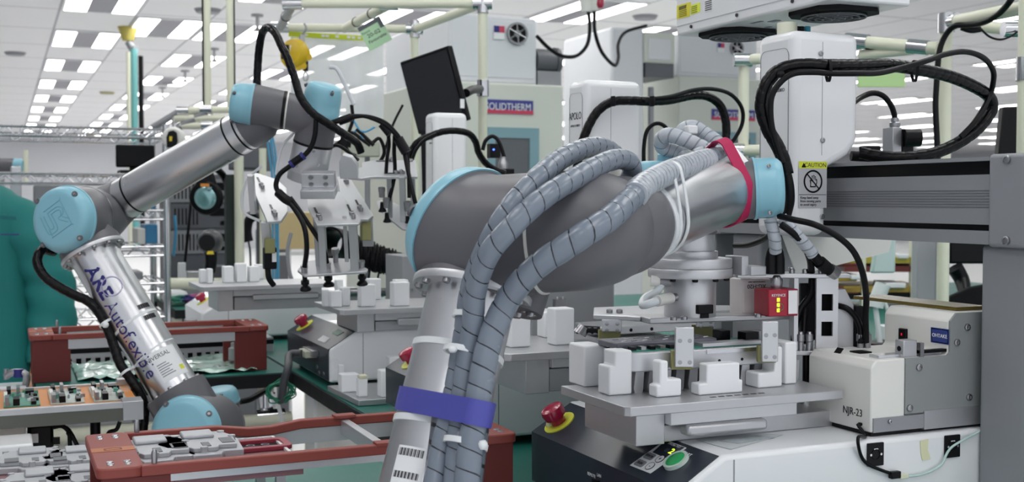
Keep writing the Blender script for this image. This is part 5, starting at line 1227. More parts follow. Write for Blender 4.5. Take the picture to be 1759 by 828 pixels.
BLUEB = mat('bin_blue', C('3b86b4'), .4)
# flat dark screen leaning on the second shelf
sc_ = thing('monitor', onY(228, 298, RKY0+.1), 'black flat monitor seen from behind on the chrome shelving, above the labelled arm', 'monitor')
a, b = onY(199, 248, RKY0+.1), onY(266, 290, RKY0+.1)
G().box(a.x, b.x, RKY0+.1, RKY0+.125, levels[1]+.03, a.z).obj('housing', BLK, sc_, bev=.006); G().box((a.x+b.x)/2-.06, (a.x+b.x)/2+.06, RKY0+.05, RKY0+.19, levels[1]+.007, levels[1]+.018).obj('stand_foot', BLK, sc_); G().box((a.x+b.x)/2-.02, (a.x+b.x)/2+.02, RKY0+.124, RKY0+.135, levels[1]+.018, levels[1]+.10).obj('stand_neck', BLK, sc_)
onrack(250, 271, .075, 3, BLUEB, 'storage_bin', 'small blue bin on the chrome shelf behind the grey robot elbow', 'bin')
onrack(252, 268, .05, 2, BLUEB, 'paper_stack', 'blue folder stack on the upper wire shelf beside the silver tube', 'folders')
onrack(236, 250, .06, 3, WHD, 'carton', 'small white carton beside the blue bin on the wire shelf', 'carton')
onrack(205, 245, .03, 4, GAL, 'metal_tray', 'shallow grey tray low on the chrome shelving', 'tray')
onrack(222, 262, .025, 5, WHT, 'component_tray', 'white component tray on the bottom visible wire shelf', 'tray')
onrack(150, 210, .05, 2, mat('wood_tan', C('b79d77'), .6), 'wooden_box', 'tan wooden box on the wire shelf behind the blue elbow lid', 'box')
onrack(60, 110, .09, 2, GAL, 'metal_case', 'grey metal case on the wire shelf above the smock shoulder', 'case')
onrack(20, 38, .16, 2, ALUP, 'canister', 'tall shiny canister on the shelf above the smock', 'canister')
for i, px in enumerate((155, 168, 181)): onrack(px, px+9, .035, 3, [WHT, BLK, GAL][i], 'small_part_box', ['small white box in the row on the wire shelf', 'small black box in the row on the wire shelf', 'small grey box in the row on the wire shelf'][i], 'box')
# the far robot arm glimpsed through the shelving
fr = thing('robot_arm', D(20, 330, 6.0), 'distant grey robot joint with pale blue lid seen through the chrome shelving at left', 'robot arm')
p0, p1 = D(-12, 283, 6.0), D(26, 284, 6.0); G().cyl(p0, p1, .035, n=28).obj('joint_housing', GREY, fr); G().lathe(p1, p1-p0, [(0, .036), (.03, .035), (.045, .026), (.048, .001)], 28).obj('joint_cap', BLUE, fr)
G().cyl(D(44, 258, 6.0), D(44, 312, 6.0), .012, n=12).obj('stand_post', CREAM, fr); G().cyl(D(-10, 300, 6), (D(-10, 300, 6).x, D(-10, 300, 6).y, 0), .05, n=20).obj('pedestal', GAL, fr)
G().tube([p0, D(-10, 300, 6)], .035, 20).obj('upper_arm', ALUP, fr)
# white and black tool balancer on the rack's end
wb_ = thing('tool_balancer', D(296, 240, 4.4), 'black and yellow reel in a white housing hanging beside the chrome shelving', 'tool balancer')
G().lathe(D(300, 238, 4.40), -CF, [(0, .042), (.02, .043), (.03, .034), (.031, .001)], 24).obj('housing', WHD, wb_)
G().prism([(-.018, -.034), (.014, -.034), (.021, -.01), (.018, .022), (.006, .03), (-.012, .026), (-.02, .004)], D(296, 238, 4.365), CR, CU, .01).obj('face_plate', BLK, wb_, bev=.002); G().box(-.013, .013, -.004, .0, -.010, .008, Matrix.Translation(D(297, 238, 4.36))).obj('yellow_label', mat('label_yellow', C('e0c52c'), .5), wb_)
G().cyl(D(298, 218, 4.4), D(296, 202, 4.4), .004, n=8).obj('hook', STL, wb_)
# ------------------------------------------------------------------ cream pipe structure, upper left
def pipe(name, a, b, r, m, parent): return G().cyl(a, b, r, n=16).obj(name, m, parent)
def joint(p, ax, r, l, parent): return G().cyl(V(p)-V(ax).normalized()*l/2, V(p)+V(ax).normalized()*l/2, r, n=16).obj('pipe_joint', CHR, parent)
pf = thing('pipe_rack', (onZ(827, 2, 1.94).x, D(827, 2, 3.6).y, 0), 'cream pipe rack with chrome joints over the second robot row, carrying the tilted monitor', 'pipe frame')
a = D(827, 6, 3.6); b = D(500, 4, 3.6); 
ZF = a.z; fl_ = onZ(503, 6, ZF); frr = onZ(829, 6, ZF); bl = onZ(481, 47, ZF); br = onZ(712, 50, ZF)
pipe('crossbar', fl_, frr, .0145, CREAM, pf); pipe('crossbar', bl, br, .0145, CREAM, pf); pipe('crossbar', frr, br, .0145, CREAM, pf); pipe('crossbar', fl_, bl, .0145, mat('pipe_grey', C('9a9da2'), .4), pf)
m1, m2 = onZ(668, 8, ZF), onZ(592, 49, ZF); pipe('crossbar', m1, m2, .0155, CREAM, pf)
for x_, y_, z0_, z1_ in ((frr.x, frr.y, TAB+.001, 2.6), (br.x, br.y, TAB+.001, ZF)): pipe('post', (x_, y_, z0_), (x_, y_, z1_), .0145, CREAM, pf)
pipe('post', (bl.x, bl.y, .9), (bl.x, bl.y, ZF), .0145, CREAM, pf) if False else None
for p, ax in ((frr, frr-fl_), (br, br-bl), (br, frr-br), (m1, fl_-frr), (fl_, frr-fl_), (bl, bl-br), (frr, EZ), (br, EZ)): joint(p, ax, .019, .06, pf)
q = onY(838, 152, frr.y); joint((frr.x, frr.y, q.z), EZ, .0195, .05, pf)
# zip ties round the pipes
for p_, d_ in ((fl_.lerp(bl, .5), bl-fl_), (m1.lerp(m2, .35), m2-m1), (m1.lerp(m2, .7), m2-m1)): ring_band(pf, p_, d_, .0165, .004, .001, BLKM, 'zip_tie')
# hanging poles at upper left
for i, (px0, px1, pyb) in enumerate(((341, 357, 186), (383, 396, 184))):
    p = D(px1, pyb, 5.0); t = thing('hanging_pole', p, ['cream pole hanging from the ceiling, left of two, beside a dark cable', 'cream pole hanging from the ceiling just left of the blue wrist lid'][i], 'pole')
    pt = onZ(px0-4, -20, CEIL); pt = V((p.x, p.y, CEIL))
    G().cyl(p, pt, .0155, n=14).obj('pole', CREAM, t); G().cyl(p+V((.018*(1 if i else -1), 0, 0)), pt+V((.018*(1 if i else -1), 0, 0)), .004, n=8).obj('cable', BLK, t)
pg = thing('pipe_rail', D(350, 200, 5.0), 'distant cream and grey pipe rails joined below the two hanging poles', 'pipe rail')
for a_, b_, m_ in (((315, 190), (404, 188), CREAM), ((300, 203), (404, 203), CREAM), ((312, 189), (262, 219), GAL), ((355, 192), (305, 220), GAL), ((310, 216), (360, 216), CREAM)): pipe('rail', D(*a_, 5.0), D(*b_, 5.0), .0155, m_, pg)
for p_ in ((315, 190), (355, 188), (357, 215)): joint(D(*p_, 5.0), CR, .021, .05, pg)
# teal cable trunk
tt = thing('hanging_cables', D(236, 150, 6.5), 'teal and black cable trunk dropping from a yellow ceiling fitting at upper left', 'cable trunk')
x6 = D(236, 215, 10.5); tp = D(236, 85, 10.5)
G().cyl((x6.x-.022, x6.y, .9), (x6.x-.022, x6.y, tp.z), .030, n=12).obj('cable', mat('teal_cable', C('6fb3b3'), .4), tt); G().cyl((x6.x-.070, x6.y, .9), (x6.x-.070, x6.y, tp.z-.03), .020, n=10).obj('post', CREAM, tt); G().cyl((x6.x+.035, x6.y, .9), (x6.x+.035, x6.y, tp.z-.06), .022, n=10).obj('cable', BLK, tt)
G().tube([V((x6.x, x6.y, tp.z)), D(228, 84, 10.5), D(221, 72, 10.5)], .035, 10).obj('elbow', GAL, tt); G().cyl(D(220, 70, 10.5), (D(220, 70, 10.5).x, D(220, 70, 10.5).y, CEIL), .05, .09, 14).obj('ceiling_fitting', mat('dull_yellow', C('b8ac5a'), .5), tt)
# yellow balancer
yb = thing('tool_balancer', D(505, 90, 3.95), 'yellow spring balancer hanging from the grey pipe above the wrist of the labelled arm', 'tool balancer')
YB = mat('balancer_yellow', C('d9b51e'), .4, 0, .05, 30)
yn = vdir(-.55, .1, .83)
c_ = D(506, 93, 3.95)
G().lathe(c_-yn*.028, yn, [(0, .030), (.006, .046), (.020, .053), (.036, .053), (.050, .046), (.056, .030), (.0565, .001)], 28).obj('housing', YB, yb)
G().box(-.020, .004, -.004, .004, -.024, .024, Matrix.Translation(c_+yn*.030-CR*.004)).obj('dark_label', BLK, yb); G().box(.006, .016, -.004, .004, -.026, .022, Matrix.Translation(c_+yn*.032-CR*.0)).obj('white_label', PAPER, yb)
for px, py in ((527, 90), (530, 98), (521, 113), (513, 115)): G().cyl(D(px, py, 3.93), D(px, py, 3.98), .012, n=12).obj('bolt_lug', YB, yb)
G().tube([D(519, 66, 3.95), D(521, 58, 3.95), D(526, 48, 3.95), D(523, 40, 3.95)], .004, 8).obj('hook', STL, yb); G().box(-.008, .008, -.006, .006, -.012, .012, Matrix.Translation(D(519, 66, 3.95))).obj('hanger_bracket', STL, yb)
G().cyl(D(525, 105, 3.95), D(525, 122, 3.95), .009, n=12).obj('rope_sleeve', BLK, yb); G().tube([D(525, 121, 3.95), D(521, 131, 3.95), D(523, 138, 3.95), D(527, 138, 3.95), D(529, 131, 3.95), D(525, 121, 3.95)], .0025, 8).obj('snap_hook', STL, yb)
# green tag on the middle bar
gt = thing('hanging_tag', D(645, 60, 3.72), 'pale green paper tag with grey header hanging crooked from the cream bar', 'tag')
t0, t1, t2, t3 = D(614, 49, 3.73), D(652, 28, 3.73), D(674, 74, 3.70), D(637, 88, 3.70)
tu = (t1-t0).normalized(); tw = (t0-t3); tw = (tw-tu*tw.dot(tu)).normalized(); tn = tu.cross(tw)
W_, H_ = (t1-t0).length, (t0-t3).length
G().prism([(0, -H_), (W_, -H_), (W_, 0), (0, 0)], t0, tu, tw, .0015).obj('card', mat('tag_green', C('b5dcb4'), .6), gt)
G().prism([(0, -H_*.16), (W_, -H_*.16), (W_, 0), (0, 0)], t0+tn*.0016, tu, tw, .0008).obj('header', mat('tag_header', C('555b62'), .5), gt); G().prism([(W_*.82, -H_*.42), (W_, -H_*.42), (W_, -H_*.16), (W_*.82, -H_*.16)], t0+tn*.0016, tu, tw, .0008).obj('header', MATS['tag_header'], gt)
text('20-02', .020, t0+tu*W_*.48-tw*H_*.48+tn*.002, tu, tw, DINK, gt); text('Favourable', .016, t0+tu*W_*.52-tw*H_*.70+tn*.002, tu, tw, DINK, gt, sx=.9); text('Fixture', .010, t0+tu*W_*.22-tw*H_*.30+tn*.002, tu, tw, DINK, gt)
# clear plastic curtain with a yellow-green strip
cu_ = thing('plastic_screen', bl.lerp(br, .5), 'translucent plastic sheet with yellow green strip hanging behind the yellow balancer', 'plastic screen')
cz = onY(560, 200, bl.y).z; cx0 = onY(502, 100, bl.y).x; cx1 = onY(662, 100, bl.y).x
SHEET = mat('clear_sheet', C('f0f3f6'), .25, alpha=.55); 
g = G(); n = 24; rows = []
for k in range(2): rows.append([V((cx0+(cx1-cx0)*i/n, bl.y+.02+.006*math.sin(i*.8)+.0015*k, 0)) for i in range(n+1)])
g.rings([[V((p.x, p.y, z)) for p in rows[0]+rows[1][::-1]] for z in (cz, ZF-.02)]); g.obj('sheet', SHEET, cu_)
zs_ = onY(590, 63, bl.y).z; G().box(onY(497, 63, bl.y).x, onY(625, 63, bl.y).x, bl.y+.008, bl.y+.012, zs_-.009, zs_+.009).obj('strip', mat('strip_lime', C('cfdc34'), .5), cu_)
for px in (527, 556, 563, 580, 600, 608, 618): q = onY(px, 63, bl.y); G().box(q.x-.006, q.x+.006, bl.y+.006, bl.y+.008, zs_-.004, zs_+.004).obj('strip_mark', WINK, cu_)
# tilted black monitor on the post
mo = thing('monitor', D(750, 155, 3.35), 'black flat monitor tilted sideways, clamped to the cream post', 'monitor')
q0, q1, q2, q3 = D(686, 107, 3.40), D(770, 78, 3.30), D(812, 197, 3.30), D(728, 228, 3.40)
mu = (q1-q0).normalized(); mw = (q0-q3); mw = (mw-mu*mw.dot(mu)).normalized(); mn = mu.cross(mw); W_, H_ = (q1-q0).length, (q0-q3).length
o_ = q0-mw*H_
G().prism([(-.0, 0), (W_, 0), (W_, H_), (0, H_)], o_-mn*.022, mu, mw, .022).obj('housing', BLK, mo, bev=.004)
G().prism([(W_*.04, H_*.03), (W_*.95, H_*.03), (W_*.95, H_*.96), (W_*.04, H_*.96)], o_+mn*.0002, mu, mw, .0008).obj('screen', mat('screen_off', C('24262b'), .22), mo)
G().prism([(W_*.08, H_*.06), (W_*.9, H_*.06), (W_*.9, H_*.9), (W_*.08, H_*.9)], o_-mn*.045, mu, mw, .024).obj('back_cover', BLK, mo, bev=.008)
G().box(-.006, .006, -.002, .002, -.013, .013, Matrix.Translation(D(794, 178, 3.305))).obj('white_sticker', PAPER, mo)
G().tube([D(800, 160, 3.36), D(812, 154, 3.45), D(825, 153, frr.dot(CF)-CO.dot(CF))], .013, 12).obj('clamp_arm', BLK, mo)
cable([(692, 180, 3.5), (676, 212, 3.5), (665, 245, 3.5), (655, 280, 3.5)], .004, BLK, mo)
G().prism([(-.012, -.32), (.02, -.32), (.008, .0), (-.02, .0)], D(735, 225, 3.38), CR, CU, .012).obj('stand_strut', BLK, mo)
# ------------------------------------------------------------------ ovens behind
OVEN = mat('oven_paint', C('d3d8cf'), .5, 0, .03, 3); TANK = mat('oven_white', C('dcdfe4'), .4, 0, .03, 4); TEALF = mat('window_teal', C('7fa3ad'), .5)
SIGNB = mat('sign_blue', C('3a3f8e'), .5); SIGNR = mat('sign_red', C('c8405f'), .5)
def oven(label, Y, pxl, pxr, pyt, sign, win, tank, fan, flag, dep=1.5, grp=None):
    a, b = onY(pxl, pyt, Y), onY(pxr, pyt, Y); ov = thing('drying_oven', ((a.x+b.x)/2, Y+dep/2, 0), label, 'oven')
    G().box(a.x, b.x, Y, Y+dep, 0, a.z).obj('oven_body', OVEN, ov, bev=.01)
    ta, tb = onY(tank[0], tank[1], Y+.05), onY(tank[2], tank[3], Y+.05)
    G().box(ta.x, tb.x, Y+.05, Y+dep*.7, a.z+.002, ta.z).obj('top_tank', TANK, ov, bev=.01)
    G().box(ta.x+.02, tb.x-.02, Y+.046, Y+.05, a.z+.03, ta.z-.02).obj('tank_panel', TANK, ov, bev=.004)
    # sign
    s0, s1 = onY(sign[0], sign[1], Y-.006), onY(sign[2], sign[3], Y-.006); h = s0.z-s1.z; w = s1.x-s0.x
    sg = G().box(s0.x, s1.x, Y-.006, Y, s1.z, s0.z).obj('maker_sign', SIGNB, ov); G().box(s0.x, s1.x, Y-.0075, Y-.006, s1.z, s1.z+h*.30).obj('sign_band', SIGNR, sg)
    text('SOLIDTHERM', h*.72, ((s0.x+s1.x)/2, Y-.009, s1.z+h*.48), EX, EZ, WINK, sg, sx=w/(h*.72)/6.6, ext=.0008)
    for wv_ in win:
        w0, w1 = onY(wv_[0], wv_[1], Y-.012), onY(wv_[2], wv_[3], Y-.012)
        G().holeplate([(w0.x, w1.z), (w1.x, w1.z), (w1.x, w0.z), (w0.x, w0.z)], [(w0.x+.04, w1.z+.05), (w1.x-.05, w1.z+.05), (w1.x-.05, w0.z-.05), (w0.x+.04, w0.z-.05)], (0, Y, 0), EX, EZ, .012).obj('window_frame', TEALF, ov)
        G().box(w0.x+.04, w1.x-.05, Y-.004, Y-.001, w1.z+.05, w0.z-.05).obj('window_glass', mat('dark_glass', C('5d6166'), .15), ov)
    fp_ = onY(*fan, Y+.04); G().pipe(fp_, fp_-EY*.012, .055, .045, 28).obj('fan_rim', GAL, ov); G().cyl(fp_-EY*.002, fp_-EY*.004, .045, n=24).obj('fan_mouth', BLKM, ov)
    for k in range(3): 
        an = .6+k*2.094; dd = V((math.cos(an), 0, math.sin(an))); G().cyl(fp_-EY*.010-dd*.05, fp_-EY*.010+dd*.05, .0035, n=6).obj('fan_guard', STL, ov)
    G().cyl(fp_-EY*.006, fp_-EY*.009, .018, n=16).obj('fan_hub', GAL, ov)
    f_ = onY(*flag, Y+.04); fg = G().box(f_.x-.028, f_.x+.028, f_.y-.004, f_.y, f_.z-.032, f_.z+.032).obj('flag_sticker', PAPER, ov); G().box(f_.x-.028, f_.x+.0, f_.y-.006, f_.y-.004, f_.z+.0, f_.z+.032).obj('sticker_patch', INK, fg); G().box(f_.x, f_.x+.028, f_.y-.006, f_.y-.004, f_.z+.0, f_.z+.032).obj('sticker_patch', SIGNR, fg)
    return ov
Y1_ = 5.2
ov1 = oven('pale green oven with maker sign and teal window frame, behind the cream post', Y1_, 740, 968, 137, (829, 170, 916, 197), ((838, 218, 926, 330),), (770, 22, 922, 134), (888, 58), (857, 56))
mq = onY(935, 105, Y1_+.1); G().cyl((mq.x-.06, mq.y, mq.z), (mq.x+.05, mq.y, mq.z), .06, n=20).obj('blower_motor', GALD, ov1); G().cyl((mq.x+.05, mq.y, mq.z), (mq.x+.07, mq.y, mq.z), .07, n=20).obj('blower_rim', GALD, ov1); G().box(mq.x-.06, mq.x+.07, mq.y-.05, mq.y+.05, mq.z-.13, mq.z-.055).obj('motor_foot', GAL, ov1)
Y2_ = 6.9
ov2 = oven('second pale oven, farther right, between the two white gantry heads', Y2_, 1166, 1420, 130, (1223, 187, 1297, 208), ((1228, 226, 1298, 330),), (1164, 58, 1300, 150), (1265, 83), (1238, 82))
dx = onY(1110, 148, Y2_-.3)
dk = thing('duct_box', (dx.x, dx.y, 0), 'pale duct cabinet with a side hatch standing between the two ovens', 'duct')
a, b = onY(1050, 45, Y2_-.3), onY(1160, 148, Y2_-.3); c = onY(1102, 100, Y2_-.3)
G().box(a.x, c.x+.02, Y2_-.3, Y2_+.4, 0, a.z).obj('cabinet', TANK, dk, bev=.02); G().box(c.x+.02, b.x, Y2_-.3, Y2_+.3, onY(1130, 108, Y2_-.3).z, a.z-.02).obj('hatch_box', OVEN, dk, bev=.01); G().box(c.x+.05, b.x-.04, Y2_-.31, Y2_-.3, onY(1130, 103, Y2_-.3).z, a.z-.06).obj('hatch_door', TANK, dk, bev=.004)
G().cyl(onY(1118, 150, Y2_-.2), onY(1118, 330, Y2_-.2), .02, n=10).obj('conduit', GAL, dk); G().box(c.x+.04, b.x, Y2_-.28, Y2_+.1, onY(1130, 132, Y2_-.3).z, onY(1130, 108, Y2_-.3).z).obj('blower_recess', GALD, dk)
# hanging supply cables and their sockets
hc = thing('power_drop', D(1012, 8, 5.6), 'white socket pair near the ceiling with two drooping black oven cables', 'power drop')
for px, py in ((1007, 10), (1022, 8)): 
    q = D(px, py, 5.6); G().cyl(q-EZ*.03, q+EZ*.05, .025, .035, 16).obj('socket_body', WHD, hc); G().cyl(q+EZ*.05, (q.x, q.y, CEIL), .008, n=8).obj('drop_cable', WHD, hc)
G().sph(D(1031, 5, 5.58), .02, (1, 1, 1.5), 10).obj('red_knob', RED, hc)
cable([(1011, 20, 5.6), (1013, 50, 5.6), (1008, 78, 5.58), (990, 96, 5.55), (965, 96, 5.5), (942, 82, 5.45), (922, 62, 5.4)], .009, BLKM, hc)
cable([(1021, 20, 5.6), (1022, 55, 5.6), (1034, 90, 5.7), (1055, 112, 5.9), (1062, 100, 6.1), (1062, 75, 6.3), (1075, 55, 6.5), (1110, 44, 6.7)], .009, BLKM, hc)
# ------------------------------------------------------------------ overhead ionising blower
zi = 1.62
iA = onZ(1162, 62, zi); iB = onZ(1291, 69, zi); iN = onZ(1556, 10, zi)
ix0, ix1, iy1, iy0 = iA.x, iB.x, iA.y, iN.y
ib = thing('ionizing_blower', ((ix0+ix1)/2, (iy0+iy1)/2, zi), 'white overhead ionising blower box with two black fan grilles underneath', 'blower')
G().box(ix0, ix1, iy0, iy1, zi, zi+.17).obj('case', WHT, ib, bev=.004)
G().box(ix0-.0015, ix0, iy0+.002, iy1-.002, zi+.016, zi+.168).obj('front_cover', WHT, ib, bev=.0008)
for f in (.12, .45, .8): 
    q = V((ix0-.0005, iy1-(iy1-iy0)*f, zi+.010)); G().cyl(q, q-EX*.002, .003, n=10).obj('screw', DINK, ib)
for (px, py) in ((1268, 55), (1432, 19)):
    c = onZ(px, py, zi); c = V((min(max(c.x, ix0+.055), ix1-.055), c.y, zi)); R = min(.058, (ix1-ix0)/2-.004)
    pl_ = [(c.x-R, c.y-R*.62), (c.x-R*.62, c.y-R), (c.x+R*.62, c.y-R), (c.x+R, c.y-R*.62), (c.x+R, c.y+R*.62), (c.x+R*.62, c.y+R), (c.x-R*.62, c.y+R), (c.x-R, c.y+R*.62)]
    g = G(); g.rings([[V((x, y, z)) for x, y in pl_] for z in (zi-.007, zi-.0003)]); fn = g.obj('fan_plate', BLKM, ib, bev=.001)
    G().cyl((c.x, c.y, zi-.0076), (c.x, c.y, zi-.007), R*.86, n=32).obj('fan_mouth', mat('fan_black', (.004, .004, .004), .7), fn)
    for k, r in enumerate((.84, .66, .48, .30)): G().tube([V((c.x+R*r*math.cos(a*math.pi/12), c.y+R*r*math.sin(a*math.pi/12), zi-.010-.003*(1-r))) for a in range(25)], .0013, 6, step=.006).obj('grille_ring', GALD, fn)
    for k in range(4):
        a = k*math.pi/4+.3; d_ = V((math.cos(a), math.sin(a), 0))*R*.84; G().tube([V((c.x, c.y, zi-.012))-d_+EZ*.002, V((c.x, c.y, zi-.0125)), V((c.x, c.y, zi-.012))+d_+EZ*.002], .0013, 6).obj('grille_spoke', GALD, fn)
def ibf(px, py): return onX(px, py, ix0-.0016)
def isticker(q, m, name): return quad([ibf(*p) for p in q], .0005, -EX, name, m, ib)
s1 = isticker(((1163, 10), (1187, 3), (1185, 28), (1163, 33)), mat('sticker_yellow', C('e2d83c'), .5), 'warning_sticker'); s2 = isticker(((1187, 9), (1203, 4), (1203, 20), (1187, 26)), mat('sticker_lime', C('e3f04a'), .5), 'info_sticker'); s3 = isticker(((1211, 2), (1223, -1), (1224, 18), (1211, 22)), PAPER, 'barcode_sticker')
quad([ibf(*p)-EX*.0008 for p in ((1167, 12), (1180, 8), (1179, 14), (1167, 18))], .0003, -EX, 'sticker_print', mat('sticker_print', C('6e6a2a'), .5), s1)
for i in range(4): quad([ibf(*p)-EX*.0008 for p in ((1167, 20+i*3), (1180, 16+i*3), (1180, 17+i*3), (1167, 21+i*3))], .0003, -EX, 'sticker_line', MATS['sticker_print'], s1)
for i in range(4): quad([ibf(*p)-EX*.0008 for p in ((1188, 12+i*3.4), (1198, 9+i*3.4), (1198, 10+i*3.4), (1188, 13+i*3.4))], .0003, -EX, 'sticker_line', MATS['sticker_print'], s2)
for i in range(5): quad([ibf(*p)-EX*.0008 for p in ((1212, 3+i*3.6), (1223, 0+i*3.6), (1223, 1.4+i*3.6), (1212, 4.4+i*3.6))], .0003, -EX, 'sticker_line', DINK, s3)
for px, py, w_, h_ in ((1330, 36, .012, .02), (1300, 38, .006, .03), (1320, 46, .008, .012), (1365, 30, .006, .014)):
    c = onZ(px, py, zi); G().box(c.x-w_/2, c.x+w_/2, c.y-h_/2, c.y+h_/2, zi-.0008, zi-.0002).obj('under_label', GINK, ib)
for y in (iy0+.1, iy1-.1): G().cyl(((ix0+ix1)/2, y, zi+.17), ((ix0+ix1)/2, y, CEIL), .012, n=12).obj('hanger_rod', CREAM, ib)
# short cream stub and cables between blower and the near gantry head
stb = thing('cable_stub', (hA.location.x if False else 1.11, 1.46, 1.578), 'short cream pipe stub with black and teal cables on top of the near gantry head', 'cable stub')
G().cyl(D(1352, 80, 1.80), D(1352, 40, 1.80), .0155, n=16).obj('pipe', CREAM, stb); G().cyl(D(1368, 76, 1.82), D(1368, 46, 1.82), .006, n=10).obj('cable', BLK, stb); G().cyl(D(1376, 76, 1.82), D(1376, 46, 1.82), .005, n=10).obj('cable', BLK, stb); G().cyl(D(1386, 76, 1.83), D(1386, 46, 1.83), .006, n=10).obj('cable', mat('cable_teal', C('3fa7bd'), .4), stb)
# ------------------------------------------------------------------ cable looms of the gantry heads
def loom(nm, pts, r, parent, ridged=True):
    g = G(); g.tube([D(*p) for p in pts], r, 18, step=.0022 if ridged else None, rfun=ridge(r, .017) if ridged else None, uv=True); return g.obj(nm, BSP, parent, ang=70)
loom('cable_loom', [(1352, 300, 1.60), (1345, 272, 1.60), (1333, 246, 1.60), (1322, 228, 1.60), (1311, 200, 1.60), (1308, 178, 1.60), (1314, 150, 1.60), (1328, 129, 1.60), (1348, 117, 1.60), (1378, 112, 1.60), (1420, 113, 1.60), (1467, 113, 1.62), (1520, 112, 1.65), (1553, 115, 1.68), (1594, 122, 1.71), (1634, 132, 1.74), (1670, 147, 1.77), (1697, 164, 1.80), (1704, 182, 1.81), (1697, 200, 1.81), (1674, 226, 1.80), (1637, 250, 1.79), (1594, 266, 1.78), (1547, 271, 1.78), (1507, 268, 1.79), (1478, 262, 1.80)], .0095, mA)
G().tube([D(1352, 300, 1.60), D(1356, 320, 1.60), D(1357, 345, 1.605), D(1352, 368, 1.62)], .0065, 14).obj('cable', BLK, mA, ang=70)
cable([(1345, 280, 1.585), (1330, 235, 1.585), (1324, 200, 1.585), (1326, 165, 1.585), (1342, 140, 1.585), (1365, 126, 1.585), (1400, 124, 1.585), (1428, 126, 1.59), (1475, 126, 1.60), (1510, 125, 1.62), (1546, 117, 1.64), (1593, 104, 1.66), (1625, 93, 1.68), (1660, 89, 1.70), (1690, 100, 1.73), (1706, 122, 1.76), (1705, 148, 1.785), (1700, 164, 1.79), (1690, 185, 1.785), (1672, 212, 1.78), (1650, 235, 1.78)], .0042, BLK, mA)
for px, py, a in ((1423, 119, 0), (1571, 120, 0)): 
    c = D(px, py, 1.60 if px < 1500 else 1.68); hull_loop(c, CR, .0125, c-CU*.008, .008, .004, .0015, BLKM, 'zip_tie', mA)
G().sph(D(1341, 128, 1.59), .006, (1, 1, 1), 8).obj('zip_tie', BLKM, mA)
cable([(1462, 180, 1.80), (1478, 168, 1.84), (1498, 160, 1.85), (1516, 164, 1.85), (1530, 180, 1.86), (1536, 196, 1.87), (1537, 204, 1.87)], .0045, BLK, mA)
# motor with black optical head on top of the beam
G().box(-.009, .009, -.012, .012, 0, .045, Matrix.Translation(D(1532, 268, 1.86))).obj('sensor_body', ALUD, mA, bev=.001)
G().box(-.012, .012, -.014, .014, 0, .040, Matrix.Translation(D(1549, 266, 1.87))).obj('sensor_head', BLK, mA, bev=.0015)
G().cyl(D(1553, 237, 1.85), D(1580, 237, 1.85), .014, n=18).obj('sensor_lens', BLK, mA)
G().lathe(D(1537, 222, 1.87), EZ, [(0, .007), (.006, .0085), (.010, .0085), (.012, .006), (.018, .006)], 16).obj('connector', STL, mA)
G().box(-.012, .012, -.012, .012, 0, .011, Matrix.Translation(D(1494, 263, 1.82))).obj('cable_gland', BLKM, mA, bev=.002)
G().tube([D(1462, 268, 1.82), D(1500, 270, 1.82), D(1535, 272, 1.82)], .008, 10).obj('cable_chain', BLKM, mA)
loom('cable_loom', [(990, 300, 2.30), (995, 262, 2.30), (1006, 228, 2.30), (1020, 200, 2.30), (1036, 183, 2.30), (1056, 174, 2.30), (1085, 173, 2.31), (1113, 174, 2.32), (1150, 172, 2.35), (1190, 164, 2.40), (1216, 166, 2.43), (1236, 180, 2.45), (1246, 205, 2.46), (1247, 235, 2.46), (1240, 262, 2.45)], .0092, mB)
cable([(1056, 170, 2.30), (1100, 171, 2.31), (1150, 166, 2.33), (1190, 155, 2.37), (1225, 153, 2.40), (1255, 162, 2.43), (1274, 185, 2.45), (1275, 212, 2.46), (1262, 238, 2.46), (1250, 252, 2.46)], .0042, BLK, mB)
cable([(1106, 290, 2.5), (1106, 255, 2.5), (1110, 228, 2.5), (1120, 215, 2.5), (1132, 212, 2.5), (1143, 218, 2.5), (1149, 228, 2.5)], .0045, BLK, mB)
for px, py in ((1053, 174), (1120, 174)): G().sph(D(px, py, 2.29), .010, (.5, 1, 1.4), 8).obj('zip_tie', BLKM, mB)
loom('cable_loom', [(700, 272, 2.70), (708, 256, 2.70), (719, 243, 2.70), (740, 233, 2.70), (762, 226, 2.70), (786, 225, 2.70), (806, 230, 2.72), (817, 244, 2.74), (822, 262, 2.76), (834, 280, 2.78), (850, 291, 2.80), (868, 298, 2.80)], .0080, mC)
cable([(703, 300, 2.68), (708, 275, 2.68), (716, 255, 2.68), (730, 240, 2.68), (750, 230, 2.68)], .004, BLK, mC)
cable([(829, 258, 2.9), (834, 242, 2.9), (845, 234, 2.9), (855, 240, 2.9), (862, 256, 2.9), (866, 270, 2.9)], .005, BLK, mC)
G().box(-.014, .014, -.012, .012, -.02, .016, Matrix.Translation(D(848, 258, 2.95))).obj('sensor_head', BLK, mC, bev=.001); G().sph(D(848, 257, 2.93), .003, (1, 1, 1), 8).obj('blue_light', mat('led_blue', C('4a6cff'), .4, emit=2.5), mC)
G().lathe(D(864, 290, 2.9), EZ, [(0, .012), (.016, .012), (.022, .008), (.030, .008)], 14).obj('connector', STL, mC); G().box(-.03, .02, -.02, .02, -.03, 0, Matrix.Translation(D(866, 290, 2.92))).obj('cable_gland', BLKM, mC, bev=.002)
cable([(640, 245, 2.55), (652, 238, 2.56), (660, 262, 2.58), (648, 285, 2.58)], .004, BLK, ra)
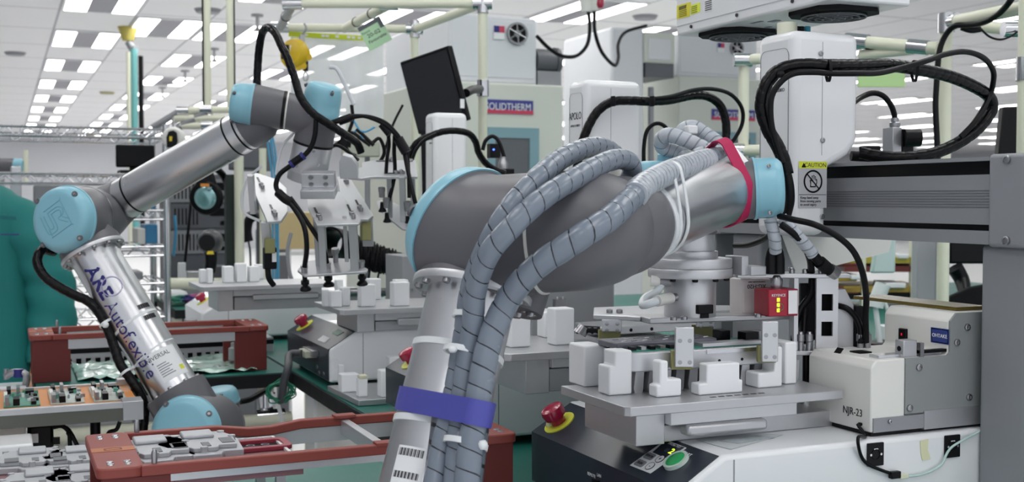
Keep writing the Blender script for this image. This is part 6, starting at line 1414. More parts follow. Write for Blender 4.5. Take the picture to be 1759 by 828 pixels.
# ------------------------------------------------------------------ upper right pipes
pr2 = thing('pipe_rack', D(1625, 200, 2.7), 'cream pipe rack at upper right with black cable tied along its bar', 'pipe rack')
e0, e1 = D(1628, 40, 2.7), D(1765, 12, 2.45); pipe('crossbar', e0, e1, .0150, CREAM, pr2); e2 = D(1770, 52, 2.6); pipe('crossbar', D(1690, 46, 2.75), e2, .0140, CREAM, pr2)
pj = D(1625, 60, 2.7); pipe('post', (pj.x, pj.y, TAB+.001), (pj.x, pj.y, e0.z+.02), .0140, CREAM, pr2); joint(D(1634, 38, 2.69), e1-e0, .019, .05, pr2); joint((pj.x, pj.y, e0.z), EZ, .019, .045, pr2)
joint(D(1742, 50, 2.62), CR, .018, .05, pr2)
h0, h1 = D(1462, 70, 2.9), D(1612, 84, 2.75); pipe('crossbar', h0, h1, .0150, CREAM, pr2); joint(h0.lerp(h1, .07), h1-h0, .019, .06, pr2); joint(h0.lerp(h1, .78), h1-h0, .0175, .05, pr2)
pipe('crossbar', D(1478, 95, 2.9), D(1612, 80, 2.75), .0125, CREAM, pr2)
cable([(1742, -12, 2.45), (1735, 2, 2.45), (1715, 24, 2.5), (1690, 38, 2.55), (1662, 43, 2.6), (1642, 44, 2.63), (1628, 55, 2.65), (1617, 76, 2.66), (1612, 100, 2.66), (1609, 140, 2.66), (1607, 180, 2.66), (1609, 230, 2.66), (1611, 275, 2.66)], .0068, BLK, pr2)
cable([(1685, 50, 2.6), (1700, 63, 2.6), (1718, 68, 2.6), (1735, 63, 2.6), (1748, 54, 2.6)], .0025, BLK, pr2); G().tube([D(1652, 47, 2.62), D(1668, 52, 2.62), D(1684, 50, 2.62)], .007, 10).obj('cable_joint', BLK, pr2)
cable([(1476, 80, 2.88), (1510, 83, 2.86), (1560, 84, 2.8)], .006, BLK, pr2); ring_band(pr2, h0.lerp(h1, .68), h1-h0, .0155, .004, .001, BLKM, 'zip_tie')
bp_ = D(1760, 100, 2.2); bpp = thing('pipe_post', (bp_.x, bp_.y, 0), 'thick cream pipe post at the right edge with a silver coupling', 'post')
G().cyl((bp_.x+.005, bp_.y, 0), (bp_.x+.005, bp_.y, 2.4), .0155, n=18).obj('pipe', CREAM, bpp); q = D(1760, 118, 2.2); G().cyl((bp_.x+.005, bp_.y, q.z-.022), (bp_.x+.005, bp_.y, q.z+.022), .019, n=18).obj('coupling', CHR, bpp)
g_ = D(1518, 123, 3.4); gb = G().box(-.075, .062, -.003, .003, -.045, .032, Matrix.Translation(g_) @ Matrix.Rotation(-YAW, 4, 'Z')).obj('hanging_board', mat('board_lime', C('b9dc9a'), .5), None, bev=.001)
tag(gb, 'plain light green board hanging behind the cable loop of the near gantry head', 'board')
lp_0 = D(1278, 100, 3.2); lpk = thing('pipe_rack', (lp_0.x, lp_0.y, 0), 'cream pipe post with a crossbar, seen left of the near gantry head', 'pipe rack')
pipe('post', (lp_0.x, lp_0.y, TAB+.001), (lp_0.x, lp_0.y, D(1278, 98, 3.2).z), .0145, CREAM, lpk); pipe('crossbar', D(1270, 103, 3.2), D(1330, 100, 3.15), .0145, CREAM, lpk); joint(D(1276, 103, 3.19), CR, .019, .05, lpk); pipe('crossbar', D(1255, 258, 3.2), D(1330, 258, 3.15), .0145, CREAM, lpk); joint(D(1262, 258, 3.19), CR, .019, .05, lpk)
# dark monitor at the right edge
mr = thing('monitor', D(1735, 250, 3.0), 'dark monitor back at the right edge behind the grey gantry beam', 'monitor')
mpl = [(-.058, -.17), (.06, -.17), (.06, .115), (-.030, .115)]
G().prism(mpl, D(1735, 262, 3.0), CR, CU, .03).obj('housing', BLK, mr, bev=.004); G().prism([(-.03, -.15), (.05, -.15), (.05, .09), (-.012, .09)], D(1735, 262, 2.985), CR, CU, .012).obj('back_cover', BLKM, mr, bev=.004); q = D(1735, 300, 3.03); G().cyl((q.x, q.y, .95), (q.x, q.y, q.z), .02, n=12).obj('stand_neck', BLK, mr); G().cyl((q.x, q.y, .935), (q.x, q.y, .95), .09, n=20).obj('stand_foot', BLK, mr)
# ------------------------------------------------------------------ seen under the near beam: benches and racks further right
b4 = bench('distant green bench with white clutter seen under the near gantry beam', [(1.82, 1.6), (4.6, 1.6), (4.6, 4.6), (1.82, 4.6)], legs=((1.9, 1.7), (4.5, 1.7), (4.5, 4.5)))
sl = thing('slotted_upright', D(1612, 480, 3.6), 'grey slotted steel upright standing behind the near desktop robot', 'upright')
a, b = D(1576, 400, 3.6), D(1608, 400, 3.6); w_ = (b-a).length
M = Matrix.Translation((a.x, a.y, 0)) @ Matrix.Rotation(-YAW, 4, 'Z')
G().box(0, w_, 0, .05, TAB+.001, 1.32, M).obj('face', mat('upright_grey', C('a9aab0'), .5, 0, .03, 10), sl, bev=.003); G().box(w_, w_+.026, .004, .05, TAB+.001, 1.32, M).obj('slotted_side', mat('upright_side', C('9a9ba1'), .5), sl)
for i in range(26): G().box(w_+.006, w_+.019, .0025, .005, .93+.024*i, .939+.024*i, M).obj('slot', BLK, sl)
G().box(w_+.030, w_+.05, .02, .04, TAB+.001, 1.32, M).obj('cream_edge', CREAM, sl)
sr = thing('tray_rack', D(1545, 470, 4.6), 'shelf rack with dark red trays and yellow strips, beyond the near desktop robot', 'rack')
M = Matrix.Translation((D(1480, 470, 4.6).x, D(1480, 470, 4.6).y, 0)) @ Matrix.Rotation(-YAW, 4, 'Z')
pxs = 4.6/2000
for k, (py, m_) in enumerate(((447, 0), (462, 1), (497, 2), (509, 3))):
    z = D(1545, py, 4.6).z
    G().box(-30*pxs, 112*pxs, 0, .3, z-.012, z+.012, M).obj('shelf', [mat('strip_yellow', C('b9a83a'), .5), BAKED, mat('strip_amber', C('a98d3a'), .5), BLKM][k], sr)
for px in (0, 84, 112): G().box(px*pxs, (px+6)*pxs, -.01, .02, TAB+.001, 1.35, M).obj('post', CREAM, sr)
for k, (px, py, w1, h1, m_) in enumerate(((60, 440, 18, 8, PAPER), (28, 455, 14, 12, GAL), (40, 490, 34, 9, PAPER), (22, 505, 20, 10, GAL), (-20, 476, 16, 8, PAPER))):
    z = D(1545, py, 4.6).z; G().box(px*pxs, (px+w1)*pxs, -.02, .15, z-h1*pxs/2, z+h1*pxs/2, M).obj('tray', m_, sr, bev=.004)
for k, (px, py, w1, h1, m_) in enumerate(((-45, 450, 40, 14, BAKED), (-45, 500, 40, 12, BAKED), (-45, 478, 38, 10, mat('strip_amber', C('a98d3a'), .5)))):
    z = D(1545, py, 4.6).z; G().box(px*pxs, (px+w1)*pxs, 0, .2, z-h1*pxs/2, z+h1*pxs/2, M).obj('tray', m_, sr, bev=.004)
pd = thing('hand_lamp', D(1515, 540, 3.4), 'pale mint hand lamp on a curved stand on the distant green bench', 'lamp')
G().prism([(-.038, .07), (.03, .07), (.032, .175), (-.022, .175)], D(1515, 510, 3.4), CR, CU, .03).obj('head', mat('mint', C('c7dcd9'), .45), pd, bev=.006)
G().tube([D(1517, 488, 3.4), D(1508, 510, 3.4), D(1504, 528, 3.4)], .022, 14, rfun=lambda L, a: .022+.10*L*(.08-L) if L < .08 else .022).obj('body', mat('mint_white', C('e3eae9'), .45), pd); G().tube([D(1514, 508, 3.4), D(1522, 525, 3.4), D(1527, 542, 3.4)], .006, 10).obj('handle', MATS['mint_white'], pd); q = D(1512, 536, 3.4); G().cyl((q.x, q.y, TAB+.001), (q.x, q.y, TAB+.012), .05, n=20).obj('foot', BLK, pd)
G().cyl((q.x, q.y, TAB+.012), D(1504, 528, 3.4), .008, n=10).obj('stem', WHT, pd)
ch_ = thing('monitor', D(1660, 500, 3.3), 'black curved screen on an arm stand seen between the slotted upright and the grey column', 'monitor')
G().prism([(-.05, .03), (.075, .03), (.08, .12), (-.045, .12)], D(1655, 470, 3.5), CR, CU, .02).obj('housing', BLK, ch_, bev=.006); G().tube([D(1640, 460, 3.45), D(1652, 480, 3.45), D(1658, 505, 3.4)], .018, 12, rfun=lambda L, a: .024-.06*L).obj('stand_arm', BLK, ch_)
G().prism([(-.055, 0), (.09, 0), (.09, .07), (.04, .062), (0, .055), (-.055, .03)], D(1662, 526, 3.3), CR, CU, .02).obj('curved_panel', BLKM, ch_, bev=.004)
for px, py in ((1642, 528), (1676, 528)): q = D(px, py, 3.3); G().cyl((q.x, q.y, TAB), q, .004, n=8).obj('leg', BLK, ch_)
bxs = [('white_carton', 1545, 3.55, .10, .045, WHT, 'flat white carton on the distant green bench, nearest the upright'), ('white_tray', 1640, 3.9, .20, .05, WHT, 'long white tray on the distant bench behind the black screen'), ('white_pad', 1508, 3.05, .09, .012, PAPER, 'white paper pad at the front edge of the distant bench')]
for nm, px, d, w1, h1, m_, lb_ in bxs:
    q = D(px, 500, d); o = G().box(q.x-w1/2, q.x+w1/2, q.y-.05, q.y+.05, TAB+.001, TAB+h1).obj(nm, m_, None, bev=.003); tag(o, lb_, 'carton' if 'carton' in nm else 'tray' if 'tray' in nm else 'paper')
# ------------------------------------------------------------------ middle distance, left of centre
b5 = bench('cluttered bench behind the farthest desktop robot, below the labelled arm forearm', [(.95, 4.9), (2.6, 4.9), (2.6, 5.7), (.95, 5.7)], legs=((1.0, 4.95), (2.5, 4.95))) if False else None
bz = D(400, 462, 4.6); bY = bz.y
b5 = bench('cluttered bench behind the farthest desktop robot, below the forearm', [(onY(300, 470, bY).x, bY), (onY(545, 470, bY).x, bY), (onY(545, 470, bY).x, bY+.7), (onY(300, 470, bY).x, bY+.7)], legs=((onY(306, 470, bY).x, bY+.05), (onY(535, 470, bY).x, bY+.05)))
pl5 = onY(400, 484, bY-.03); G().cyl(onY(292, 487, bY-.03), onY(470, 487, bY-.03), .022, n=16).obj('crossbar', CREAM, b5)
def onb(px, d): q = D(px, 450, d); return V((q.x, q.y, TAB+.001))
def item(nm, label, cat, px, d, w1, dp, h1, m_, bev=.004, grp=None, z=None):
    q = onb(px, d); z = z or TAB+.001; o = G().box(q.x-w1/2, q.x+w1/2, q.y-dp/2, q.y+dp/2, z, z+h1).obj(nm, m_, None, bev=bev); return tag(o, label, cat, grp)
# magnifier lamp
ml = thing('magnifier_lamp', onb(352, 4.4), 'black magnifier lamp with teal glinting lens under the silver forearm', 'magnifier lamp')
c = D(354, 340, 4.4); mnv = vdir(-.1, -.15, 1)
G().lathe(c-mnv*.02, mnv, [(0, .02), (.002, .062), (.02, .066), (.028, .060), (.029, .046)], 28).obj('lens_housing', BLK, ml); G().lathe(c+mnv*.0075, mnv, [(0, .044), (.004, .040), (.007, .025), (.008, .001)], 28).obj('lens', mat('lens_teal', C('8fb9bb'), .06, .5, .4, 40), ml)
G().prism([(-.045, .03), (.045, .03), (.02, .115), (-.02, .115)], c-mnv*.012, CR, CU, .025).obj('neck_cover', BLK, ml, bev=.008); G().box(-.016, .016, -.003, .003, -.006, .006, Matrix.Translation(D(352, 318, 4.37))).obj('orange_label', mat('orange_label', C('d98a3a'), .5), ml); G().box(0, .016, -.003, .003, -.006, .004, Matrix.Translation(D(356, 323, 4.37))).obj('teal_label', TEALF, ml)
G().tube([D(350, 300, 4.42), D(372, 290, 4.5), D(395, 330, 4.6), D(400, 420, 4.6), V((onb(400, 4.6).x, onb(400, 4.6).y, TAB))], .014, 10).obj('arm', BLK, ml); q = onb(400, 4.6); G().cyl(q, q+EZ*.02, .06, n=20).obj('base', BLK, ml)
# hand scanner on its stand
hs = thing('barcode_scanner', onb(363, 4.15), 'black hood shaped hand scanner on a stand behind the farthest white blocks', 'scanner')
c = D(361, 415, 4.15)
G().loft([(c-CF*.045, -CF, .030), (c-CF*.03, -CF, .040), (c+CF*.01, -CF, .046), (c+CF*.04, -CF, .032)], 24).obj('head', mat('scanner_grey', C('3a3b40'), .3), hs); G().loft([(c-CF*.0455-CU*.004, -CF, .029), (c-CF*.047-CU*.004, -CF, .028)], 20).obj('window', BLK, hs); G().prism([(-.012, -.006), (.014, -.006), (.010, .006), (-.008, .006)], D(361, 434, 4.09), CR, CU, .004).obj('yellow_label', MATS['label_yellow'], hs)
G().tube([c-CU*.03, c-CU*.06+CR*.004, c-CU*.11], .02, 14, rfun=lambda L, a: .024-.06*L).obj('handle', BLK, hs); G().cyl((c.x, c.y, TAB), (c.x, c.y, c.z-.1), .012, n=12).obj('stand_stem', BLK, hs); G().cyl((c.x, c.y, TAB), (c.x, c.y, TAB+.012), .05, n=18).obj('stand_foot', BLK, hs)
# dark cabinets and posts
dc = thing('control_cabinet', D(432, 300, 4.8), 'dark grey double-door cabinet behind the wrist of the labelled arm', 'cabinet')
a, b = D(392, 258, 4.8), D(447, 292, 4.8); M = Matrix.Translation((a.x, a.y, 0)) @ Matrix.Rotation(-YAW, 4, 'Z'); w_ = 55*4.8/2000
G().box(0, w_, 0, .25, b.z, D(392, 240, 4.8).z, M).obj('body', mat('cabinet_dark', C('4f5157'), .5), dc, bev=.003)
G().box(.008, w_*.42, -.004, 0, b.z+.01, D(392, 243, 4.8).z, M).obj('door', mat('cabinet_door', C('62646a'), .5), dc, bev=.001); G().box(w_*.46, w_-.006, -.004, 0, b.z+.01, D(392, 243, 4.8).z, M).obj('door', MATS['cabinet_door'], dc, bev=.001)
G().box(.0, .03, .1, .14, TAB+.001, b.z, M).obj('post', BLK, dc); G().box(w_-.04, w_-.01, .1, .14, TAB+.001, b.z, M).obj('post', GALD, dc)
for i, (px, m_, r, lb_) in enumerate(((411, CREAM, .018, 'cream pipe post just left of the slanted gripper plate'), (452, CREAM, .014, 'cream pipe post below the wrist, right of the dark cabinet'))):
    q = D(px, 380, 4.5); o = G().cyl((q.x, q.y, 0), (q.x, q.y, D(px, 255, 4.5).z), r, n=14).obj('pipe_post', m_, None); tag(o, lb_, 'post')
q = D(396, 400, 4.55); o = G().box(q.x-.02, q.x+.02, q.y-.02, q.y+.02, 0, D(396, 300, 4.55).z).obj('dark_green_post', mat('post_dark_green', C('1f2e2b'), .5), None); tag(o, 'dark green square post left of the cream pipe post', 'post')
bc = thing('cable_bundle', D(466, 270, 4.6), 'thin blue air tubes hanging below the wrist of the labelled arm', 'air tubes')
for dx in (0, 5, 9): G().tube([D(459+dx, 235, 4.6), D(462+dx*1.2, 262, 4.6), D(466+dx, 290, 4.6), D(468+dx, 330, 4.6), V((D(468+dx, 330, 4.6).x, D(468+dx, 330, 4.6).y, TAB))], .0045, 8).obj('air_tube', mat('tube_blue', C('4b9cc4'), .3), bc)
# bench clutter
item('white_bowl', 'x', 'box', 0, 4.6, .01, .01, .01, WHT) if False else None
def lump(nm, label, cat, px, py, d, r, sc, m_):
    c = D(px, py, d); c.z = TAB+r*sc[2]+.001; o = G().sph(c, r, sc, 16).obj(nm, m_, None); return tag(o, label, cat)
lump('white_roll', 'rounded white roll on the bench right of the rack post', 'roll', 300, 447, 4.75, .045, (1.2, 1, .7), WHT)
lump('white_cup', 'small white cup behind the hand scanner', 'cup', 342, 440, 4.95, .03, (1, 1, .9), WHT)
gr = random.Random(11)
for i, (px, m_, lb_) in enumerate(((322, mat('wire_purple', C('5a4c9c'), .5), 'tangle of purple wires on the bench left of the scanner'), (338, mat('wire_magenta', C('b04a86'), .5), 'tangle of magenta wires on the bench beside the scanner'), (308, mat('wire_green', C('4c9c86'), .5), 'tangle of green wires on the bench by the rack post'))):
    q = onb(px, 4.7); pts = [q+V((.07*math.cos(k*2.1)*gr.random(), .05*math.sin(k*2.1)*gr.random(), .012+.03*gr.random())) for k in range(22)]
    g = G(); g.tube(pts, .004, 6, step=.01); o = g.obj('wire_tangle', m_, None, ang=80); tag(o, lb_, 'wires')
item('keyboard', 'pale keyboard on the bench behind the slanted gripper plate', 'keyboard', 440, 5.0, .30, .12, .02, WHD, .004)
item('light_box', 'long pale box with a yellow strip on the bench behind the white blocks', 'box', 425, 4.75, .30, .10, .05, WHD)
item('yellow_strip', 'yellow strip lying on the pale long box on the bench', 'strip', 420, 4.69, .26, .008, .016, mat('strip_olive', C('c8c23a'), .5), .001, z=TAB+.053)
item('blue_box', 'blue box at the back of the cluttered bench', 'box', 445, 5.15, .09, .06, .075, mat('box_blue', C('8fa6cf'), .5))
item('grey_instrument', 'grey bench instrument below the silver forearm', 'instrument', 318, 5.0, .20, .14, .06, GAL)
item('white_stand', 'narrow white stand on the bench below the silver forearm', 'stand', 312, 4.95, .03, .03, .16, WHT)
item('dark_bench_unit', 'dark grey unit with fine slots on the cluttered bench', 'unit', 385, 5.1, .16, .14, .14, GALD)
item('steel_jig', 'small steel jig on the bench under the magnifier lamp', 'jig', 335, 4.85, .07, .05, .13, ALUD)
rh = thing('handset', D(447, 415, 4.8), 'dark handset hanging on a curled lead behind the slanted gripper plate', 'handset')
G().tube([D(440, 368, 4.85), D(428, 378, 4.85), D(424, 398, 4.85), D(427, 415, 4.85)], .02, 12).obj('grip', BLKM, rh); G().tube([D(425, 372, 4.85), D(440, 366, 4.85), D(456, 372, 4.85)], .016, 12).obj('head', GALD, rh)
G().tube([D(427, 415, 4.85), D(430, 440, 4.85), V((D(430, 440, 4.85).x, D(430, 440, 4.85).y, TAB+.005))], .004, 8).obj('lead', BLK, rh)
# yellow card box and pale wall panel behind the gripper
q = D(512, 400, 6.0); cb = thing('cardboard_box', (q.x, q.y, 0), 'tan cardboard box on a wire stand behind the suction gripper', 'cardboard box')
G().box(q.x-.14, q.x+.14, q.y, q.y+.2, D(512, 428, 6).z, D(512, 365, 6).z).obj('carton', mat('card_tan', C('cdb98a'), .7, 0, .05, 10), cb, bev=.003)
for dx in (-.12, -.04, .04, .12): G().cyl((q.x+dx, q.y+.02, 0), (q.x+dx, q.y+.02, D(512, 428, 6).z), .008, n=8).obj('stand_leg', WHT, cb)
G().cyl((q.x-.13, q.y+.02, D(512, 436, 6).z), (q.x+.13, q.y+.02, D(512, 436, 6).z), .008, n=8).obj('stand_rail', WHT, cb)
q = D(470, 420, 7.0); kb2 = G().box(q.x-.05, q.x+.10, q.y, q.y+.3, 0, D(470, 395, 7).z).obj('waste_bin', GALD, None, bev=.01); tag(kb2, 'dark grey bin standing on the pale floor behind the slanted plate', 'bin')
# black tube with a curled loom behind the gripper
fl2 = thing('coiled_hose', D(620, 440, 3.3), 'thick black fuzzy coiled hose with a smooth tube end behind the suction gripper', 'hose')
G().pipe(D(566, 417, 3.25), D(600, 425, 3.35), .046, .040, 28).obj('tube_end', BLK, fl2)
P = spline([D(600, 428, 3.35), D(630, 438, 3.32), D(662, 448, 3.30), D(692, 456, 3.28)], .02); g = G(); pts = []
cr_ = random.Random(4)
N = 420
for i in range(N):
    t = i/N*(len(P)-1); k = int(t); p = P[k].lerp(P[min(k+1, len(P)-1)], t-k); a = i*1.35; r = (.045-.012*i/N)*(.75+.4*cr_.random())
    pts.append(p+CU*(r*math.sin(a))+CF*(r*math.cos(a))+CR*.012*(cr_.random()-.5))
g.tube(pts, .0028, 5, step=.012); g.obj('curled_fibres', BLKM, fl2, ang=80); G().tube(P, .034, 14).obj('core_hose', BLKM, fl2)
for px in (636, 652, 676): G().tube([D(px, 462, 3.3), D(px-3, 485, 3.3), D(px+6, 510, 3.3)], .003, 6).obj('hanging_lead', BLK, fl2)
sm_ = thing('machine_cover', D(705, 480, 3.1), 'grey sheet metal side cover beside the elbow lid of the near arm', 'machine cover')
a, b = D(692, 520, 3.05), D(735, 440, 3.05); G().box(a.x, b.x+.10, a.y, a.y+.15, T+.0005, b.z).obj('cover_sheet', MATS['cover_grey'], sm_, bev=.002)
bolts([onY(px, py, a.y-.001) for px, py in ((708, 497), (722, 511))], -EY, .004, .003, sm_)
# a few steel fittings on the second-row plate
for i, (px, py) in enumerate(((600, 478), (625, 478), (652, 478))): 
    p = D(px, py, 3.25); o = G().lathe((p.x, p.y, T+.04), EX, [(0, .012), (.03, .012), (.031, .018), (.04, .018), (.041, .010), (.06, .010)], 14).obj('steel_fitting', STL, None)
    tag(o, ['leftmost of three steel fittings behind the white fixture blocks', 'middle of three steel fittings behind the white fixture blocks', 'rightmost of three steel fittings behind the white fixture blocks'][i], 'fitting')
gpl = D(622, 257, 3.4); gth = thing('junction_box', (gpl.x, gpl.y, TAB), 'flat grey-green box on a stem behind the level gripper arm', 'box')
G().prism([(-.058, -.022), (.052, -.022), (.052, .022), (-.058, .022)], gpl, CR, CU, .02).obj('housing', mat('box_greygreen', C('aeb3a4'), .5), gth, bev=.003); G().cyl((gpl.x+.02, gpl.y+.015, TAB+.001), (gpl.x+.02, gpl.y+.015, gpl.z-.02), .008, n=10).obj('stem', GAL, gth)
knot = thing('cable_knot', D(608, 240, 3.1), 'knot of black and blue cables behind the tool of the labelled arm', 'cables')
for k, (pts_, m_) in enumerate((([(604, 180), (606, 205), (600, 225), (595, 245)], BLK), ([(590, 235), (605, 228), (622, 240), (636, 250)], BLK), ([(600, 232), (612, 225), (628, 226), (644, 218)], MATS['tube_blue']), ([(606, 205), (615, 220), (625, 242)], MATS['tube_blue']), ([(575, 250), (588, 240), (604, 232)], BLK), ([(592, 250), (600, 262), (612, 268)], BLK), ([(612, 222), (626, 234), (642, 250)], BLK))):
    G().tube([D(*p, 3.1) for p in pts_], .005 if m_ is BLK else .003, 8).obj('cable', m_, knot)
G().tube([D(596, 232, 3.1), D(592, 252, 3.1)], .016, 10).obj('connector', BLK, knot); G().tube([D(608, 180, 3.1), D(598, 158, 3.1), D(580, 120, 3.1), D(566, 115, 3.1)], .006, 8).obj('hose', mat('pale_hose', C('c9ced3'), .4), knot)
# ------------------------------------------------------------------ lower left: boards and castings
PCBG = mat('pcb_green', C('4d8f7c'), .45, 0, .25, 90); PCBW = mat('pcb_pale', C('b9c3bd'), .45, 0, .2, 90); ORG = mat('orange_tray', C('d98f4e'), .5, 0, .05, 12)
zc = .95
c0, c1, c2 = onZ(-40, 668, zc), onZ(218, 660, zc), onZ(222, 692, zc)
cv = thing('board_conveyor', ((c0.x+c1.x)/2, (c1.y+c2.y)/2, zc-.05), 'narrow conveyor with an orange bed carrying circuit boards at lower left', 'conveyor')
cx0, cx1, cy0, cy1 = c0.x-.3, c1.x, c2.y, c1.y
G().box(cx0, cx1, cy0, cy1, zc-.012, zc).obj('orange_bed', ORG, cv); zl_ = onY(100, 745, cy0).z
G().box(cx0, cx1-.03, cy0-.016, cy0, onY(222, 719, cy0).z, zc+.003).obj('side_beam', mat('beam_dark', C('5a5c55'), .5), cv); G().box(cx0, cx1, cy0-.017, cy0, zc-.006, zc+.004).obj('edge_rail', ALU, cv); G().box(cx0, cx1, cy1, cy1+.012, zc-.03, zc+.004).obj('edge_rail', ALU, cv)
G().box(cx1-.03, cx1+.006, cy0-.02, cy0+.03, onY(222, 719, cy0).z, zc+.006).obj('end_bracket', ALUD, cv, bev=.001); G().box(cx1-.02, cx1+.006, cy1-.01, cy1+.02, zc-.01, zc+.012).obj('end_bracket', ALU, cv, bev=.001)
for x in (cx1-.07, cx0+.2): G().cyl((x, (cy0+cy1)/2, 0), (x, (cy0+cy1)/2, zc-.012), .010, n=10).obj('leg', BLK, cv)
def board(px0, px1, m_, label):
    a, b = onZ(px0, 683, zc), onZ(px1, 678, zc); t = thing('circuit_board', ((a.x+b.x)/2, (cy0+cy1)/2, zc), label, 'circuit board'); y0, y1 = cy0+.03, cy1-.03
    G().box(a.x, b.x, y0, y1, zc+.0005, zc+.003).obj('board', m_, t); w = b.x-a.x; h = y1-y0; rr_ = random.Random(int(px0)+99)
    for fx_, fy_, sw, sd, hh_, mm in ((.35, .12, .18, .22, .012, BLK), (.10, .12, .12, .25, .015, STL), (.75, .85, .25, .12, .006, BLK), (.06, .45, .10, .3, .012, WHD), (.42, .85, .10, .18, .014, STL), (.15, .80, .12, .16, .012, BLK), (.82, .2, .14, .08, .006, BLK)):
        G().box(a.x+w*(fx_-sw/2), a.x+w*(fx_+sw/2), y0+h*(fy_-sd/2 if fy_ > .2 else .02), y0+h*(fy_+sd/2 if fy_ < .8 else .98), zc+.003, zc+.003+hh_).obj('component', mm, t)
    for i in range(26):
        x = a.x+w*rr_.uniform(.05, .92); y = y0+h*rr_.uniform(.25, .85); s_ = rr_.uniform(.002, .006); G().box(x, x+s_*1.6, y, y+s_, zc+.003, zc+.003+rr_.uniform(.002, .008)).obj('component', rr_.choice([STL, WHD, BLK, PCBG, GAL]), t)
board(6, 66, PCBG, 'green circuit board at the left end of the orange conveyor bed'); board(84, 140, PCBW, 'middle circuit board on the orange conveyor bed'); board(158, 212, PCBW, 'circuit board nearest the robot arm on the orange conveyor bed')
# clamp arm above the conveyor
ca = thing('clamp_arm', onZ(20, 655, 1.0), 'small steel clamp arm above the white plate beside the rear red frame', 'clamp')
G().tube([D(10, 648, 2.6), D(20, 640, 2.6), D(40, 640, 2.6), D(46, 648, 2.6), D(44, 662, 2.62)], .008, 12).obj('arm', STL, ca); G().cyl(D(11, 634, 2.6), D(11, 652, 2.6), .006, n=10).obj('spindle', STL, ca); G().cyl(D(33, 634, 2.6), D(33, 648, 2.6), .012, n=12).obj('pivot', INK, ca)
q = D(20, 672, 2.62); wp_ = G().box(q.x-.12, q.x+.03, q.y-.03, q.y+.03, 0, D(20, 660, 2.62).z).obj('white_pedestal', WHT, None, bev=.003); tag(wp_, 'white pedestal under the steel clamp arm at the left edge', 'pedestal')
# castings on a dark red tray
zt2 = .925
d0, d1, d2 = onZ(-40, 790, zt2+.014), onZ(168, 775, zt2+.014), onZ(150, 850, zt2)
PLUM = mat('plum_tray', C('7d5a60'), .5, 0, .08, 20)
def casting(c, s, label, grp=None, rz=0):
    t = thing('cast_housing', c, label, 'casting', grp, rz=0); c = V(c); L = .066*s
    SY = 1.75
    A_ = mat('cast_alloy', C('b4b6ba'), .45, .45, .08, 60)
    pl = [(-L*.62, -L*.10), (-L*.50, -L*.28), (-L*.2, -L*.30), (-L*.15, -L*.38), (L*.2, -L*.38), (L*.25, -L*.28), (L*.5, -L*.3), (L*.55, L*.1), (L*.42, L*.34), (L*.1, L*.36), (-L*.1, L*.30), (-L*.4, L*.33), (-L*.5, L*.12)]
    pl = [(x, y*SY) for x, y in pl]
    G().prism(pl, c+EZ*.0003, EX, EY, .010).obj('body', A_, t, bev=.0015)
    G().prism([(x*.86, y*.8) for x, y in pl], c+EZ*.0103, EX, EY, .006).obj('upper_rim', A_, t, bev=.001)
    G().box(c.x-L*.18, c.x+L*.22, c.y+L*.05, c.y+L*.42, c.z+.016, c.z+.0215).obj('bridge', A_, t, bev=.002)
    for x, y, w, h in ((-.28, -.16, .20, .16), (.05, -.2, .10, .14), (.34, -.1, .16, .18)): G().box(c.x+L*(x-w/2), c.x+L*(x+w/2), c.y+L*(y-h/2)*SY, c.y+L*(y+h/2)*SY, c.z+.016, c.z+.0172).obj('plate', GALD, t)
    for x, y in ((-.48, .0), (-.36, .22), (.45, .05), (.36, .24), (0, -.3)): G().cyl((c.x+L*x, c.y+L*y*SY, c.z+.010), (c.x+L*x, c.y+L*y*SY, c.z+.0175), L*.05, n=10).obj('boss', A_, t)
    return t
tr = thing('casting_tray', ((d0.x+d1.x)/2, (d1.y+d2.y)/2, zt2-.03), 'plum coloured tray with a grey rail holding grey castings at lower left', 'tray')
ty1 = d1.y; ty0 = ty1-.42
G().box(d0.x-.1, d1.x+.01, ty0, ty1, zt2-.012, zt2).obj('bed', PLUM, tr); G().box(d0.x-.1, d1.x+.01, ty1, ty1+.014, zt2-.02, zt2+.014).obj('edge_rail', ALU, tr)
for x in (d0.x, d1.x-.03): G().box(x, x+.02, ty0+.05, ty0+.07, TAB, zt2-.012).obj('foot', ALU, tr)
cn = [(54, 800, 1.5, 'grey casting in the back row of the plum tray, left of the card label'), (134, 797, 1.45, 'grey casting in the back row of the plum tray, beside the red frame'), (66, 840, 1.45, 'grey casting in the second row of the plum tray, left'), (142, 832, 1.45, 'grey casting in the second row of the plum tray, right')]
for px, py, s, lb_ in cn: q = onZ(px, py, zt2); casting((q.x, q.y, zt2), s, lb_)
q = onZ(116, 806, zt2); o = G().box(q.x-.012, q.x+.012, q.y-.012, q.y+.012, zt2+.0003, zt2+.001).obj('card_label', mat('card_cream', C('e2d3bd'), .6), None); tag(o, 'small cream card lying between castings on the plum tray', 'card')
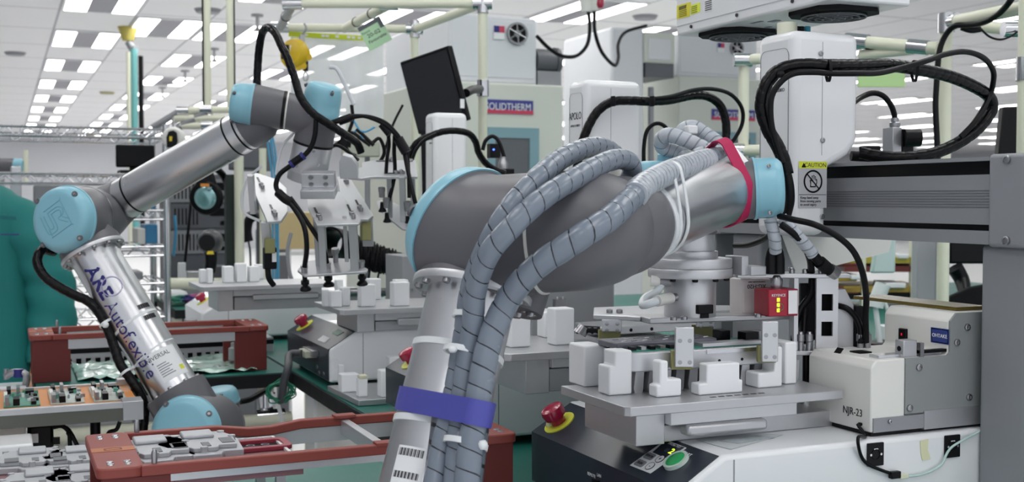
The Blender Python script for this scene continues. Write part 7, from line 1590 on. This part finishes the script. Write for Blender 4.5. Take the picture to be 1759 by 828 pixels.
# tray inside the near red frame
ytb = f1.y-.035
zt3 = onY(470, 753, ytb).z
e1 = onY(470, 753, ytb); e2 = onZ(535, 797, zt3); e0 = e1
print('tray3', zt3, e1, e2)
t3 = thing('casting_tray', ((e0.x+e1.x)/2, (e1.y+e2.y)/2, TAB), 'plum tray with a white rim inside the near red frame, holding two castings', 'tray')
tx0, tx1, ty0, ty1 = f1.x+.062, e1.x, max(e2.y, 1.30), e1.y
G().box(tx0, tx1, ty0, ty1, zt3-.012, zt3).obj('bed', PLUM, t3); G().holeplate([(tx0, ty0), (tx1, ty0), (tx1, ty1), (tx0, ty1)], [(tx0+.004, ty0+.004), (tx1-.004, ty0+.004), (tx1-.004, ty1-.004), (tx0+.004, ty1-.004)], (0, 0, zt3), EX, EY, .004).obj('rim', WHT, t3)
for x in (tx0+.02, tx1-.03):
    for y in (ty0+.02, ty1-.03): G().box(x, x+.012, y, y+.012, TAB, zt3-.012).obj('foot', ALU, t3)
for px, py, s, lb_ in ((258, 786, 1.55, 'grey casting in the near red frame, next to its left end plate'), (340, 776, 1.55, 'grey casting in the middle of the tray inside the near red frame')): q = onZ(px, py, zt3); casting((q.x, q.y, zt3), s, lb_)
q = onZ(430, 770, zt3); G().holeplate(rrect(.105, .060, .010, 3, q.x, q.y), rrect(.085, .040, .008, 3, q.x, q.y), (0, 0, zt3+.0003), EX, EY, .006).obj('pocket_rim', mat('pocket_red', C('8e2f3f'), .4), t3, bev=.001); G().box(q.x-.040, q.x+.040, q.y-.018, q.y+.018, zt3+.0003, zt3+.001).obj('pocket_floor', BLKM, t3)
for dx in (-.02, 0, .02): G().pipe((q.x+dx, q.y, zt3+.001), (q.x+dx, q.y, zt3+.004), .006, .004, 14).obj('pocket_ring', GALD, t3)
q = onZ(304, 792, zt3); G().box(q.x-.008, q.x+.010, q.y-.008, q.y+.008, zt3+.0003, zt3+.004).obj('tan_pad', OLIVE, t3)
# white boxes and a black fan unit at the lower left corner
wbx = thing('white_enclosure', onZ(20, 760, .80), 'stepped white enclosure at the left edge below the orange conveyor', 'enclosure')
a, b = D(-60, 760, 2.15), D(45, 716, 2.15); M = Matrix.Translation((0, 0, 0))
G().box(a.x, b.x, b.y, b.y+.12, .70, b.z).obj('upper_box', WHD, wbx, bev=.004); a, b = D(-60, 790, 2.0), D(57, 762, 2.0); G().box(a.x, b.x, b.y, b.y+.10, .70, b.z).obj('lower_box', WHT, wbx, bev=.004)
fu = thing('fan_unit', D(72, 760, 2.2), 'black fan unit with curved lead beside the white enclosure', 'fan unit')
a, b = D(48, 776, 2.2), D(92, 728, 2.2); G().box(a.x, b.x, b.y, b.y+.06, a.z, b.z).obj('housing', BLK, fu, bev=.006); G().box(a.x+.005, a.x+.018, b.y-.004, b.y, a.z+.02, b.z-.016).obj('white_plate', PAPER, fu)
for k in range(2): cable([(92, 734, 2.19), (106, 732, 2.19), (118, 742-k*3, 2.19), (120+k*10, 760, 2.19), (121+k*16, 776, 2.19)], .004, BLK, fu)
G().sph(D(119, 744, 2.185), .006, (1, 1, 1), 8).obj('zip_tie', BLK, fu); G().box(-.006, .006, -.006, .006, -.006, .006, Matrix.Translation(D(97, 757, 2.19))).obj('latch', BLK, fu)
pn = thing('white_cabinet', onZ(170, 760, .5), 'long white cabinet below and behind the orange conveyor', 'cabinet')
a, b = D(-60, 735, 2.75), D(240, 722, 2.75); G().box(a.x, b.x, a.y, a.y+.10, 0, D(100, 716, 2.75).z).obj('cabinet_body', WHT, pn, bev=.004); G().box(a.x, b.x, a.y-.004, a.y, D(100, 748, 2.75).z-.006, D(100, 748, 2.75).z).obj('cabinet_groove', GINK, pn)
cable([(206, 724, 2.25), (200, 738, 2.25), (188, 742, 2.25), (183, 752, 2.25)], .004, BLK, cv)
# leads under the rear bench
ld = thing('power_lead', D(440, 690, 2.75), 'black and white leads hanging under the bench beside the robot base', 'lead')
G().tube([D(412, 690, 2.70), D(430, 686, 2.72), D(448, 676, 2.76), D(462, 668, 2.80)], .007, 10).obj('lead', BLK, ld); G().tube([D(462, 672, 2.8), D(475, 690, 2.8), D(483, 715, 2.8), D(486, 740, 2.8)], .005, 8).obj('lead', WIRE, ld)
G().tube([D(475, 810, 1.95), D(560, 806, 1.95), D(640, 802, 1.95), D(690, 796, 1.95)], .005, 8).obj('lead', BLK, ld)

# ------------------------------------------------------------------ low slotted rack behind the rear bench
q0_, q1_ = onY(100, 600, 3.28), onY(470, 600, 3.28)
cr2 = thing('component_rack', ((q0_.x+q1_.x)/2, 3.3, 0), 'low grey component rack with a row of dark slots behind the rear red frame', 'rack')
G().box(q0_.x, q1_.x, 3.28, 3.42, .55, onY(200, 592, 3.28).z).obj('body', mat('rack_grey', C('b4b7bb'), .5, 0, .06, 20), cr2, bev=.002)
zz_ = onY(200, 617, 3.28).z
for i in range(22): x = q0_.x+.02+i*.024; G().box(x, x+.013, 3.2785, 3.2805, zz_-.007, zz_+.007).obj('slot', BLK, cr2)
G().box(q0_.x, q1_.x, 3.279, 3.2805, onY(200, 604, 3.28).z, onY(200, 596, 3.28).z).obj('dark_band', BLKM, cr2)
for x in (q0_.x+.02, q1_.x-.04): G().box(x, x+.02, 3.30, 3.32, 0, .55).obj('leg', GAL, cr2)

# ------------------------------------------------------------------ more equipment standing on and behind the cluttered bench
eq = thing('equipment_rack', V((onY(345, 460, bY+.72).x, bY+.85, 0)), 'dark grey equipment rack with slotted fronts behind the cluttered bench', 'rack')
ea, eb = onY(288, 448, bY+.72), onY(398, 300, bY+.72)
G().box(ea.x, eb.x, bY+.72, bY+1.0, 0, eb.z).obj('housing', mat('rack_dark', C('63666c'), .5, 0, .06, 10), eq, bev=.004)
for i in range(3):
    z0 = ea.z+.03+i*(eb.z-ea.z-.04)/3; z1 = z0+(eb.z-ea.z-.04)/3-.012
    f = G().box(ea.x+.012, eb.x-.012, bY+.712, bY+.72, z0, z1).obj('front_panel', MATS['cabinet_door'] if i % 2 else GAL, eq, bev=.001)
    for k in range(7): G().box(ea.x+.03+k*.016, ea.x+.036+k*.016, bY+.7105, bY+.7125, z0+.015, z1-.015).obj('slot', BLKM, f)
    G().box(eb.x-.10, eb.x-.03, bY+.710, bY+.7125, z1-.05, z1-.015).obj('display', BLK, f); G().cyl((eb.x-.045, bY+.712, z0+.022), (eb.x-.045, bY+.704, z0+.022), .010, n=14).obj('knob', BLK, f)
cl = [('component_bin', 'pale bin of small parts on the bench, left of the hand scanner', 'bin', 326, 4.85, .08, .06, .045, WHD), ('solder_station', 'black bench station with a knob between the scanner and the keyboard', 'instrument', 398, 4.9, .09, .08, .07, BLKM), ('clear_tray', 'pale green tray on the bench beside the white roll', 'tray', 312, 4.72, .10, .05, .018, mat('tray_mint', C('a9cfc0'), .4)),
      ('acrylic_jig', 'clear upright jig plate in front of the tan carton', 'jig', 462, 5.0, .05, .04, .14, mat('acrylic', C('cfd6d8'), .2, alpha=.6)), ('power_strip', 'white power strip at the back of the cluttered bench', 'power strip', 500, 5.1, .24, .04, .025, WHT), ('metal_block', 'grey metal block on the bench just right of the hand scanner', 'block', 392, 4.75, .06, .05, .035, ALUD)]
for c_ in cl: item(*c_)
for k, (pts_, m_, lb_) in enumerate((([(330, 330), (326, 370), (322, 410), (318, 450)], BLK, 'black lead hanging beside the rack post under the silver forearm'), ([(300, 370), (302, 400), (298, 440)], MATS['tube_blue'], 'blue lead hanging by the chrome rack post'), ([(500, 400), (494, 430), (497, 465), (506, 495)], GAL, 'thin grey lead hanging left of the suction gripper base'))):
    o = G().tube([D(*p, 4.7 if k < 2 else 3.6) for p in pts_], .006, 8).obj('hanging_lead', m_, None); tag(o, lb_, 'lead')
# ------------------------------------------------------------------ groups shared by repeats
GR = {'fixture table': 'fixture tables on the desktop robots', 'casting': 'grey castings on the plum trays', 'circuit board': 'circuit boards on the orange conveyor', 'carrier frame': 'red-brown carrier frames', 'fitting': 'steel fittings behind the fixture blocks', 'oven': 'drying ovens along the back',
      'robot arm': 'robot arms with pale blue joint lids', 'monitor': 'black monitors around the cell', 'workbench': 'green topped workbenches', 'pipe rack': 'cream pipe racks', 'desktop robot': 'white desktop robots on the bench', 'wires': 'wire tangles on the cluttered bench', 'sprinkler': 'ceiling sprinkler heads', 'ceiling fitting': 'round ceiling fittings',
      'pole': 'cream poles hanging from the ceiling', 'lead': 'loose hanging leads', 'tool balancer': 'spring tool balancers', 'machine cover': 'grey sheet metal covers'}
for o in bpy.data.objects:
    if o.parent is None and o.get('category') in GR: o['group'] = GR[o['category']]
